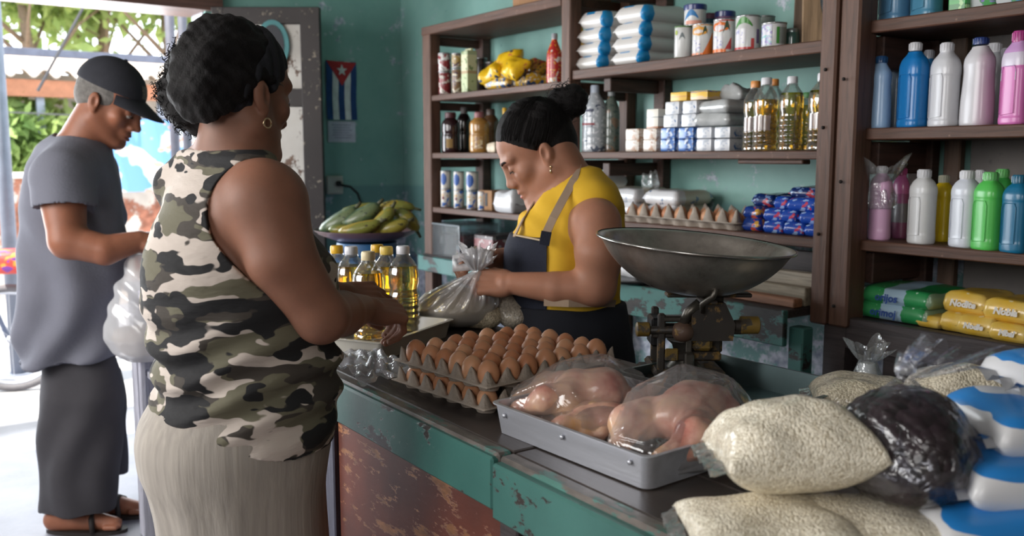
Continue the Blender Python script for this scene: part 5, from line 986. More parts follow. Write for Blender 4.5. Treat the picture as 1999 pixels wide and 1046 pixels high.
# ---- iron scale with its dish
SD = 1.73; mpx = SD / FPX; sb = PZ(1338, 757, CT_); iron = Mchip('old_scale_iron', c8(52, 46, 40), c8(120, 92, 44), .73, 30, rough=.5, col2=c8(36, 32, 30), fine=60, soft=.06); brass = Mchip('worn_brass_paint', c8(120, 96, 40), c8(70, 62, 52), .7, 40, rough=.5, fine=70, soft=.05); grit = M('greasy_steel', c8(92, 88, 82), .38, .8, var=.35, scale=18, bump=.25)
srot = math.atan2(CR[1], CR[0]); sc = thing('scale', 'old iron counter scale with brass weights carrying a round steel dish', 'scale', (sb[0], sb[1], CT_), srot)
def X_(px): return (px - 1338) * mpx
def Zs_(py): return (757 - py) * mpx * 1.0
def sbx(name, px0, px1, py0, py1, y0, y1, mat, bev=.004, rot=None): return bx(name, ((X_(px0) + X_(px1)) / 2, (y0 + y1) / 2, (Zs_(py0) + Zs_(py1)) / 2), (abs(X_(px1) - X_(px0)), y1 - y0, abs(Zs_(py1) - Zs_(py0))), mat, sc, rot=rot, bev=bev)
sbx('base', 1252, 1416, 757, 724, -.07, .09, iron, .006); sbx('base_top', 1266, 1404, 724, 708, -.055, .075, iron, .006)
m = MB()
for (z, w) in ((Zs_(708), .030), (Zs_(690), .022), (Zs_(672), .020), (Zs_(655), .026)): pass
MB().lathe([(.034, Zs_(708)), (.026, Zs_(698)), (.020, Zs_(680)), (.024, Zs_(664)), (.034, Zs_(655))], 16, Matrix.Translation((X_(1330), -.02, 0))).build('pedestal', grit, sc, True, auto=40)
sbx('side_plate', 1326, 1338, 712, 630, -.055, -.035, grit, .002); sbx('side_plate', 1326, 1338, 712, 640, .03, .05, iron, .002); sbx('rear_block', 1366, 1408, 690, 560, -.01, .06, iron, .008)
# pentagon housing under the dish
v = []; pg = [(1335, 650), (1335, 600), (1362, 574), (1398, 578), (1418, 618), (1414, 650)]
for y in (-.06, -.03): v += [(X_(a), y, Zs_(b)) for a, b in pg]
f = [tuple(reversed(range(6))), tuple(range(6, 12))] + [(i, (i + 1) % 6, 6 + (i + 1) % 6, 6 + i) for i in range(6)]; mk('housing', v, f, iron, sc)
sbx('yoke', 1262, 1420, 648, 634, -.045, -.028, iron, .003); sbx('yoke', 1262, 1420, 648, 634, .03, .045, iron, .003); sbx('cross_bar', 1276, 1384, 616, 604, -.05, -.03, grit, .003); sbx('frame_upright', 1274, 1288, 714, 600, -.05, -.034, iron, .003); sbx('frame_upright', 1274, 1288, 714, 600, .03, .046, iron, .003)
sbx('brass_arch', 1340, 1378, 672, 632, -.052, -.03, brass, .006); sbx('lower_bar', 1284, 1396, 692, 674, -.05, -.03, iron, .004); sbx('brass_plate', 1287, 1312, 690, 666, -.056, -.05, brass, .002); sbx('steel_fin', 1322, 1340, 706, 672, -.07, -.05, grit, .003)
rx = Matrix.Rotation(math.pi / 2, 4, 'Y')
def rod(name, px0, px1, py, y, r0, mat, prof=None): ln = X_(px1) - X_(px0); pr = prof or [(r0 * .8, 0), (r0, .002), (r0, ln - .002), (r0 * .8, ln)]; o = MB().lathe(pr, 18, Matrix.Translation((X_(px0), y, Zs_(py))) @ rx).build(name, mat, sc, True, auto=40); return o
rod('beam_arm', 1236, 1440, 632, -.045, .008, iron); rod('brass_weight', 1232, 1258, 630, -.045, .014, brass); rod('sliding_weight', 1300, 1342, 634, -.05, .019, Mchip('rusty_weight', c8(96, 74, 62), c8(140, 110, 60), .7, 30, rough=.5, fine=60), [(.006, 0), (.016, .006), (.0195, .016), (.0195, .026), (.014, .036), (.006, .042)]); rod('adjusting_knob', 1430, 1466, 622, -.045, .017, brass); rod('knob_collar', 1418, 1432, 624, -.045, .012, iron); rod('rear_rod', 1345, 1425, 645, .05, .009, iron)
sbx('black_hook', 1264, 1284, 668, 612, -.03, .03, M('black_iron', c8(28, 28, 30), .5, .5), .004)
for (px0, px1, y0, y1) in ((1325, 1400, -.016, .016), (1352, 1374, -.10, .10)): sbx('dish_cross', px0 - 30 * (px1 - px0 > 40), px1 + 60 * (px1 - px0 > 40), 574, 566, y0, y1, iron, .002)
m = MB().tube([(X_(1352), -.075, Zs_(590)), (X_(1346), -.10, Zs_(572)), (X_(1362), -.115, Zs_(556)), (X_(1366), -.118, Zs_(540))], .006, 8); m.build('dish_prong', grit, sc, True)
m = MB().tube([(X_(1322), -.05, Zs_(618)), (X_(1330), -.05, Zs_(596)), (X_(1350), -.055, Zs_(578))], .010, 8); m.build('front_strut', grit, sc, True)
# dish: a shallow spun bowl, leaning a little
dishm, nt, b = nodes('dish_steel'); L = nt.links.new; v0 = coords(nt, 'Object'); n1 = N(nt, 'ShaderNodeTexNoise', i_Scale=9, i_Detail=6, i_Roughness=.7); L(v0, n1.inputs['Vector']); r1 = ramp(nt, [(.35, c8(136, 130, 122)), (.65, c8(186, 180, 172))]); L(n1.outputs['Fac'], r1.inputs[0]); L(r1.outputs[0], b.inputs['Base Color']); b.inputs['Metallic'].default_value = .75; r2 = ramp(nt, [(.3, (.24, .24, .24)), (.7, (.42, .42, .42))]); L(n1.outputs['Fac'], r2.inputs[0]); L(r2.outputs[0], b.inputs['Roughness']); n2 = N(nt, 'ShaderNodeTexNoise', i_Scale=60, i_Detail=3); L(v0, n2.inputs['Vector']); bp = N(nt, 'ShaderNodeBump', i_Strength=.1, i_Distance=.002); L(n2.outputs['Fac'], bp.inputs['Height']); L(bp.outputs[0], b.inputs['Normal'])
RD = .187; hd_ = .098; pr = [(.001, 0), (.05, .002), (.085, .011), (.115, .025), (.145, .047), (.168, .072), (.182, .095), (.190, .1)]; prof = pr + [(.191, .1015), (.189, .103)] + [(max(.001, r - .0035), z + .004) for r, z in reversed(pr[:-1])]
ds = thing('scale_dish', 'round worn steel weighing dish resting on the iron scale', 'dish', (sb[0] + CR[0] * X_(1341), sb[1] + CR[1] * X_(1341), CT_ + Zs_(567)), rot=(0, 0, 0)); ds.rotation_euler = (Matrix.Rotation(srot, 4, 'Z') @ Matrix.Rotation(math.radians(4.5), 4, 'Y') @ Matrix.Rotation(math.radians(2.0), 4, 'X')).to_euler()
lathe_obj('dish', [(r * RD / .19, z * hd_ / .1) for r, z in smoothp(prof, 2)], dishm, ds, 72, auto=60)
m = MB(); m.lathe([(RD * .998, hd_ - .002), (RD * 1.012, hd_ - .001), (RD * 1.014, hd_ + .003), (RD * .998, hd_ + .004)], 72, cap=False); m.build('rolled_rim', M('rim_steel', c8(170, 168, 164), .25, .95), ds, True)
# ---- aluminium tray and bagged chickens
Ab, Lb, Rb_ = PZ(1257, 960, CT_)[:2], PZ(966, 843, CT_)[:2], PZ(1394, 932, CT_)[:2]
ta = (Lb - Ab); tl = float(np.linalg.norm(ta)); ta = ta / tl; tb = np.array((-ta[1], ta[0])); tb = tb if tb[1] > 0 else -tb
alum = M('brushed_aluminium', c8(196, 198, 206), .36, .6, var=.12, scale=12, bump=.08, stretch=(.4, 3, 3)); TD = .29; tcc = Ab + ta * tl / 2 + tb * TD / 2
trr = math.atan2(ta[1], ta[0]) + math.pi; atray = pan('metal_tray', 'deep aluminium tray holding three bagged chickens on the counter', 'tray', (tcc[0], tcc[1], CT_), trr, tl + .012, TD, .050, .006, .0025, alum, .004)
m = MB()
for k in (-.42, .0, .42): m.lathe([(.004, 0), (.004, .002), (.001, .003)], 10, Matrix.Translation((k * tl, -TD / 2 - .0005, .034)) @ Matrix.Rotation(math.pi / 2, 4, 'X'))
tag(m.build('rivets', alum, atray, True), kind='stuff')
t2c = PZ(1500, 800, CT_)[:2]; pan('metal_tray', 'second aluminium tray set behind the chicken tray, mostly empty', 'tray', (t2c[0] - .06, t2c[1] - .02, CT_), trr, .34, .26, .05, .006, .0025, M('dull_aluminium', c8(120, 140, 142), .35, .9, var=.1), .004)
skin_c, nt, b = nodes('chicken_skin'); L = nt.links.new; v0 = coords(nt, 'Object'); n1 = N(nt, 'ShaderNodeTexNoise', i_Scale=14, i_Detail=5, i_Roughness=.6); L(v0, n1.inputs['Vector']); r1 = ramp(nt, [(.3, c8(176, 104, 92)), (.46, c8(206, 156, 138)), (.58, c8(216, 176, 150)), (.72, c8(222, 172, 116))]); L(n1.outputs['Fac'], r1.inputs[0]); L(r1.outputs[0], b.inputs['Base Color']); b.inputs['Roughness'].default_value = .38; b.inputs['Subsurface Weight'].default_value = .25; b.inputs['Subsurface Radius'].default_value = (.012, .006, .004); b.inputs['Coat Weight'].default_value = .4
n2 = N(nt, 'ShaderNodeTexNoise', i_Scale=120, i_Detail=2); L(v0, n2.inputs['Vector']); bp = N(nt, 'ShaderNodeBump', i_Strength=.35, i_Distance=.002); L(n2.outputs['Fac'], bp.inputs['Height']); L(bp.outputs[0], b.inputs['Normal'])
chfilm = Mfilm('chicken_bag_film', (.98, .97, .97, 1), .07, .16, .08, .45, 16)
def chicken(label, baglabel, c, rz, s, z0, bag_pts, seed, tall=1.0, rollx=0.0):
    t = thing('chicken', label, 'chicken', (c[0], c[1], z0), rz); q = SDF((-.17 * s, -.15 * s, -.02), (.19 * s, .15 * s, .17 * s), .0035)
    def e(c_, r_, k=.015, rot=None): q.ell(np.array(c_) * s * (1, 1, tall), np.array(r_) * s, rot, k)
    def c_(a, b, ra, rb, k=.012): q.cone(np.array(a) * s * (1, 1, tall), np.array(b) * s * (1, 1, tall), ra * s, rb * s, k)
    e((-.02, 0, .055), (.085, .06, .052)); e((-.06, .02, .068), (.05, .036, .034)); e((-.06, -.02, .068), (.05, .036, .034)); c_((-.10, 0, .045), (-.135, 0, .04), .03, .018)
    for sy in (-1, 1):
        c_((.03, sy * .05, .05), (.075, sy * .062, .052), .038, .034); c_((.085, sy * .066, .042), (.145, sy * .040, .022), .030, .014); c_((.140, sy * .042, .024), (.158, sy * .036, .018), .016, .013)
        c_((-.075, sy * .055, .055), (-.03, sy * .088, .035), .021, .017); c_((-.03, sy * .088, .035), (.02, sy * .092, .022), .016, .013); c_((.02, sy * .092, .022), (.05, sy * .084, .018), .012, .007)
    q.half((0, 0, .001), (0, 0, -1)); q.mesh('carcass', skin_c, t, world=False, disp=lambda w: .0025 * vnoise(w, seed, (14, 30, 60)))
    bg_ = thing('chicken_bag', baglabel, 'bag', (c[0], c[1], z0), rz); bm = bmesh.new()
    for p_ in bag_pts: bm.verts.new([p_[0] * s, p_[1] * s, max(.001, p_[2] * s * tall)])
    r = bmesh.ops.convex_hull(bm, input=bm.verts[:]); bmesh.ops.delete(bm, geom=list({g for g in r['geom_interior'] if isinstance(g, bmesh.types.BMVert)}), context='VERTS'); bmesh.ops.bevel(bm, geom=bm.edges[:], offset=.005 * s, segments=2, affect='EDGES'); bmesh.ops.triangulate(bm, faces=bm.faces[:]); bmesh.ops.subdivide_edges(bm, edges=bm.edges[:], cuts=2, use_grid_fill=True); bm.normal_update()
    co = np.array([w.co for w in bm.verts]); d_ = .0022 * vnoise(co, seed + 9, (7, 15, 28)); 
    for w, k in zip(bm.verts, d_): w.co += w.normal * k
    for f__ in bm.faces: f__.smooth = True
    me = bpy.data.meshes.new('film'); bm.to_mesh(me); bm.free(); me.materials.append(chfilm); link(bpy.data.objects.new('film', me), bg_)
hullp = [(.17, .05, .0), (.17, -.05, .0), (.165, .04, .05), (.165, -.045, .05), (.09, .10, .02), (.09, -.105, .02), (.05, .075, .10), (.05, -.08, .10), (-.03, .112, .02), (-.03, -.112, .02), (-.06, .06, .122), (-.07, -.05, .125), (.0, 0, .128), (-.16, .06, .02), (-.17, -.05, .02), (-.16, 0, .09), (-.13, .07, .07), (-.12, -.08, .07), (.0, .1, .0), (-.12, .08, 0), (-.12, -.08, 0), (.06, -.1, 0), (.06, .1, 0)]
zb = CT_ + .004
pL, pM, pR = PZ(1118, 800, zb + .02)[:2], PZ(1085, 842, zb)[:2], PZ(1305, 872, zb)[:2]
chicken('pale plucked chicken at the back left of the metal tray', 'clear plastic bag tented over the back left chicken', PZ(1130, 738, 1.05)[:2], math.radians(232), .70, zb + .012, hullp, 3, 1.12)
chicken('plucked chicken half hidden low between the two other bags', 'flat clear bag around the low middle chicken', PZ(1150, 815, 1.0)[:2], math.radians(235), .56, zb, hullp, 5, .72)
chicken('large plucked chicken at the front right with legs toward the tray rim', 'clear plastic bag tented over the large front right chicken', PZ(1335, 783, 1.05)[:2], math.radians(284), .86, zb, hullp, 7, 1.1)
# ---- bags of rice, beans and sugar at the near end
def stuffed(name, label, mat, pts, rs, loc, sub=None, seed=1, h=.004, amp=.005, cat='bag', flat=True, fins=None, finmat=None, rz=0):
    t = thing(name, label, cat, loc, rz); P_a = np.array(pts); R_ = max(rs) if not hasattr(rs[0], '__len__') else max(max(r) for r in rs)
    q = SDF(P_a.min(0) - R_ - .03, P_a.max(0) + R_ + .03, h)
    for p_, r_ in zip(pts, rs): q.ell(p_, r_ if hasattr(r_, '__len__') else (r_,) * 3, None, .03)
    if flat: q.half((0, 0, .001), (0, 0, -1))
    q.mesh('filling', mat, t, world=False, disp=lambda w: amp * vnoise(w, seed, (5, 11, 22))); return t
riceA = Mgrain('rice_in_clear_pack', c8(238, 230, 210), c8(208, 196, 170), 330, coat=.7, wr=.6)
cornerf = Mfilm('pack_corner_film', (.96, .96, .95, 1), .22, .35, .12, .6, 30)
def ricepack(label, loc, size, rz, seed, rot=None, mat=None, n=40, **kw):
    t = thing('rice_pack', label, 'pack', loc, rz, rot=rot); v, f = pillow(*size, seed=seed, n=n, wr=.05, **kw); mk('pack', v, f, mat or riceA, t, True)
    w, d, h = size
    for s_ in (-1, 1):     # crimped ends of clear film
        pts = [];
        for i in range(15): q = -1 + i / 7; z = h * .4; pts += [(s_ * w * .49, d * .46 * q, z + .003 * math.sin(5 * i)), (s_ * (w * .5 + .016), d * .43 * q, z - .006 + .006 * math.sin(2.1 * i))]
        mk('film_end', pts, [(2 * i, 2 * i + 1, 2 * i + 3, 2 * i + 2) for i in range(14)], cornerf, t, True)
    return t
rA = PD(1545, 900, 1.13); rB = PZ(1500, 1040, CT_); rC = PZ(1715, 1050, CT_)
ricepack('clear pack of white rice lying lowest, at the counter edge', PZ(1505, 1075, CT_), (.20, .17, .050), .95, 3, p=4, e=.5)
ricepack('clear pack of rice below the bean bag, beside the sugar packs', PZ(1700, 1070, CT_), (.18, .16, .048), .85, 4, p=4, e=.5)
ricepack('large plump pack of white rice leaning on top of the others', PZ(1545, 948, CT_ + .05), (.185, .17, .108), .95, 5, rot=(math.radians(-5), math.radians(-4), .95), p=3, e=.55)
ricepack('clear rice pack standing farther back behind the bean bag', PZ(1680, 812, CT_), (.17, .15, .075), .7, 6, p=3, e=.55, mat=Mgrain('rice_behind', c8(224, 214, 190), c8(186, 174, 148), 300, coat=.8, wr=.9))
ricepack('loose topped clear rice pack behind the sugar packs', PZ(1868, 850, CT_), (.18, .15, .115), .6, 8, p=3, e=.6, mat=MATS['rice_behind'])
# bean bag
bb = PZ(1762, 958, CT_ + .047); bean = Mgrain('black_beans', c8(40, 30, 36), c8(16, 12, 16), 95, coat=.9, bump=1.0, rough=.3, wr=.9)
tbn = thing('bean_bag', 'knotted clear bag of black beans on top of the rice', 'bag', bb); q = SDF((-.13, -.13, -.02), (.13, .13, .16), .0035); q.ell((0, 0, .038), (.088, .08, .05), k=.02).ell((.0, .0, .075), (.076, .07, .052), k=.03).half((0, 0, .001), (0, 0, -1)); bo = q.mesh('beans', bean, tbn, world=False, disp=lambda w: .004 * vnoise(w, 2, (8, 20, 70)))
v_, f_ = gathered((0, 0, 0), .094, .087, (-.005, .0, .140), .009, seed=6, h0=.045, frill=.030, fr=.034, amp=.010, pleats=15, lean=(.03, .04)); mk('film', v_, f_, Mfilm('bean_bag_film', (.94, .95, 1.0, 1), .02, .14, .10, .8, 26, edge=.12), tbn, True); MB().lathe([(.006, .143), (.0125, .147), (.0125, .154), (.006, .158)], 14, Matrix.Translation((-.005, 0, 0))).build('knot', cornerf, tbn, True)
# sugar stack in front
sg2 = Mband('sugar_white_blue', [(0, c8(212, 212, 214)), (.70, c8(36, 124, 196)), (.95, c8(206, 210, 216))], 2, wob=.45, wscale=1.6, coat=.3, bump=.3, rough=.4)
for k, (px, py, z, dz, rz, w, d, h, lb) in enumerate(((1792, 1035, .030, 0, .92, .25, .18, .060, 'white and blue sugar pack at the bottom of the near stack'), (1866, 940, .078, .052, .86, .24, .17, .056, 'white and blue sugar pack, second from the bottom of the near stack'), (1900, 842, .125, .101, .96, .24, .16, .055, 'white and blue sugar pack, third in the near stack'), (1984, 758, .165, .148, .9, .22, .15, .05, 'white and blue sugar pack topping the near stack'))):
    c = PZ(px, py, CT_ + z) + CR * (w * .5) + _fh * .02; c[2] = CT_ + dz
    pack_thing('sugar_pack', lb, 'pack', c, (w, d, h * 1.08), sg2, rz, seed=50 + k, group='near stack of sugar packs', n=26, crimp=('x', sg2), p=6, e=.4)
# black pot and small tied bag at the back of the counter
p = PZ(1618, 798, CT_); pt = thing('black_pot', 'small sooty black pot at the back edge of the counter', 'pot', (p[0], p[1] + .03, CT_)); lathe_obj('pot', smoothp([(.036, 0), (.043, .004), (.045, .03), (.046, .034), (.042, .034), (.04, .006), (.001, .005)], 2), M('soot_black', c8(24, 24, 26), .5), pt, 32)
p = PZ(1690, 785, CT_); fb = thing('tied_bag', 'slim clear bag of white powder with flared open top', 'bag', (p[0], p[1], CT_)); lathe_obj('powder', smoothp([(.03, 0), (.036, .006), (.030, .03), (.017, .055), (.0145, .072), (.013, .074)], 3), M('white_powder', c8(206, 206, 204), .7), fb, 24)
v_, f_ = gathered((0, 0, 0), .038, .038, (.0, 0, .078), .0155, seed=2, h0=.006, frill=.03, fr=.022, amp=.002, pleats=7); mk('film', v_, f_, Mfilm('tied_bag_film', (.9, .94, .97, 1), .14, .3, .1, .5, 40), fb, True)
# ================================================================ PEOPLE
FH = np.array([_fh[0], _fh[1], 0.0]); UPV = np.array((0, 0, 1.0))
def PH(px, py, h): r = ray(px, py); return CAM + r * (h / float(r @ FH))          # photo point at a horizontal distance
def skinmat(name, base, rough=.45):
    if name in MATS: return MATS[name]
    m, nt, b = nodes(name); L = nt.links.new; v = coords(nt, 'Object')
    n = N(nt, 'ShaderNodeTexNoise', i_Scale=9, i_Detail=6, i_Roughness=.65); L(v, n.inputs['Vector'])
    lo = tuple(x * .82 for x in base[:3]) + (1,); hi = (min(1, base[0] * 1.12), base[1] * 1.06, base[2] * 1.03, 1)
    r = ramp(nt, [(.3, lo), (.7, hi)]); L(n.outputs['Fac'], r.inputs[0]); L(r.outputs[0], b.inputs['Base Color'])
    b.inputs['Roughness'].default_value = rough; b.inputs['Subsurface Weight'].default_value = .18; b.inputs['Subsurface Radius'].default_value = (.010, .004, .002); b.inputs['Subsurface Scale'].default_value = .5; b.inputs['Specular IOR Level'].default_value = .28
    n2 = N(nt, 'ShaderNodeTexNoise', i_Scale=190, i_Detail=3); L(v, n2.inputs['Vector']); bp = N(nt, 'ShaderNodeBump', i_Strength=.12, i_Distance=.0015); L(n2.outputs['Fac'], bp.inputs['Height']); L(bp.outputs[0], b.inputs['Normal'])
    MATS[name] = m; return m
hairm, nt, b = nodes('black_hair'); L = nt.links.new; v0 = coords(nt, 'Object', (1, 1, 1)); n1 = N(nt, 'ShaderNodeTexNoise', i_Scale=60, i_Detail=6, i_Roughness=.8); L(v0, n1.inputs['Vector']); r1 = ramp(nt, [(.3, c8(10, 9, 10)), (.7, c8(26, 22, 22))]); L(n1.outputs['Fac'], r1.inputs[0]); L(r1.outputs[0], b.inputs['Base Color']); b.inputs['Roughness'].default_value = .65; b.inputs['Specular IOR Level'].default_value = .2; bp = N(nt, 'ShaderNodeBump', i_Strength=.9, i_Distance=.006); L(n1.outputs['Fac'], bp.inputs['Height']); L(bp.outputs[0], b.inputs['Normal'])
class Local:
    """shapes given in a body part's own frame (x its right, y forward, z up), written into a field"""
    def __init__(s, F, o, R, k=1.0): s.F, s.o, s.R, s.k = F, np.array(o, float), np.array(R, float), k
    def p(s, a): return s.o + s.R @ (np.array(a, float) * s.k)
    def cone(s, a, b, ra, rb, k=.012, op='add'): s.F.cone(s.p(a), s.p(b), ra * s.k, rb * s.k, k, op)
    def ell(s, c, r, k=.012, op='add', rot=None): s.F.ell(s.p(c), np.array(r) * s.k, s.R if rot is None else s.R @ np.array(rot), k, op)
def rotm(ax, deg): return np.array(Matrix.Rotation(math.radians(deg), 3, ax))
def facing(phi, pitch=0.0, roll=0.0):
    """frame of something facing phi degrees to the right of the camera's own direction, nodding forward by pitch"""
    a = math.radians(phi); f = FH * math.cos(a) + CR * math.sin(a); r = CR * math.cos(a) - FH * math.sin(a)
    B = np.stack([r, f, UPV], 1); return B @ rotm('X', -pitch) @ rotm('Y', roll)
def head(F, o, R, k=1.0, fem=True, nose=1.0, heavy=0.0):
    H_ = Local(F, o, R, k); e, c = H_.ell, H_.cone
    e((0, -.012, .045), (.072, .092, .080)); e((0, .032, .048), (.060, .056, .056), .03); e((0, .028, -.025), (.056 + heavy, .062, .072), .03)
    for s in (-1, 1):
        c((s * .054, .004, -.045), (s * .016, .074, -.088), .021 + heavy, .018, .025); e((s * .040, .060, -.012), (.024, .022, .022), .02); c((s * .046, .074, .034), (s * .012, .088, .030), .0105, .0105, .015)
        e((s * .032, .096, .010), (.016, .012, .0105), .012, 'sub'); e((s * .0315, .0775, .0105), (.0145, .0135, .0118), .004)
        e((s * .0135, .098, -.028), (.0085, .0115, .0085), .006)
        e((s * .0775, -.008, .0), (.009, .017, .028), .005, rot=rotm('X', 14)); e((s * .0875, -.002, .002), (.0085, .009, .017), .003, 'sub', rot=rotm('X', 14)); e((s * .076, .002, -.024), (.007, .008, .009), .004)
    e((0, .080, -.090), (.021, .017, .017), .02); c((0, .084, .028), (0, .092, -.026), .0115, .0145, .012); c((0, .087, .024), (0, .102 * nose, -.018), .0085, .0115, .010); e((0, .107 * nose, -.023), (.0115, .012, .0105), .007); e((0, .080, -.052), (.026, .0165, .026), .012)
    e((0, .089, -.052), (.022, .013, .008), .006); e((0, .088, -.066), (.019, .0125, .0085), .006); c((-.021, .100, -.0590), (.021, .100, -.0590), .0022, .0022, .003, 'sub')
    return H_
def face_bits(parent, o, R, k, browm, lashm, lipm=None, gaze=True):
    H_ = Local(None, o, R, k)
    for s in (-1, 1):
        m = MB().tube([H_.p((s * x, y, z)) for x, y, z in ((.014, .0985, .030), (.024, .0975, .0345), (.036, .092, .0355), (.047, .082, .031))], [.0022 * k, .0030 * k, .0026 * k, .001 * k], 6); mk('eyebrow', m.v, m.f, browm, parent, True, True)
        m = MB().tube([H_.p((s * x, y, z)) for x, y, z in ((.019, .0885, .0065), (.026, .0925, .0035), (.034, .0925, .003), (.043, .0855, .006))], [.0008 * k, .0014 * k, .0015 * k, .0008 * k], 6); mk('eyelashes', m.v, m.f, lashm, parent, True, True)
        m = MB().ell(H_.p((s * .0315, .0768, .0075)), [.0125 * k] * 3); mk('eyeball', m.v, m.f, M('eye_white', c8(190, 182, 172), .2), parent, True, True)
    if lipm is not None:
        for z, a, b_ in ((-.0535, .0185, .0058), (-.0655, .0165, .0065)):
            m = MB().ell((0, 0, 0), (a, .0118, b_), 16, 9); v = [H_.p(np.array(q) + (0, .0908, z)) for q in m.v]; mk('lip', v, m.f, lipm, parent, True, True)
def hand(F, wrist, d, back, k=1.0, thumb=1, curl=(25, 45, 30), spread=.0, curls=None, thumb_curl=(20, 25), thumb_out=40, fr=1.0):
    """palm, four fingers of different lengths with bent knuckles, thumb from the side of the palm; thumb=+1 when it lies along d x back"""
    d = np.array(d, float); d /= np.linalg.norm(d); n = np.array(back, float); n -= d * (n @ d); n /= np.linalg.norm(n); x = np.cross(d, n) * thumb
    P = lambda a, b_, c: np.array(wrist) + k * (x * a + d * b_ + n * c)
    F.cone(P(0, -.005, 0), P(0, .022, 0), .022 * k, .025 * k, .006)
    for a, l in ((-.028, .082), (-.010, .088), (.009, .089), (.027, .084)): F.cone(P(a * .65, .018, .0), P(a, l, .002), .0155 * k, .0115 * k, .006)
    F.ell(P(.022, .035, -.008), np.array((.017, .026, .015)) * k, np.stack([x, d, n], 1), .012); F.ell(P(-.022, .035, -.007), np.array((.014, .026, .013)) * k, np.stack([x, d, n], 1), .012)
    for q, (a, l, ls, r) in enumerate(((.027, .084, (.040, .024, .020), .0092), (.009, .089, (.044, .028, .021), .0094), (-.010, .087, (.041, .026, .020), .0090), (-.028, .081, (.032, .020, .018), .0080))):
        cv = (curls[q] if curls else curl); p = P(a, l, .001); ang = 0.0; sp = math.radians(spread * (1.5 - q) * 1.0)
        for j in range(3):
            ang += math.radians(cv[j]); dd = (d * math.cos(ang) - n * math.sin(ang)); dd = dd * math.cos(sp) + x * math.sin(sp); p2 = p + dd * ls[j] * k
            F.cone(p, p2, r * k * fr * (1 - .06 * j), r * k * fr * (.95 - .08 * j), .0035); p = p2
    to = math.radians(thumb_out); p = P(.024, .026, -.006); dd = d * math.cos(to) + x * math.sin(to); dd = dd - n * .35; dd /= np.linalg.norm(dd); p2 = p + dd * .036 * k; F.cone(p, p2, .0145 * k, .0115 * k, .008)
    for j in range(2):
        a2 = math.radians(thumb_curl[j]); dd = dd * math.cos(a2) + (-x * .75 - n * .5 + d * .3) * math.sin(a2); dd /= np.linalg.norm(dd); p3 = p2 + dd * (.030, .025)[j] * k; F.cone(p2, p3, (.0108, .0098)[j] * k, (.0098, .0082)[j] * k, .004); p2 = p3
def sil(rows, ax, aspect_axes=True):
    """(photo row, left column, right column, depth share, distance) -> ellipses; ax is the direction the width a is measured along"""
    out = []
    ca = abs(ax[0] * CR[0] + ax[1] * CR[1]); sa = math.sqrt(max(0, 1 - ca * ca))
    for (py, l, r, rho, h) in rows:
        c = PH((l + r) / 2, py, h); hw = float((PH(r, py, h) - PH(l, py, h)) @ CR) / 2; a = hw / math.sqrt(ca * ca + (sa * rho) ** 2); out.append((float(c[2]), float(c[0]), float(c[1]), a, a * rho))
    return out
def strands(name, parent, mat, roots, r=.0012, n=5):
    m = MB()
    for pts in roots: m.tube(pts, [r * (1 - .6 * i / (len(pts) - 1)) for i in range(len(pts))], 4)
    return tag(mk(name, m.v, m.f, mat, parent, True, True), kind='stuff')
# ---------------------------------------------------------------- the customer in the camouflage top
HC = 1.55; XA = (1.0, 0.0)
cl = thing('person', 'woman in a camouflage tank top and long grey skirt, seen from behind at the counter', 'person', PH(480, 1046, HC) * (1, 1, 0))
skinA = skinmat('brown_skin', c8(136, 96, 78), .55)
torsoC = sil([(322, 385, 528, .52, HC), (345, 338, 560, .5, HC), (385, 316, 575, .62, HC), (450, 298, 605, .82, HC), (520, 287, 655, 1.0, HC), (580, 291, 655, .98, HC), (640, 304, 650, .95, HC), (690, 317, 653, .92, HC), (740, 315, 655, .9, HC), (790, 304, 655, .88, HC), (850, 300, 648, .85, HC)], XA)
q = SDF((-1.85, .20, .80), (-.95, 1.00, 1.72), .0036)
q.loft(torsoC, XA, .02, off=-.014)
q.cone(PH(455, 318, HC), PH(468, 225, 1.53), .057, .052, .03); q.cone(PH(350, 358, 1.63), PH(440, 300, 1.57), .038, .045, .04); q.cone(PH(515, 372, 1.46), PH(465, 305, 1.54), .034, .045, .04)
hoC = PH(459, 192, 1.535); hRC = facing(33, 8, 0); head(q, hoC, hRC, .96, nose=.95)
# right arm: shoulder, elbow, hand lowered over the tray
sh, mid, el, fm, wr = PH(521, 396, 1.44), PH(550, 505, 1.42), PH(627, 618, 1.44), PH(668, 612, 1.56), PH(708, 603, 1.68)
q.cone(PH(470, 420, 1.49), sh, .058, .060, .04); q.chain([sh, mid, el], [.062, .056, .041], .02); q.chain([el, fm, wr], [.041, .040, .027], .02)
hd = PH(766, 608, 1.72) - wr; hand(q, wr, hd, UPV * .9 + CR * .25 - FH * .35, .94, -1, curls=((62, 30, 20), (66, 38, 25), (66, 44, 30), (64, 48, 30)), thumb_curl=(35, 25), thumb_out=38)
# left arm goes round in front; its hand reaches the bottles
lsh, lel, lwr = PH(392, 402, 1.72), PH(480, 600, 1.86), PH(655, 575, 1.84)
q.cone(PH(420, 395, 1.62), lsh, .050, .050, .03); q.chain([lsh, lel, PH(560, 590, 1.86), lwr], [.050, .044, .042, .028], .02); ld = PH(690, 575, 1.85) - lwr; hand(q, lwr, ld, UPV * .8 - FH * .5, .95, 1, curl=(35, 45, 30))
q.mesh('body', skinA, cl)
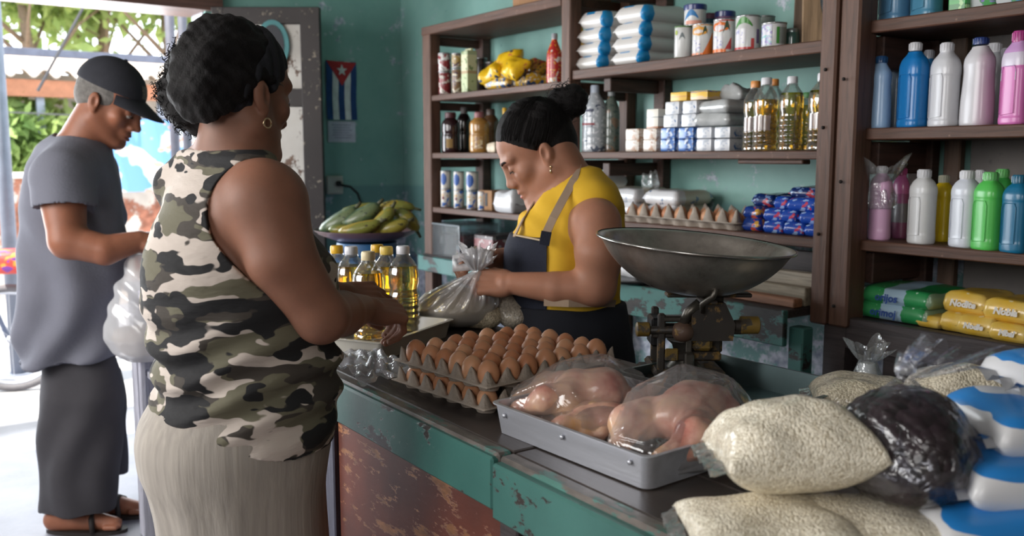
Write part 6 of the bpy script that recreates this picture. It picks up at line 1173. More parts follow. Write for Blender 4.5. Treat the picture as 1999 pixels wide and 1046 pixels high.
# tank top
camo, nt, b = nodes('camouflage_print'); L = nt.links.new; v0 = coords(nt, 'Object', (13, 13, 28))
wn = N(nt, 'ShaderNodeTexNoise', i_Scale=.9, i_Detail=2); L(v0, wn.inputs['Vector']); vadd = N(nt, 'ShaderNodeVectorMath', operation='MULTIPLY_ADD'); L(wn.outputs['Color'], vadd.inputs[0]); vadd.inputs[1].default_value = (1.4, 1.4, 1.4); L(v0, vadd.inputs[2])
def camolayer(off, sc, th):
    mp = N(nt, 'ShaderNodeMapping'); mp.inputs['Location'].default_value = off; L(vadd.outputs[0], mp.inputs['Vector']); n = N(nt, 'ShaderNodeTexNoise', i_Scale=sc, i_Detail=1.2, i_Roughness=.4); L(mp.outputs[0], n.inputs['Vector']); r = ramp(nt, [(th, (0, 0, 0)), (th + .012, (1, 1, 1))]); L(n.outputs['Fac'], r.inputs[0]); return r.outputs[0]
cc = mixc(nt, camolayer((3, 7, 1), .95, .50), c8(104, 100, 82), c8(66, 60, 54)); cc = mixc(nt, camolayer((11, 2, 5), .9, .515), cc, c8(196, 184, 174)); cc = mixc(nt, camolayer((1, 15, 9), .95, .565), cc, c8(27, 27, 29)); L(cc, b.inputs['Base Color']); b.inputs['Roughness'].default_value = .85
nf = N(nt, 'ShaderNodeTexNoise', i_Scale=6, i_Detail=4); v1 = coords(nt, 'Object', (2, 2, 6)); L(v1, nf.inputs['Vector']); bp = N(nt, 'ShaderNodeBump', i_Strength=.4, i_Distance=.02); L(nf.outputs['Fac'], bp.inputs['Height']); L(bp.outputs[0], b.inputs['Normal'])
def tank(F, off):
    F.loft(torsoC, XA, .02, off=off); F.cone(PH(350, 358, 1.63), PH(440, 300, 1.57), .040 + off, .046 + off, .04); F.cone(PH(505, 365, 1.47), PH(460, 306, 1.54), .036 + off, .046 + off, .04)
q = SDF((-1.78, .20, .80), (-1.10, .95, 1.50), .0036); tank(q, .004)
hl, hr = PH(318, 772, HC), PH(648, 866, HC); nrm = np.cross(hr - hl, FH); nrm = nrm if nrm[2] < 0 else -nrm; q.half(hl, nrm)
q.ell(PH(462, 262, 1.56), (.072, .078, .070), None, 0, 'sub')                                            # neckline
for a_, r_ in (((PH(515, 412, 1.43), PH(560, 470, 1.40)), .088), ((PH(396, 405, 1.76), PH(405, 480, 1.80)), .066)): q.cone(a_[0], a_[1], r_, r_, 0, 'sub')   # armholes
q.half(PH(400, 294, HC), UPV)
def foldC(w):
    z = w[:, 2]; f = .0075 * np.sin(z * 105 + 5 * np.sin(w[:, 0] * 9 + w[:, 1] * 7)) * np.exp(-((z - 1.06) / .10) ** 2); return f + .005 * vnoise(w * (1, 1, 2.6), 11, (2.2, 4.5, 9))
top_o = q.mesh('tank_top', camo, cl, disp=foldC)
# dark binding round the armhole
# skirt
skm, nt, b = nodes('grey_crinkle_skirt'); L = nt.links.new; v0 = coords(nt, 'Object', (1, 1, .04)); n1 = N(nt, 'ShaderNodeTexNoise', i_Scale=85, i_Detail=3); L(v0, n1.inputs['Vector']); r1 = ramp(nt, [(.3, c8(152, 145, 137)), (.7, c8(170, 162, 152))]); L(n1.outputs['Fac'], r1.inputs[0]); L(r1.outputs[0], b.inputs['Base Color']); b.inputs['Roughness'].default_value = .9; bp = N(nt, 'ShaderNodeBump', i_Strength=.4, i_Distance=.004); L(n1.outputs['Fac'], bp.inputs['Height']); L(bp.outputs[0], b.inputs['Normal'])
skirt = sil([(740, 312, 652, .88, HC), (775, 298, 650, .9, HC), (810, 278, 652, .92, HC), (850, 270, 650, .92, HC), (900, 276, 642, .92, HC), (950, 294, 636, .9, HC), (1000, 306, 638, .9, HC), (1060, 314, 642, .9, HC), (1250, 310, 650, .9, HC), (1850, 290, 670, .9, HC)], XA)
q = SDF((-1.90, .15, .05), (-.95, 1.0, 1.15), .0055); q.loft(skirt, XA, 0); q.half((0, 0, .14), (0, 0, -1)); q.half(PH(470, 772, HC), UPV)
skirt_o = q.mesh('skirt', skm, cl, disp=lambda w: (.004 * np.sin((w[:, 0] * 70 + w[:, 1] * 40)) * np.clip((.95 - w[:, 2]) * 3, 0, 1)) + .003 * vnoise(w * (1, 1, .4), 4, (2, 5)))
m = MB(); 

for s in (-1, 1):
    c = PH(480 + s * 55, 1046, HC) * (1, 1, 0); mk('shoe', *(lambda k: (k.v, k.f))(MB().ell(c + np.array((0, .02, .032)), (.045, .12, .032))), M('dark_shoe', c8(40, 34, 32), .6), cl, True, True); mk('lower_leg', *(lambda k: (k.v, k.f))(MB().tube([c + np.array((0, -.02, .05)), c + np.array((0, -.02, .25))], [.038, .05], 14)), skinA, cl, True, True)
# seams of the skirt
# hair, headband, earring
q = SDF(hoC - .24, hoC + .22, .0036); HL = Local(q, hoC, hRC, .97)
HL.ell((0, -.016, .045), (.081, .101, .091), 0); HL.ell((0, -.05, .0), (.066, .07, .06), .03)
n_ = hRC @ np.array((0, .70, -.72)); q.half(HL.p((0, .004, .020)), n_); q.half(HL.p((0, -.03, -.072)), hRC @ np.array((0, .25, -1)))
for s_ in (-1, 1): HL.ell((s_ * .083, -.004, -.004), (.020, .024, .034), .004, 'sub')
pf = np.random.RandomState(5)
PUFF = [(PH(385, 165, 1.58), .052), (PH(372, 205, 1.58), .045), (PH(392, 120, 1.57), .046), (PH(410, 225, 1.58), .040), (PH(356, 180, 1.57), .036), (PH(362, 128, 1.57), .026)]
for c, r in PUFF: q.ell(c, (r, r, r), None, .02)
hair_o = q.mesh('hair', hairm, cl, disp=lambda w: .005 * vnoise(w, 21, (18, 36, 64)))
rt = []
for i in range(520):
    c, r = PUFF[i % len(PUFF)]; d_ = pf.normal(size=3); d_ -= CR * .45; d_ /= np.linalg.norm(d_); p0 = np.array(c) + d_ * r * .85; t_ = np.cross(d_, pf.normal(size=3)); t_ /= np.linalg.norm(t_); ln = pf.uniform(.016, .034); b3 = np.cross(d_, t_); rc = pf.uniform(.003, .006); rt.append([p0 + d_ * ln * (u_ / 9) * (1 - .3 * u_ / 9) + rc * (t_ * math.cos(u_ * 1.05) + b3 * math.sin(u_ * 1.05)) + t_ * .012 * (u_ / 9) ** 2 for u_ in range(10)])
strands('loose_curls', cl, hairm, rt, .0013)
bandm = M('headband_cloth', c8(26, 27, 33), .85, scale=50, bump=.5, bscale=120)
q = SDF(hoC - .2, hoC + .2, .0036); HL = Local(q, hoC, hRC, .97); HL.ell((0, -.014, .046), (.0845, .105, .0955), 0); q.half(HL.p((0, .058, .06)), hRC @ np.array((0, .80, -.60))); q.half(HL.p((0, -.022, .05)), hRC @ np.array((0, -.86, .5))); q.half(HL.p((0, 0, -.055)), hRC @ np.array((0, .1, -1)))
for s_ in (-1, 1): HL.ell((s_ * .083, -.002, -.006), (.026, .026, .038), .004, 'sub')
q.mesh('headband', bandm, cl, disp=lambda w: .0016 * np.sin(((w - hoC) @ hRC[:, 1]) * 300 + 6 * ((w - hoC) @ hRC[:, 2]) * 8))
HL = Local(None, hoC, hRC, .97); rt = []
for i in range(30):
    z = pf.uniform(.018, .042); y0 = pf.uniform(.022, .040); x = .0705; rt.append([HL.p((x - .002, y0 + .006, z + .004)), HL.p((x + .004, y0 - .012, z + .008)), HL.p((x + .006, y0 - .026, z + .006))])
strands('temple_strands', cl, M('greying_hair', c8(92, 84, 80), .6), [r_ for r_ in rt], .0008)
eg = HL.p((.0815, .004, -.040)); m = MB().tube([eg + hRC @ np.array((0, .008 * math.cos(a), .008 * math.sin(a) - .004)) for a in np.linspace(0, 6.2, 15)], .0016, 6); mk('earring', m.v, m.f, M('pale_gold', c8(220, 196, 160), .2, .9), cl, True, True)
face_bits(cl, hoC, hRC, .97, M('brow_dark', c8(36, 28, 26), .8), M('lash_black', c8(20, 16, 16), .7), M('lip_brown', c8(130, 74, 64), .45))
# ---------------------------------------------------------------- the shopkeeper
HS = 2.40
sk = thing('person', 'woman shopkeeper in a yellow sleeveless top and dark apron tying a bag', 'person', PH(1100, 900, HS) * (1, 1, 0))
skinB = skinmat('warm_tan_skin', c8(164, 118, 96), .5); AX = (float(CR[0]), float(CR[1]))
torsoS = sil([(335, 1085, 1165, .8, HS), (358, 1058, 1200, .85, HS), (392, 1035, 1214, .85, HS), (430, 1014, 1220, .85, HS), (480, 996, 1215, .8, HS), (530, 992, 1210, .8, HS), (580, 998, 1206, .82, HS), (620, 1002, 1214, .85, HS), (690, 996, 1228, .85, HS), (800, 990, 1240, .85, HS), (1000, 1000, 1230, .8, HS)], AX)
q = SDF((-2.6, .95, .45), (-1.30, 1.90, 1.66), .0036)
q.loft(torsoS, AX, .02, off=-.006)
q.cone(PH(1122, 372, HS), PH(1085, 300, HS), .062, .058, .04); q.cone(PH(1110, 395, HS), PH(1165, 410, 2.34), .045, .045, .04)
hoS = PH(1054, 302, 2.42); hRS = facing(-95, 33, 0); head(q, hoS, hRS, 1.04, heavy=.006, nose=.975)
q.cone(PH(1092, 376, HS), PH(1070, 384, HS), .040, .022, .03)      # fullness under the chin
sh, mid, el, fm, wr = PH(1163, 436, 2.27), PH(1170, 495, 2.23), PH(1164, 560, 2.23), PH(1085, 562, 2.24), PH(1003, 553, 2.26)
q.cone(PH(1150, 430, 2.36), sh, .05, .058, .04); q.chain([sh, mid, el], [.062, .062, .047], .02); q.chain([el, fm, wr], [.046, .041, .029], .02)
hand(q, wr, -CR * 1.0 + UPV * .02 + FH * .15, -FH * .8 + UPV * .55, 1.0, 1, curls=((50, 60, 35), (55, 65, 40), (58, 65, 40), (60, 65, 40)), thumb_curl=(20, 25), thumb_out=28)
rsh, rel, rwr = PH(1068, 425, 2.57), PH(1022, 520, 2.62), PH(962, 505, 2.42)
q.chain([PH(1095, 415, 2.46), rsh, rel], [.05, .052, .044], .03); q.chain([rel, PH(985, 512, 2.5), rwr], [.045, .04, .028], .02)
hand(q, rwr, -CR * .8 + UPV * .08 - FH * .45, UPV * .7 + FH * .4, .98, -1, curls=((45, 50, 30), (50, 55, 35), (52, 55, 35), (55, 55, 35)), thumb_curl=(20, 25), thumb_out=28)
q.mesh('body', skinB, sk)
yelm = M('yellow_jersey', c8(216, 172, 44), .85, var=.1, scale=7, bump=.3, bscale=30)
q = SDF((-2.3, 1.0, .95), (-1.35, 1.85, 1.55), .0036); q.loft(torsoS, AX, .02, off=.003); q.cone(PH(1128, 376, HS), PH(1160, 392, 2.32), .05, .056, .05); q.cone(PH(1140, 372, HS), PH(1080, 396, 2.52), .05, .05, .05)
q.half(PH(1100, 596, HS), (0, 0, -1)); q.ell(PH(1082, 332, HS), (.076, .086, .080), None, 0, 'sub'); q.ell(PH(1044, 376, HS), (.048, .06, .052), None, .02, 'sub')
q.cone(PH(1158, 440, 2.20), PH(1160, 510, 2.18), .074, .070, 0, 'sub'); q.cone(PH(1062, 440, 2.68), PH(1035, 510, 2.70), .075, .075, 0, 'sub')
q.mesh('sleeveless_top', yelm, sk, disp=lambda w: .0035 * np.sin(60 * ((w - PH(1100, 400, HS)) @ CR) + 26 * (w[:, 2] - 1.2) + 3 * np.sin(w[:, 2] * 20)) * np.clip((1.36 - w[:, 2]) * 8, 0, 1) + .003 * vnoise(w, 8, (3, 7)))
apm = M('navy_apron_denim', c8(34, 38, 52), .9, var=.25, scale=10, bump=.3, bscale=200)
q = SDF((-2.4, .95, .9), (-1.35, 1.85, 1.40), .0036); q.loft(torsoS, AX, .02, off=.012); q.half(PH(1066, 500, HS), CR); q.half(PH(1030, 455, HS), UPV); q.half(PH(1100, 600, HS), -UPV); q.mesh('apron_bib', apm, sk, disp=lambda w: .004 * vnoise(w, 3, (3, 8)))
q = SDF((-2.4, .95, .3), (-1.35, 1.9, 1.22), .0045); q.loft(torsoS, AX, .02, off=.016); q.half(PH(1100, 590, HS), UPV); q.half((0, 0, .5), (0, 0, -1)); q.mesh('apron_skirt', M('black_apron', c8(26, 28, 36), .9, var=.25, scale=10), sk, disp=lambda w: .006 * vnoise(w * (1, 1, .35), 5, (3, 7)))
def ribbon(pts, w, t, up, name, mat, parent):
    pts = [np.array(p, float) for p in pts]; v = []; f = []
    for i, p in enumerate(pts):
        d_ = pts[min(i + 1, len(pts) - 1)] - pts[max(0, i - 1)]; d_ /= np.linalg.norm(d_); n_ = np.array(up[i] if isinstance(up, list) else up, float); s_ = np.cross(d_, n_); s_ /= np.linalg.norm(s_); n2_ = np.cross(s_, d_); v += [p + s_ * w / 2 + n2_ * t, p - s_ * w / 2 + n2_ * t, p - s_ * w / 2 - n2_ * t, p + s_ * w / 2 - n2_ * t]
    for i in range(len(pts) - 1):
        for k in range(4): f.append((4 * i + k, 4 * i + (k + 1) % 4, 4 * i + 4 + (k + 1) % 4, 4 * i + 4 + k))
    f += [(3, 2, 1, 0), tuple(range(4 * len(pts) - 4, 4 * len(pts)))]; return mk(name, v, f, mat, parent, False, True)
strapm = M('beige_strap', c8(160, 138, 118), .9); stitch = M('pale_stitching', c8(180, 160, 130), .8)
ribbon([PH(1063, 462, 2.235), PH(1080, 425, 2.25), PH(1100, 388, 2.28), PH(1120, 352, 2.315), PH(1135, 328, 2.36), PH(1132, 318, 2.44), PH(1112, 330, 2.5)], .021, .0015, [(-.3 * CR - FH)] * 4 + [CR - .5 * FH, CR, CR + FH * .4], 'apron_strap', strapm, sk)
ribbon([PH(1004, 462, 2.33), PH(1022, 425, 2.345), PH(1042, 398, 2.375), PH(1068, 376, 2.44)], .021, .0015, [-CR - .3 * FH] * 4, 'apron_strap', strapm, sk)
ribbon([PH(1062, 478, 2.225), PH(1067, 452, 2.222)], .026, .003, -FH, 'strap_tab', apm, sk); ribbon([PH(1003, 458, 2.33), PH(1062, 470, 2.225)], .004, .002, UPV, 'bib_stitching', stitch, sk)
ribbon([PH(1062, 590, 2.22), PH(1110, 592, 2.205), PH(1160, 592, 2.22), PH(1200, 592, 2.30)], .018, .003, -FH, 'waist_tie', strapm, sk)
q = SDF(hoS - .26, hoS + .26, .0036); HL = Local(q, hoS, hRS, 1.04); HL.ell((0, -.014, .050), (.081, .100, .096), 0); HL.ell((0, -.045, .0), (.064, .06, .055), .03); q.half(HL.p((0, .018, .026)), hRS @ np.array((0, .72, -.70))); q.half(HL.p((0, -.05, -.062)), hRS @ np.array((0, .4, -1)))
for s_ in (-1, 1): HL.ell((s_ * .084, -.004, -.002), (.020, .025, .036), .003, 'sub')
bunc = PH(1106, 198, 2.43)
for (dx, dy, r) in ((0, 0, .043), (18, 6, .036), (-16, 4, .034), (24, -6, .026), (-6, 20, .036), (10, -18, .028), (-18, -12, .022)): q.ell(PH(1106 + dx, 198 + dy, 2.43), (r * .92,) * 3, None, .006)
q.mesh('hair', hairm, sk, disp=lambda w: .004 * vnoise(w, 31, (14, 30, 70)) * np.clip((w[:, 2] - bunc[2] + .07) * 20, .15, 1))
rt = []
for i in range(150):
    d_ = pf.normal(size=3); d_ /= np.linalg.norm(d_); p0 = bunc + d_ * np.array((.04, .04, .036)); t_ = np.cross(d_, pf.normal(size=3)); t_ /= np.linalg.norm(t_); ln = pf.uniform(.018, .04); rt.append([p0, p0 + d_ * ln * .35 + t_ * ln * .3, p0 + d_ * ln * .45 + t_ * ln * .8, p0 + d_ * ln * .2 + t_ * ln * 1.2])
HL = Local(None, hoS, hRS, 1.04)
def combed(HL_, cen, rad, starts, end, lift=.001, n=9, jit=.0):
    out = []; cen, rad = np.array(cen), np.array(rad); e0 = (np.array(end) - cen) / rad; e0 /= np.linalg.norm(e0)
    for s0 in starts:
        a = (np.array(s0) - cen) / rad; a /= np.linalg.norm(a); w = math.acos(max(-1, min(1, float(a @ e0)))); pts = []
        for t_ in np.linspace(0, .93, n): d_ = (math.sin((1 - t_) * w) * a + math.sin(t_ * w) * e0) / max(1e-6, math.sin(w)); pts.append(HL_.p(cen + d_ * (rad + lift + pf.uniform(-jit, jit))))
        out.append(pts)
    return out
st_h = []
for i in range(420):      # start along the hairline plane and above the nape
    a = pf.uniform(-math.pi, math.pi); y_, z_ = .018 + .086 * pf.uniform(-.9, .62), 0; z_ = .026 + (y_ - .018) * (.72 / .70); x_ = (.081 * math.sqrt(max(.02, 1 - ((y_ + .014) / .100) ** 2 - ((z_ - .05) / .096) ** 2))) if abs(y_ + .014) < .099 else 0; st_h.append((x_ * (1 if pf.rand() > .5 else -1), y_ - .006 + pf.uniform(-.03, .004), z_ + pf.uniform(.002, .02)))
rt += combed(HL, (0, -.014, .050), (.081, .100, .096), st_h, (0, -.085, .115), .0012, 9, .001)
for i in range(0):     # hair combed back from the forehead
    a = pf.uniform(-1.2, 1.2); p = []
    for t_ in np.linspace(0, 1, 6): th = 1.05 + t_ * 1.9; p.append(HL.p((.080 * math.sin(a) * (1 - .3 * t_), -.014 + .1005 * math.cos(th - .55) * math.cos(a * .6), .046 + .0895 * abs(math.sin(th - .55)) * math.cos(a))))
    rt.append(p)
strands('loose_hair', sk, hairm, rt, .0009)
e_ = HL.p((-.083, .0, -.032)); m = MB().tube([e_, e_ + np.array((0, 0, -.006))], .0028, 6).tube([e_ + np.array((0, 0, -.007)), e_ + np.array((0, 0, -.020))], [.0018, .003], 6); mk('earring', m.v, m.f, MATS['pale_gold'], sk, True, True)
face_bits(sk, hoS, hRS, 1.04, MATS['brow_dark'], MATS['lash_black'], M('lip_rose', c8(168, 96, 84), .4))
# ---------------------------------------------------------------- the man in the cap
HM = 3.28
mn = thing('person', 'older man in a grey T-shirt and black cap holding a plastic bag by the doorway', 'person', PH(150, 1060, HM) * (1, 1, 0))
skinM = skinmat('weathered_skin', c8(150, 100, 78)); tsm = M('grey_tshirt', c8(112, 113, 124), .9, var=.08, scale=6, bump=.25, bscale=120)
torsoM = sil([(262, 112, 205, .75, HM), (285, 78, 215, .8, HM), (320, 60, 222, .8, HM), (370, 50, 232, .8, HM), (430, 46, 240, .78, HM), (500, 44, 243, .75, HM), (580, 42, 236, .75, HM), (650, 41, 226, .75, HM), (720, 44, 228, .75, HM), (760, 90, 220, .6, HM)], AX)
q = SDF((-4.15, .05, .70), (-2.85, 1.15, 1.85), .0045); q.loft(torsoM, AX, .02, off=-.034)
hoM = PH(211, 203, 3.29); hRM = facing(90, 30, 0); q.cone(PH(160, 285, HM), PH(196, 215, HM), .085, .075, .05); head(q, hoM, hRM, 1.2, False, 1.03)
sh, el, fm, wr = PH(118, 345, 3.10), PH(132, 470, 3.04), PH(205, 488, 3.05), PH(272, 470, 3.10)
q.chain([PH(140, 335, 3.2), sh, el], [.085, .082, .060], .03); q.chain([el, fm, wr], [.058, .052, .036], .02); hand(q, wr, CR * .9 + FH * .2, UPV * .7 - FH * .5, 1.15, -1, curl=(40, 45, 35), thumb_curl=(20, 20))
lel, lwr = PH(200, 480, 3.50), PH(275, 478, 3.30); q.chain([PH(180, 345, 3.42), lel], [.09, .07], .03); q.chain([lel, lwr], [.066, .042], .02); hand(q, lwr, CR * .9 - FH * .25, UPV * .8, 1.15, 1, curl=(40, 45, 35))
q.mesh('body', skinM, mn)
q = SDF((-4.15, .05, .65), (-2.85, 1.15, 1.75), .0055); q.loft(torsoM, AX, .02, off=.004); q.chain([PH(150, 325, 3.2), PH(122, 350, 3.10), PH(130, 436, 3.05)], [.105, .104, .098], .05); q.chain([PH(180, 335, 3.4), PH(195, 420, 3.48)], [.10, .09], .04)
q.ell(PH(168, 252, HM), (.10, .115, .08), None, 0, 'sub'); a = PH(130, 462, 3.05); nn = PH(128, 470, 3.06) - PH(120, 380, 3.08); nn /= np.linalg.norm(nn)
q.half(PH(140, 703, HM), np.array((0, 0, -1)) + .08 * CR)
# open sleeve end: cut only round the arm
arm_cut = q.like(); arm_cut.cone(a + nn * .012, a + nn * .14, .150, .12, 0)
body_keep = q.like(); body_keep.loft(torsoM, AX, 0, off=.004)
q.a = np.maximum(q.a, np.minimum(-arm_cut.a, body_keep.a))
q.mesh('tshirt', tsm, mn, disp=lambda w: .014 * np.sin(34 * ((w - PH(140, 500, HM)) @ CR) + 7 * np.sin(w[:, 2] * 5)) * np.clip((1.30 - w[:, 2]) * 2.4, 0, 1) + .009 * vnoise(w * (1, 1, .8), 14, (2, 5, 9)))
shm = M('charcoal_shorts', c8(62, 60, 64), .9, var=.12, scale=6, bump=.2, bscale=60)
leg1 = sil([(670, 92, 215, .6, HM), (720, 84, 232, .66, HM), (770, 79, 243, .75, HM), (850, 78, 236, .72, HM), (920, 79, 226, .72, HM), (992, 80, 222, .72, HM)], AX); leg2 = sil([(720, 140, 232, .6, 3.38), (800, 140, 248, .7, 3.44), (922, 150, 248, .7, 3.46)], AX)
q = SDF((-4.1, .05, .05), (-2.9, 1.2, 1.0), .0055); q.loft(leg1, AX, .03); q.loft(leg2, AX, .03)
q.mesh('shorts', shm, mn, disp=lambda w: .007 * np.sin(40 * ((w - PH(150, 800, HM)) @ CR) + 3 * np.sin(w[:, 2] * 8)) * np.clip((.75 - w[:, 2]) * 3, 0, 1) + .004 * vnoise(w * (1, 1, .4), 6, (3, 6)))
q = SDF((-4.1, .05, -.01), (-2.8, 1.25, .45), .005); fl_ = lambda px, h: PH(px, 1060, h) * (1, 1, 0)
for (px, h) in ((128, 3.27), (182, 3.42)):
    f0 = fl_(px, h); q.chain([f0 + (0, 0, .36), f0 + (0, 0, .24), f0 + (0, 0, .08)], [.053, .056, .040], .02); q.chain([f0 + np.array((0, 0, .05)) - CR * .03, f0 + CR * .10 + (0, 0, .045), f0 + CR * .19 + (0, 0, .032)], [.045, .038, .026], .02)
    for k in range(5): b0 = f0 + CR * (.17) + FH * (-.032 + .016 * k) + np.array((0, 0, .028)); q.cone(b0, b0 + CR * (.045 - .006 * abs(k - 1)), .011, .0095, .006)
q.half((0, 0, .012), (0, 0, -1)); q.mesh('lower_legs', skinM, mn)
sandal = M('dark_sandal', c8(44, 38, 36), .6)
for (px, h) in ((128, 3.27), (182, 3.42)):
    f0 = fl_(px, h); m = MB(); pr = [(1, .0), (1, .012)]; v = []
    for z in (0.0, .014): v += [f0 + CR * (.085 + .155 * math.cos(a)) + FH * (.05 * math.sin(a) * (1 + .12 * math.cos(a))) + np.array((0, 0, z)) for a in np.linspace(0, 2 * math.pi, 24, endpoint=False)]
    mk('sandal_sole', v, [tuple(range(23, -1, -1)), tuple(range(24, 48))] + [(i, (i + 1) % 24, 24 + (i + 1) % 24, 24 + i) for i in range(24)], sandal, mn, False, True)
    m = MB().tube([f0 + CR * .13 + FH * (-.05) + np.array((0, 0, .012)), f0 + CR * .12 + FH * (-.035) + np.array((0, 0, .06)), f0 + CR * .11 + np.array((0, 0, .082)), f0 + CR * .12 + FH * .035 + np.array((0, 0, .06)), f0 + CR * .13 + FH * .05 + np.array((0, 0, .012))], .010, 8); mk('sandal_strap', m.v, m.f, sandal, mn, True, True)
q = SDF(hoM - .26, hoM + .26, .0045); HL = Local(q, hoM, hRM, 1.22); HL.ell((0, -.013, .040), (.0755, .0955, .080), 0); HL.ell((0, -.03, .0), (.068, .07, .055), .02); q.half(HL.p((0, .030, 0)), hRM @ np.array((0, 1, -.25))); q.half(HL.p((0, 0, .055)), hRM @ np.array((0, 0, 1))); q.half(HL.p((0, -.05, -.045)), hRM @ np.array((0, .5, -1)))
for s_ in (-1, 1): HL.ell((s_ * .083, -.004, -.008), (.020, .024, .040), .003, 'sub')
q.mesh('hair', M('grey_hair', c8(104, 100, 96), .8, var=.3, scale=60, bump=.5, bscale=150), mn)
capm = M('black_cap_cloth', c8(40, 41, 48), .85, var=.15, scale=20, bump=.2, bscale=200)
q = SDF(hoM - .3, hoM + .3, .0045); HL = Local(q, hoM, hRM, 1.22); HL.ell((0, -.012, .046), (.083, .103, .092), 0); q.half(HL.p((0, 0, .046)), hRM @ np.array((0, .10, -1))); q.mesh('cap_crown', capm, mn)
HL = Local(None, hoM, hRM, 1.22); v = []; f = []; nb, nr_ = 16, 8
for lay in (0, -.0035):
    for i in range(nb + 1):
        a = -1.05 + 2.1 * i / nb
        for j in range(nr_ + 1):
            t_ = j / nr_; x = .083 * math.sin(a) * (1 + .06 * t_); y = -.012 + .100 * math.cos(a) + t_ * .078 * (1 - (abs(a) / 1.08) ** 3) ; z = .058 - .024 * t_ - .16 * (x ** 2) / .083 * (1 - .1 * t_) + lay; v.append(HL.p((x, y, z)))
o_ = (nb + 1) * (nr_ + 1); id_ = lambda i, j, l: l * o_ + i * (nr_ + 1) + j
for i in range(nb):
    for j in range(nr_): f += [(id_(i, j, 0), id_(i + 1, j, 0), id_(i + 1, j + 1, 0), id_(i, j + 1, 0)), (id_(i, j, 1), id_(i, j + 1, 1), id_(i + 1, j + 1, 1), id_(i + 1, j, 1))]
    f.append((id_(i, nr_, 0), id_(i + 1, nr_, 0), id_(i + 1, nr_, 1), id_(i, nr_, 1)))
mk('cap_brim', v, f, capm, mn, True, True)
m = MB().ell(HL.p((0, -.012, .1385)), (.008, .008, .005)); mk('cap_button', m.v, m.f, capm, mn, True, True)
for k in range(2):
    m = MB(); ems = []
    for t_ in np.linspace(-.012, .012, 2):
        for z in (.070 - .0 * k, .102): y = -.012 + .1035 * math.sqrt(max(0, 1 - ((z - .046) / .0925) ** 2 - (t_ / .083) ** 2)); ems.append(HL.p((t_ + (.006 if k else -.006) * 1.2, y + .0012, z)))
    if k == 0: mk('cap_emblem', [HL.p((x, -.012 + .1045 * math.sqrt(max(0, 1 - ((z - .046) / .0925) ** 2 - (x / .083) ** 2)), z)) for x in (-.018, -.006, .006, .018) for z in (.066, .078, .090, .100)], [(4 * i + j, 4 * i + j + 4, 4 * i + j + 5, 4 * i + j + 1) for i in range(3) for j in range(3)], Mprint('cap_patch', c8(84, 70, 62), c8(130, 112, 96), c8(50, 44, 44), .7, s1=60), mn, True, True)
face_bits(mn, hoM, hRM, 1.22, M('grey_brow', c8(86, 78, 74), .8), MATS['lash_black'], M('lip_dull', c8(126, 80, 70), .5))
# carrier bag hanging from his hands
cbp = PH(262, 500, 3.12); cbag = thing('carrier_bag', 'white plastic carrier bag hanging full from the man\'s hands', 'bag', PH(262, 700, 3.12))
q = SDF(cbp - np.array((.5, .5, .60)), cbp + np.array((.5, .5, .12)), .0065); bagr = sil([(490, 262, 288, .9, 3.12), (530, 240, 304, .7, 3.12), (580, 218, 318, .65, 3.12), (630, 204, 328, .65, 3.12), (660, 202, 330, .65, 3.12), (690, 222, 322, .6, 3.12), (704, 252, 305, .5, 3.12)], AX); q.loft(bagr, AX, 0)
q.mesh('bag', Mfilm('carrier_film', (.92, .92, .94, 1), .52, .2, .2, .6, 9), cbag, disp=lambda w: .010 * np.sin(48 * ((w - cbp) @ CR) + 10 * np.sin(w[:, 2] * 7)) * np.clip((w[:, 2] - cbp[2] + .30) * 4, 0, 1) + .006 * vnoise(w, 2, (3, 7)))
q = SDF(cbp - np.array((.4, .4, .60)), cbp + np.array((.4, .4, 0)), .007); q.loft(sil([(640, 225, 312, .6, 3.12), (660, 214, 320, .6, 3.12), (685, 232, 312, .55, 3.12), (697, 255, 300, .5, 3.12)], AX), AX, 0); q.mesh('contents', M('pale_contents', c8(170, 150, 136), .7, var=.2, scale=10), cbag, disp=lambda w: .008 * vnoise(w, 9, (4, 9)))
# ================================================================ OUTSIDE THE DOORWAY
ro_ = random.Random(12)
def gp(px, x): p = PX(px, 500, x); return np.array((p[0], p[1], -.01))
leafm, nt, b = nodes('sunlit_leaf'); L = nt.links.new; oi = nt.nodes.new('ShaderNodeTexCoord'); n1 = N(nt, 'ShaderNodeTexNoise', i_Scale=2.5, i_Detail=2); L(oi.outputs['Object'], n1.inputs['Vector']); r1 = ramp(nt, [(.3, c8(120, 152, 84)), (.7, c8(188, 206, 130))]); L(n1.outputs['Fac'], r1.inputs[0]); L(r1.outputs[0], b.inputs['Base Color']); b.inputs['Roughness'].default_value = .6
tls = N(nt, 'ShaderNodeBsdfTranslucent'); L(r1.outputs[0], tls.inputs[0]); mxs = N(nt, 'ShaderNodeMixShader', i_0=.45); L(b.outputs[0], mxs.inputs[1]); L(tls.outputs[0], mxs.inputs[2]); L(mxs.outputs[0], nt.nodes['Material Output'].inputs[0])
bark = M('pale_bark', c8(130, 112, 96), .9, scale=20, bump=.5)
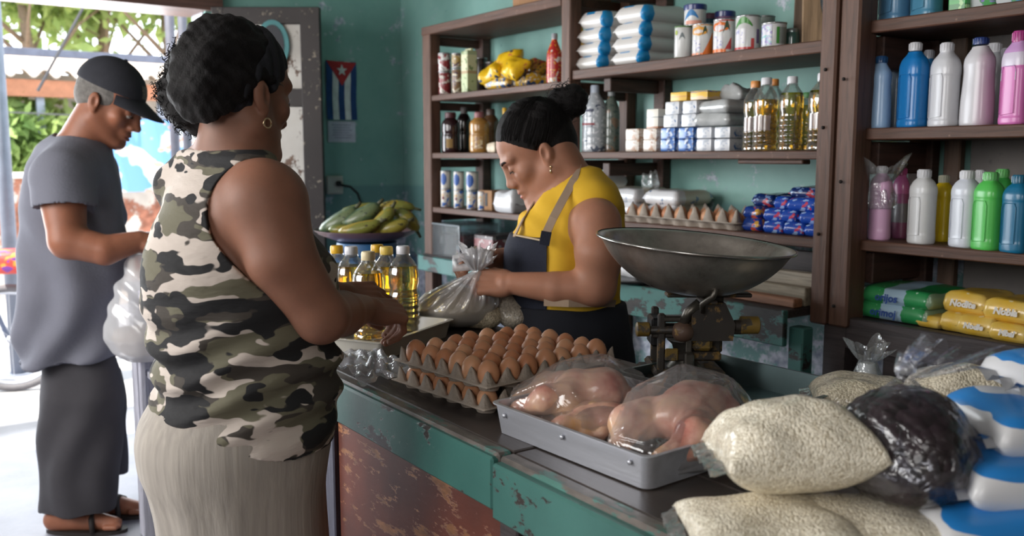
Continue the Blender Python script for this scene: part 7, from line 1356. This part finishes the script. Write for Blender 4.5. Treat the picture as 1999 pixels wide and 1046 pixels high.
def tree(name, label, base, hgt, crown, n, leaf, seed, trunk=.12):
    t = thing(name, label, 'tree', base); rs = np.random.RandomState(seed)
    MB().tube([(0, 0, 0), (.05, .05, hgt * .35), (-.05, .1, hgt * .6), (0, 0, hgt * .85)], [trunk, trunk * .8, trunk * .6, trunk * .3], 8).build('trunk', bark, t, True)
    for k in range(5): a = k * 1.3; MB().tube([(0, 0, hgt * (.4 + .06 * k)), (crown[0] * .4 * math.cos(a), crown[1] * .4 * math.sin(a), hgt * .68 + .1 * k), (crown[0] * .75 * math.cos(a), crown[1] * .75 * math.sin(a), hgt * .8 + .1 * k)], [trunk * .3, trunk * .16, trunk * .06], 6).build('branch', bark, t, True)
    cl_ = rs.normal(size=(14, 3)); cl_ /= np.linalg.norm(cl_, axis=1)[:, None]; cl_ *= rs.uniform(.25, .8, (14, 1)); v = np.zeros((n * 4, 3)); 
    c = cl_[rs.randint(14, size=n)] + rs.normal(size=(n, 3)) * .20; c = c * np.array(crown) + (0, 0, hgt)
    a = rs.normal(size=(n, 3)); a /= np.linalg.norm(a, axis=1)[:, None]; b2 = np.cross(a, rs.normal(size=(n, 3))); b2 /= np.linalg.norm(b2, axis=1)[:, None]; s = leaf * rs.uniform(.6, 1.4, (n, 1))
    c[:, 2] += -.25 * np.abs(c[:, 2] - hgt) * (c[:, 2] > hgt); v[0::4] = c - a * s; v[1::4] = c + b2 * s * .42; v[2::4] = c + a * s; v[3::4] = c - b2 * s * .42
    o = mk('foliage', v, np.arange(n * 4).reshape(n, 4), leafm, t); tag(o, kind='stuff')
for i, (px, x, h, cr, n, lb) in enumerate(((70, -17, 5.2, (2.2, 2.2, 1.9), 9000, 'tall pale green tree behind the roof at the far left'), (215, -18, 5.6, (2.4, 2.4, 2.0), 9000, 'broad sunlit tree behind the middle of the roof'), (340, -16.5, 5.0, (2.0, 2.0, 1.8), 8000, 'tree behind the roof next to the thin posts'), (45, -12.2, 1.6, (.8, 1.1, .85), 2400, 'leafy bush under the corrugated eave'), (118, -12.6, 1.55, (.7, .9, .8), 2000, 'second leafy bush under the eave, behind the man\'s neck'))):
    tree('tree' if i < 3 else 'bush', lb, gp(px, x), h, cr, n, .16 if i < 3 else .11, 30 + i, .16 if i < 3 else .05)
# house across the street with corrugated roof
HX = -13.4; y0, y1 = float(PX(-260, 300, HX)[1]), float(PX(420, 300, HX)[1]); e0, e1 = PX(0, 132, -12.0), PX(320, 158, -12.0)
hs = thing('house', 'white walled house across the street with a corrugated roof', 'house', (HX, (y0 + y1) / 2, -.1)); zE = float((e0[2] + e1[2]) / 2); zl = lambda y: 0.0
wl = Mchip('street_wall_white', c8(214, 206, 198), c8(170, 128, 104), .72, 2.0, rough=.9, fine=8, soft=.06)
bx('wall', (-.2, 0, 1.25), (.25, y1 - y0, 2.7), wl, hs)
yy = np.linspace(y0 - .2, y1 + .2, 260); ym = (y0 + y1) / 2; v = []; zc = .045
for x, z in ((1.4, zE + .1), (-1.8, zE + .62)):
    for k in (0, -.02): v += [(x, y - ym, z + zc * math.sin(y * 2 * math.pi / .24) + k) for y in yy]
n_ = len(yy); f = []
for i in range(n_ - 1): f += [(i, i + 1, 2 * n_ + i + 1, 2 * n_ + i), (n_ + i, 3 * n_ + i, 3 * n_ + i + 1, n_ + i + 1), (i, n_ + i, n_ + i + 1, i + 1)]
mk('corrugated_roof', v, f, M('old_roof_sheet', c8(206, 190, 178), .7, scale=3), hs); bx('gutter_beam', (1.46, 0, zE + .32), (.08, y1 - y0 + .4, .09), M('gutter_paint', c8(96, 100, 116), .6), hs); bx('eave_board', (1.30, 0, zE - .08), (.05, y1 - y0, .2), M('terracotta_board', c8(176, 120, 92), .8), hs)
for k in range(6): bx('porch_post', (1.2, (k - 2.5) * (y1 - y0) / 6, (zE) / 2), (.09, .09, zE), M('porch_post_paint', c8(150, 156, 170), .7), hs)
lw = thing('garden_wall', 'low pale wall across the street with patches of bare brick', 'wall', (gp(250, -11)[0], gp(250, -11)[1], -.1)); w2 = Mchip('garden_wall_paint', c8(216, 208, 200), c8(168, 112, 92), .66, 3.5, rough=.9, fine=14, soft=.05)
zt = float(PX(250, 345, -11)[2]) + .1; bx('wall', (0, 0, zt / 2), (.18, 3.2, zt), w2, lw); bx('coping', (0, 0, zt + .03), (.26, 3.3, .06), M('coping_white', c8(220, 216, 212), .9), lw)
cb_ = PX(290, 300, -10.6); tp = thing('blue_cloth', 'blue and white cloth hanging on a line across the street', 'cloth', (cb_[0], cb_[1], cb_[2]))
u = np.linspace(-.5, .5, 24); v = []; 
for zz_ in np.linspace(.38, -.42, 10): v += [(.04 * math.sin(14 * y + 3 * zz_), y * 1.0, zz_) for y in u]
mk('cloth', v, [(r * 24 + i, r * 24 + i + 1, (r + 1) * 24 + i + 1, (r + 1) * 24 + i) for r in range(9) for i in range(23)], Mprint('blue_cloth_print', c8(110, 160, 214), c8(210, 216, 224), c8(206, 160, 140), .8, s1=3.4, t1=.52, s2=6, t2=.64), tp, True); MB().tube([(0, -2.2, .44), (0, 0, .39), (0, 2.0, .46)], .008, 5).build('line', M('cloth_line', c8(80, 80, 84), .7), tp)
pm = M('galvanised_post', c8(132, 138, 152), .5, .3, var=.15)
for i, (px, x, r, top, lb) in enumerate(((20, -6.6, .045, 3.4, 'galvanised steel post at the left beside the bicycle'), (352, -7.2, .035, 3.4, 'thin dark post outside the door, left of the pair'), (376, -6.4, .030, 3.4, 'thin dark post outside the door, right of the pair'))):
    g = gp(px, x); t = thing('street_post', lb, 'post', (g[0], g[1], -.01)); MB().lathe([(r, 0), (r, top)], 14).build('tube', pm if i == 0 else M('dark_post', c8(84, 84, 96), .6), t, True); MB().lathe([(r * 2, 0), (r * 2, .012), (r * 1.2, .014)], 14).build('base_plate', pm, t)
w0, w1 = PX(170, 0, -8), PX(110, 110, -8); ow = thing('overhead_wire', 'thin wire slanting down from above towards the roof', 'wire', w0); MB().tube([(0, 0, 1.0), (0, 0, 0), tuple(w1 - w0), tuple((w1 - w0) * 1.6)], .012, 5).build('wire', M('wire_black', c8(60, 60, 66), .6), ow)
# bicycle at the kerb
bi = PZ(30, 762, 0); bk = thing('bicycle', 'bicycle with a bright front bag parked outside the doorway', 'bicycle', (bi[0], bi[1], -.004), math.radians(250)); tyre = M('tyre_grey', c8(110, 108, 112), .8); alu = M('bike_alloy', c8(190, 194, 204), .35, .8); fr_ = M('bike_blue_grey', c8(96, 108, 136), .4, coat=.4); sad = Mprint('bright_saddle_bag', c8(206, 70, 60), c8(236, 150, 60), c8(120, 60, 150), .5, s1=10, t1=.52, s2=14)
def wheel(cx):
    v = []; f = []; R_, r_ = .33, .024
    for i in range(40):
        a = 2 * math.pi * i / 40
        for k in range(8): q_ = 2 * math.pi * k / 8; v.append(((R_ - r_ + r_ * math.cos(q_)) * math.cos(a) + cx, r_ * math.sin(q_), (R_ - r_ + r_ * math.cos(q_)) * math.sin(a) + R_))
    for i in range(40):
        for k in range(8): f.append((i * 8 + k, ((i + 1) % 40) * 8 + k, ((i + 1) % 40) * 8 + (k + 1) % 8, i * 8 + (k + 1) % 8))
    w = mk('wheel', v, f, tyre, bk, True); MB().tube([(cx + .28 * math.cos(a), 0, R_ + .28 * math.sin(a)) for a in np.linspace(0, 2 * math.pi, 41)], .012, 6, False).build('rim', alu, w, True); MB().tube([(cx, -.05, R_), (cx, .05, R_)], .02, 10).build('hub', alu, w, True)
    for i in range(16): a = 2 * math.pi * i / 16; MB().tube([(cx, .015 * (-1) ** i, R_), (cx + .28 * math.cos(a), 0, R_ + .28 * math.sin(a))], .002, 4).build('spoke', alu, w)
wheel(0); wheel(1.02)
for a, c, r in (((.02, 0, .33), (.18, 0, .85), .014), ((.18, 0, .85), (.58, 0, .30), .018), ((.18, 0, .78), (.70, 0, .80), .018), ((.58, 0, .30), (.72, 0, .88), .018), ((1.02, 0, .33), (.58, 0, .30), .012), ((1.02, 0, .33), (.70, 0, .80), .012)): MB().tube([a, c], r, 10).build('frame_tube', fr_, bk, True)
MB().tube([(.18, 0, .85), (.15, 0, .98)], .014, 8).build('stem', alu, bk, True); MB().tube([(.22, -.30, 1.0), (.14, -.2, 1.02), (.13, 0, 1.0), (.14, .2, 1.02), (.22, .30, 1.0)], .013, 8).build('handlebar', M('bar_black', c8(50, 52, 60), .5), bk, True); MB().ell((.74, 0, .93), (.14, .08, .045)).build('saddle', M('saddle_blue', c8(60, 80, 130), .5), bk, True); MB().box((-.04, 0, .80), (.22, .30, .13), bev=.03, seg=2).build('front_bag', sad, bk, True); MB().tube([(.58, -.1, .30), (.58, .1, .30)], .03, 12).build('bottom_bracket', alu, bk, True)
MB().tube([(.58, .1, .30), (.66, .1, .16)], .012, 6).build('crank', alu, bk, True); MB().box((.66, .15, .16), (.09, .09, .02), bev=.004).build('pedal', M('pedal_black', c8(40, 40, 44), .6), bk)
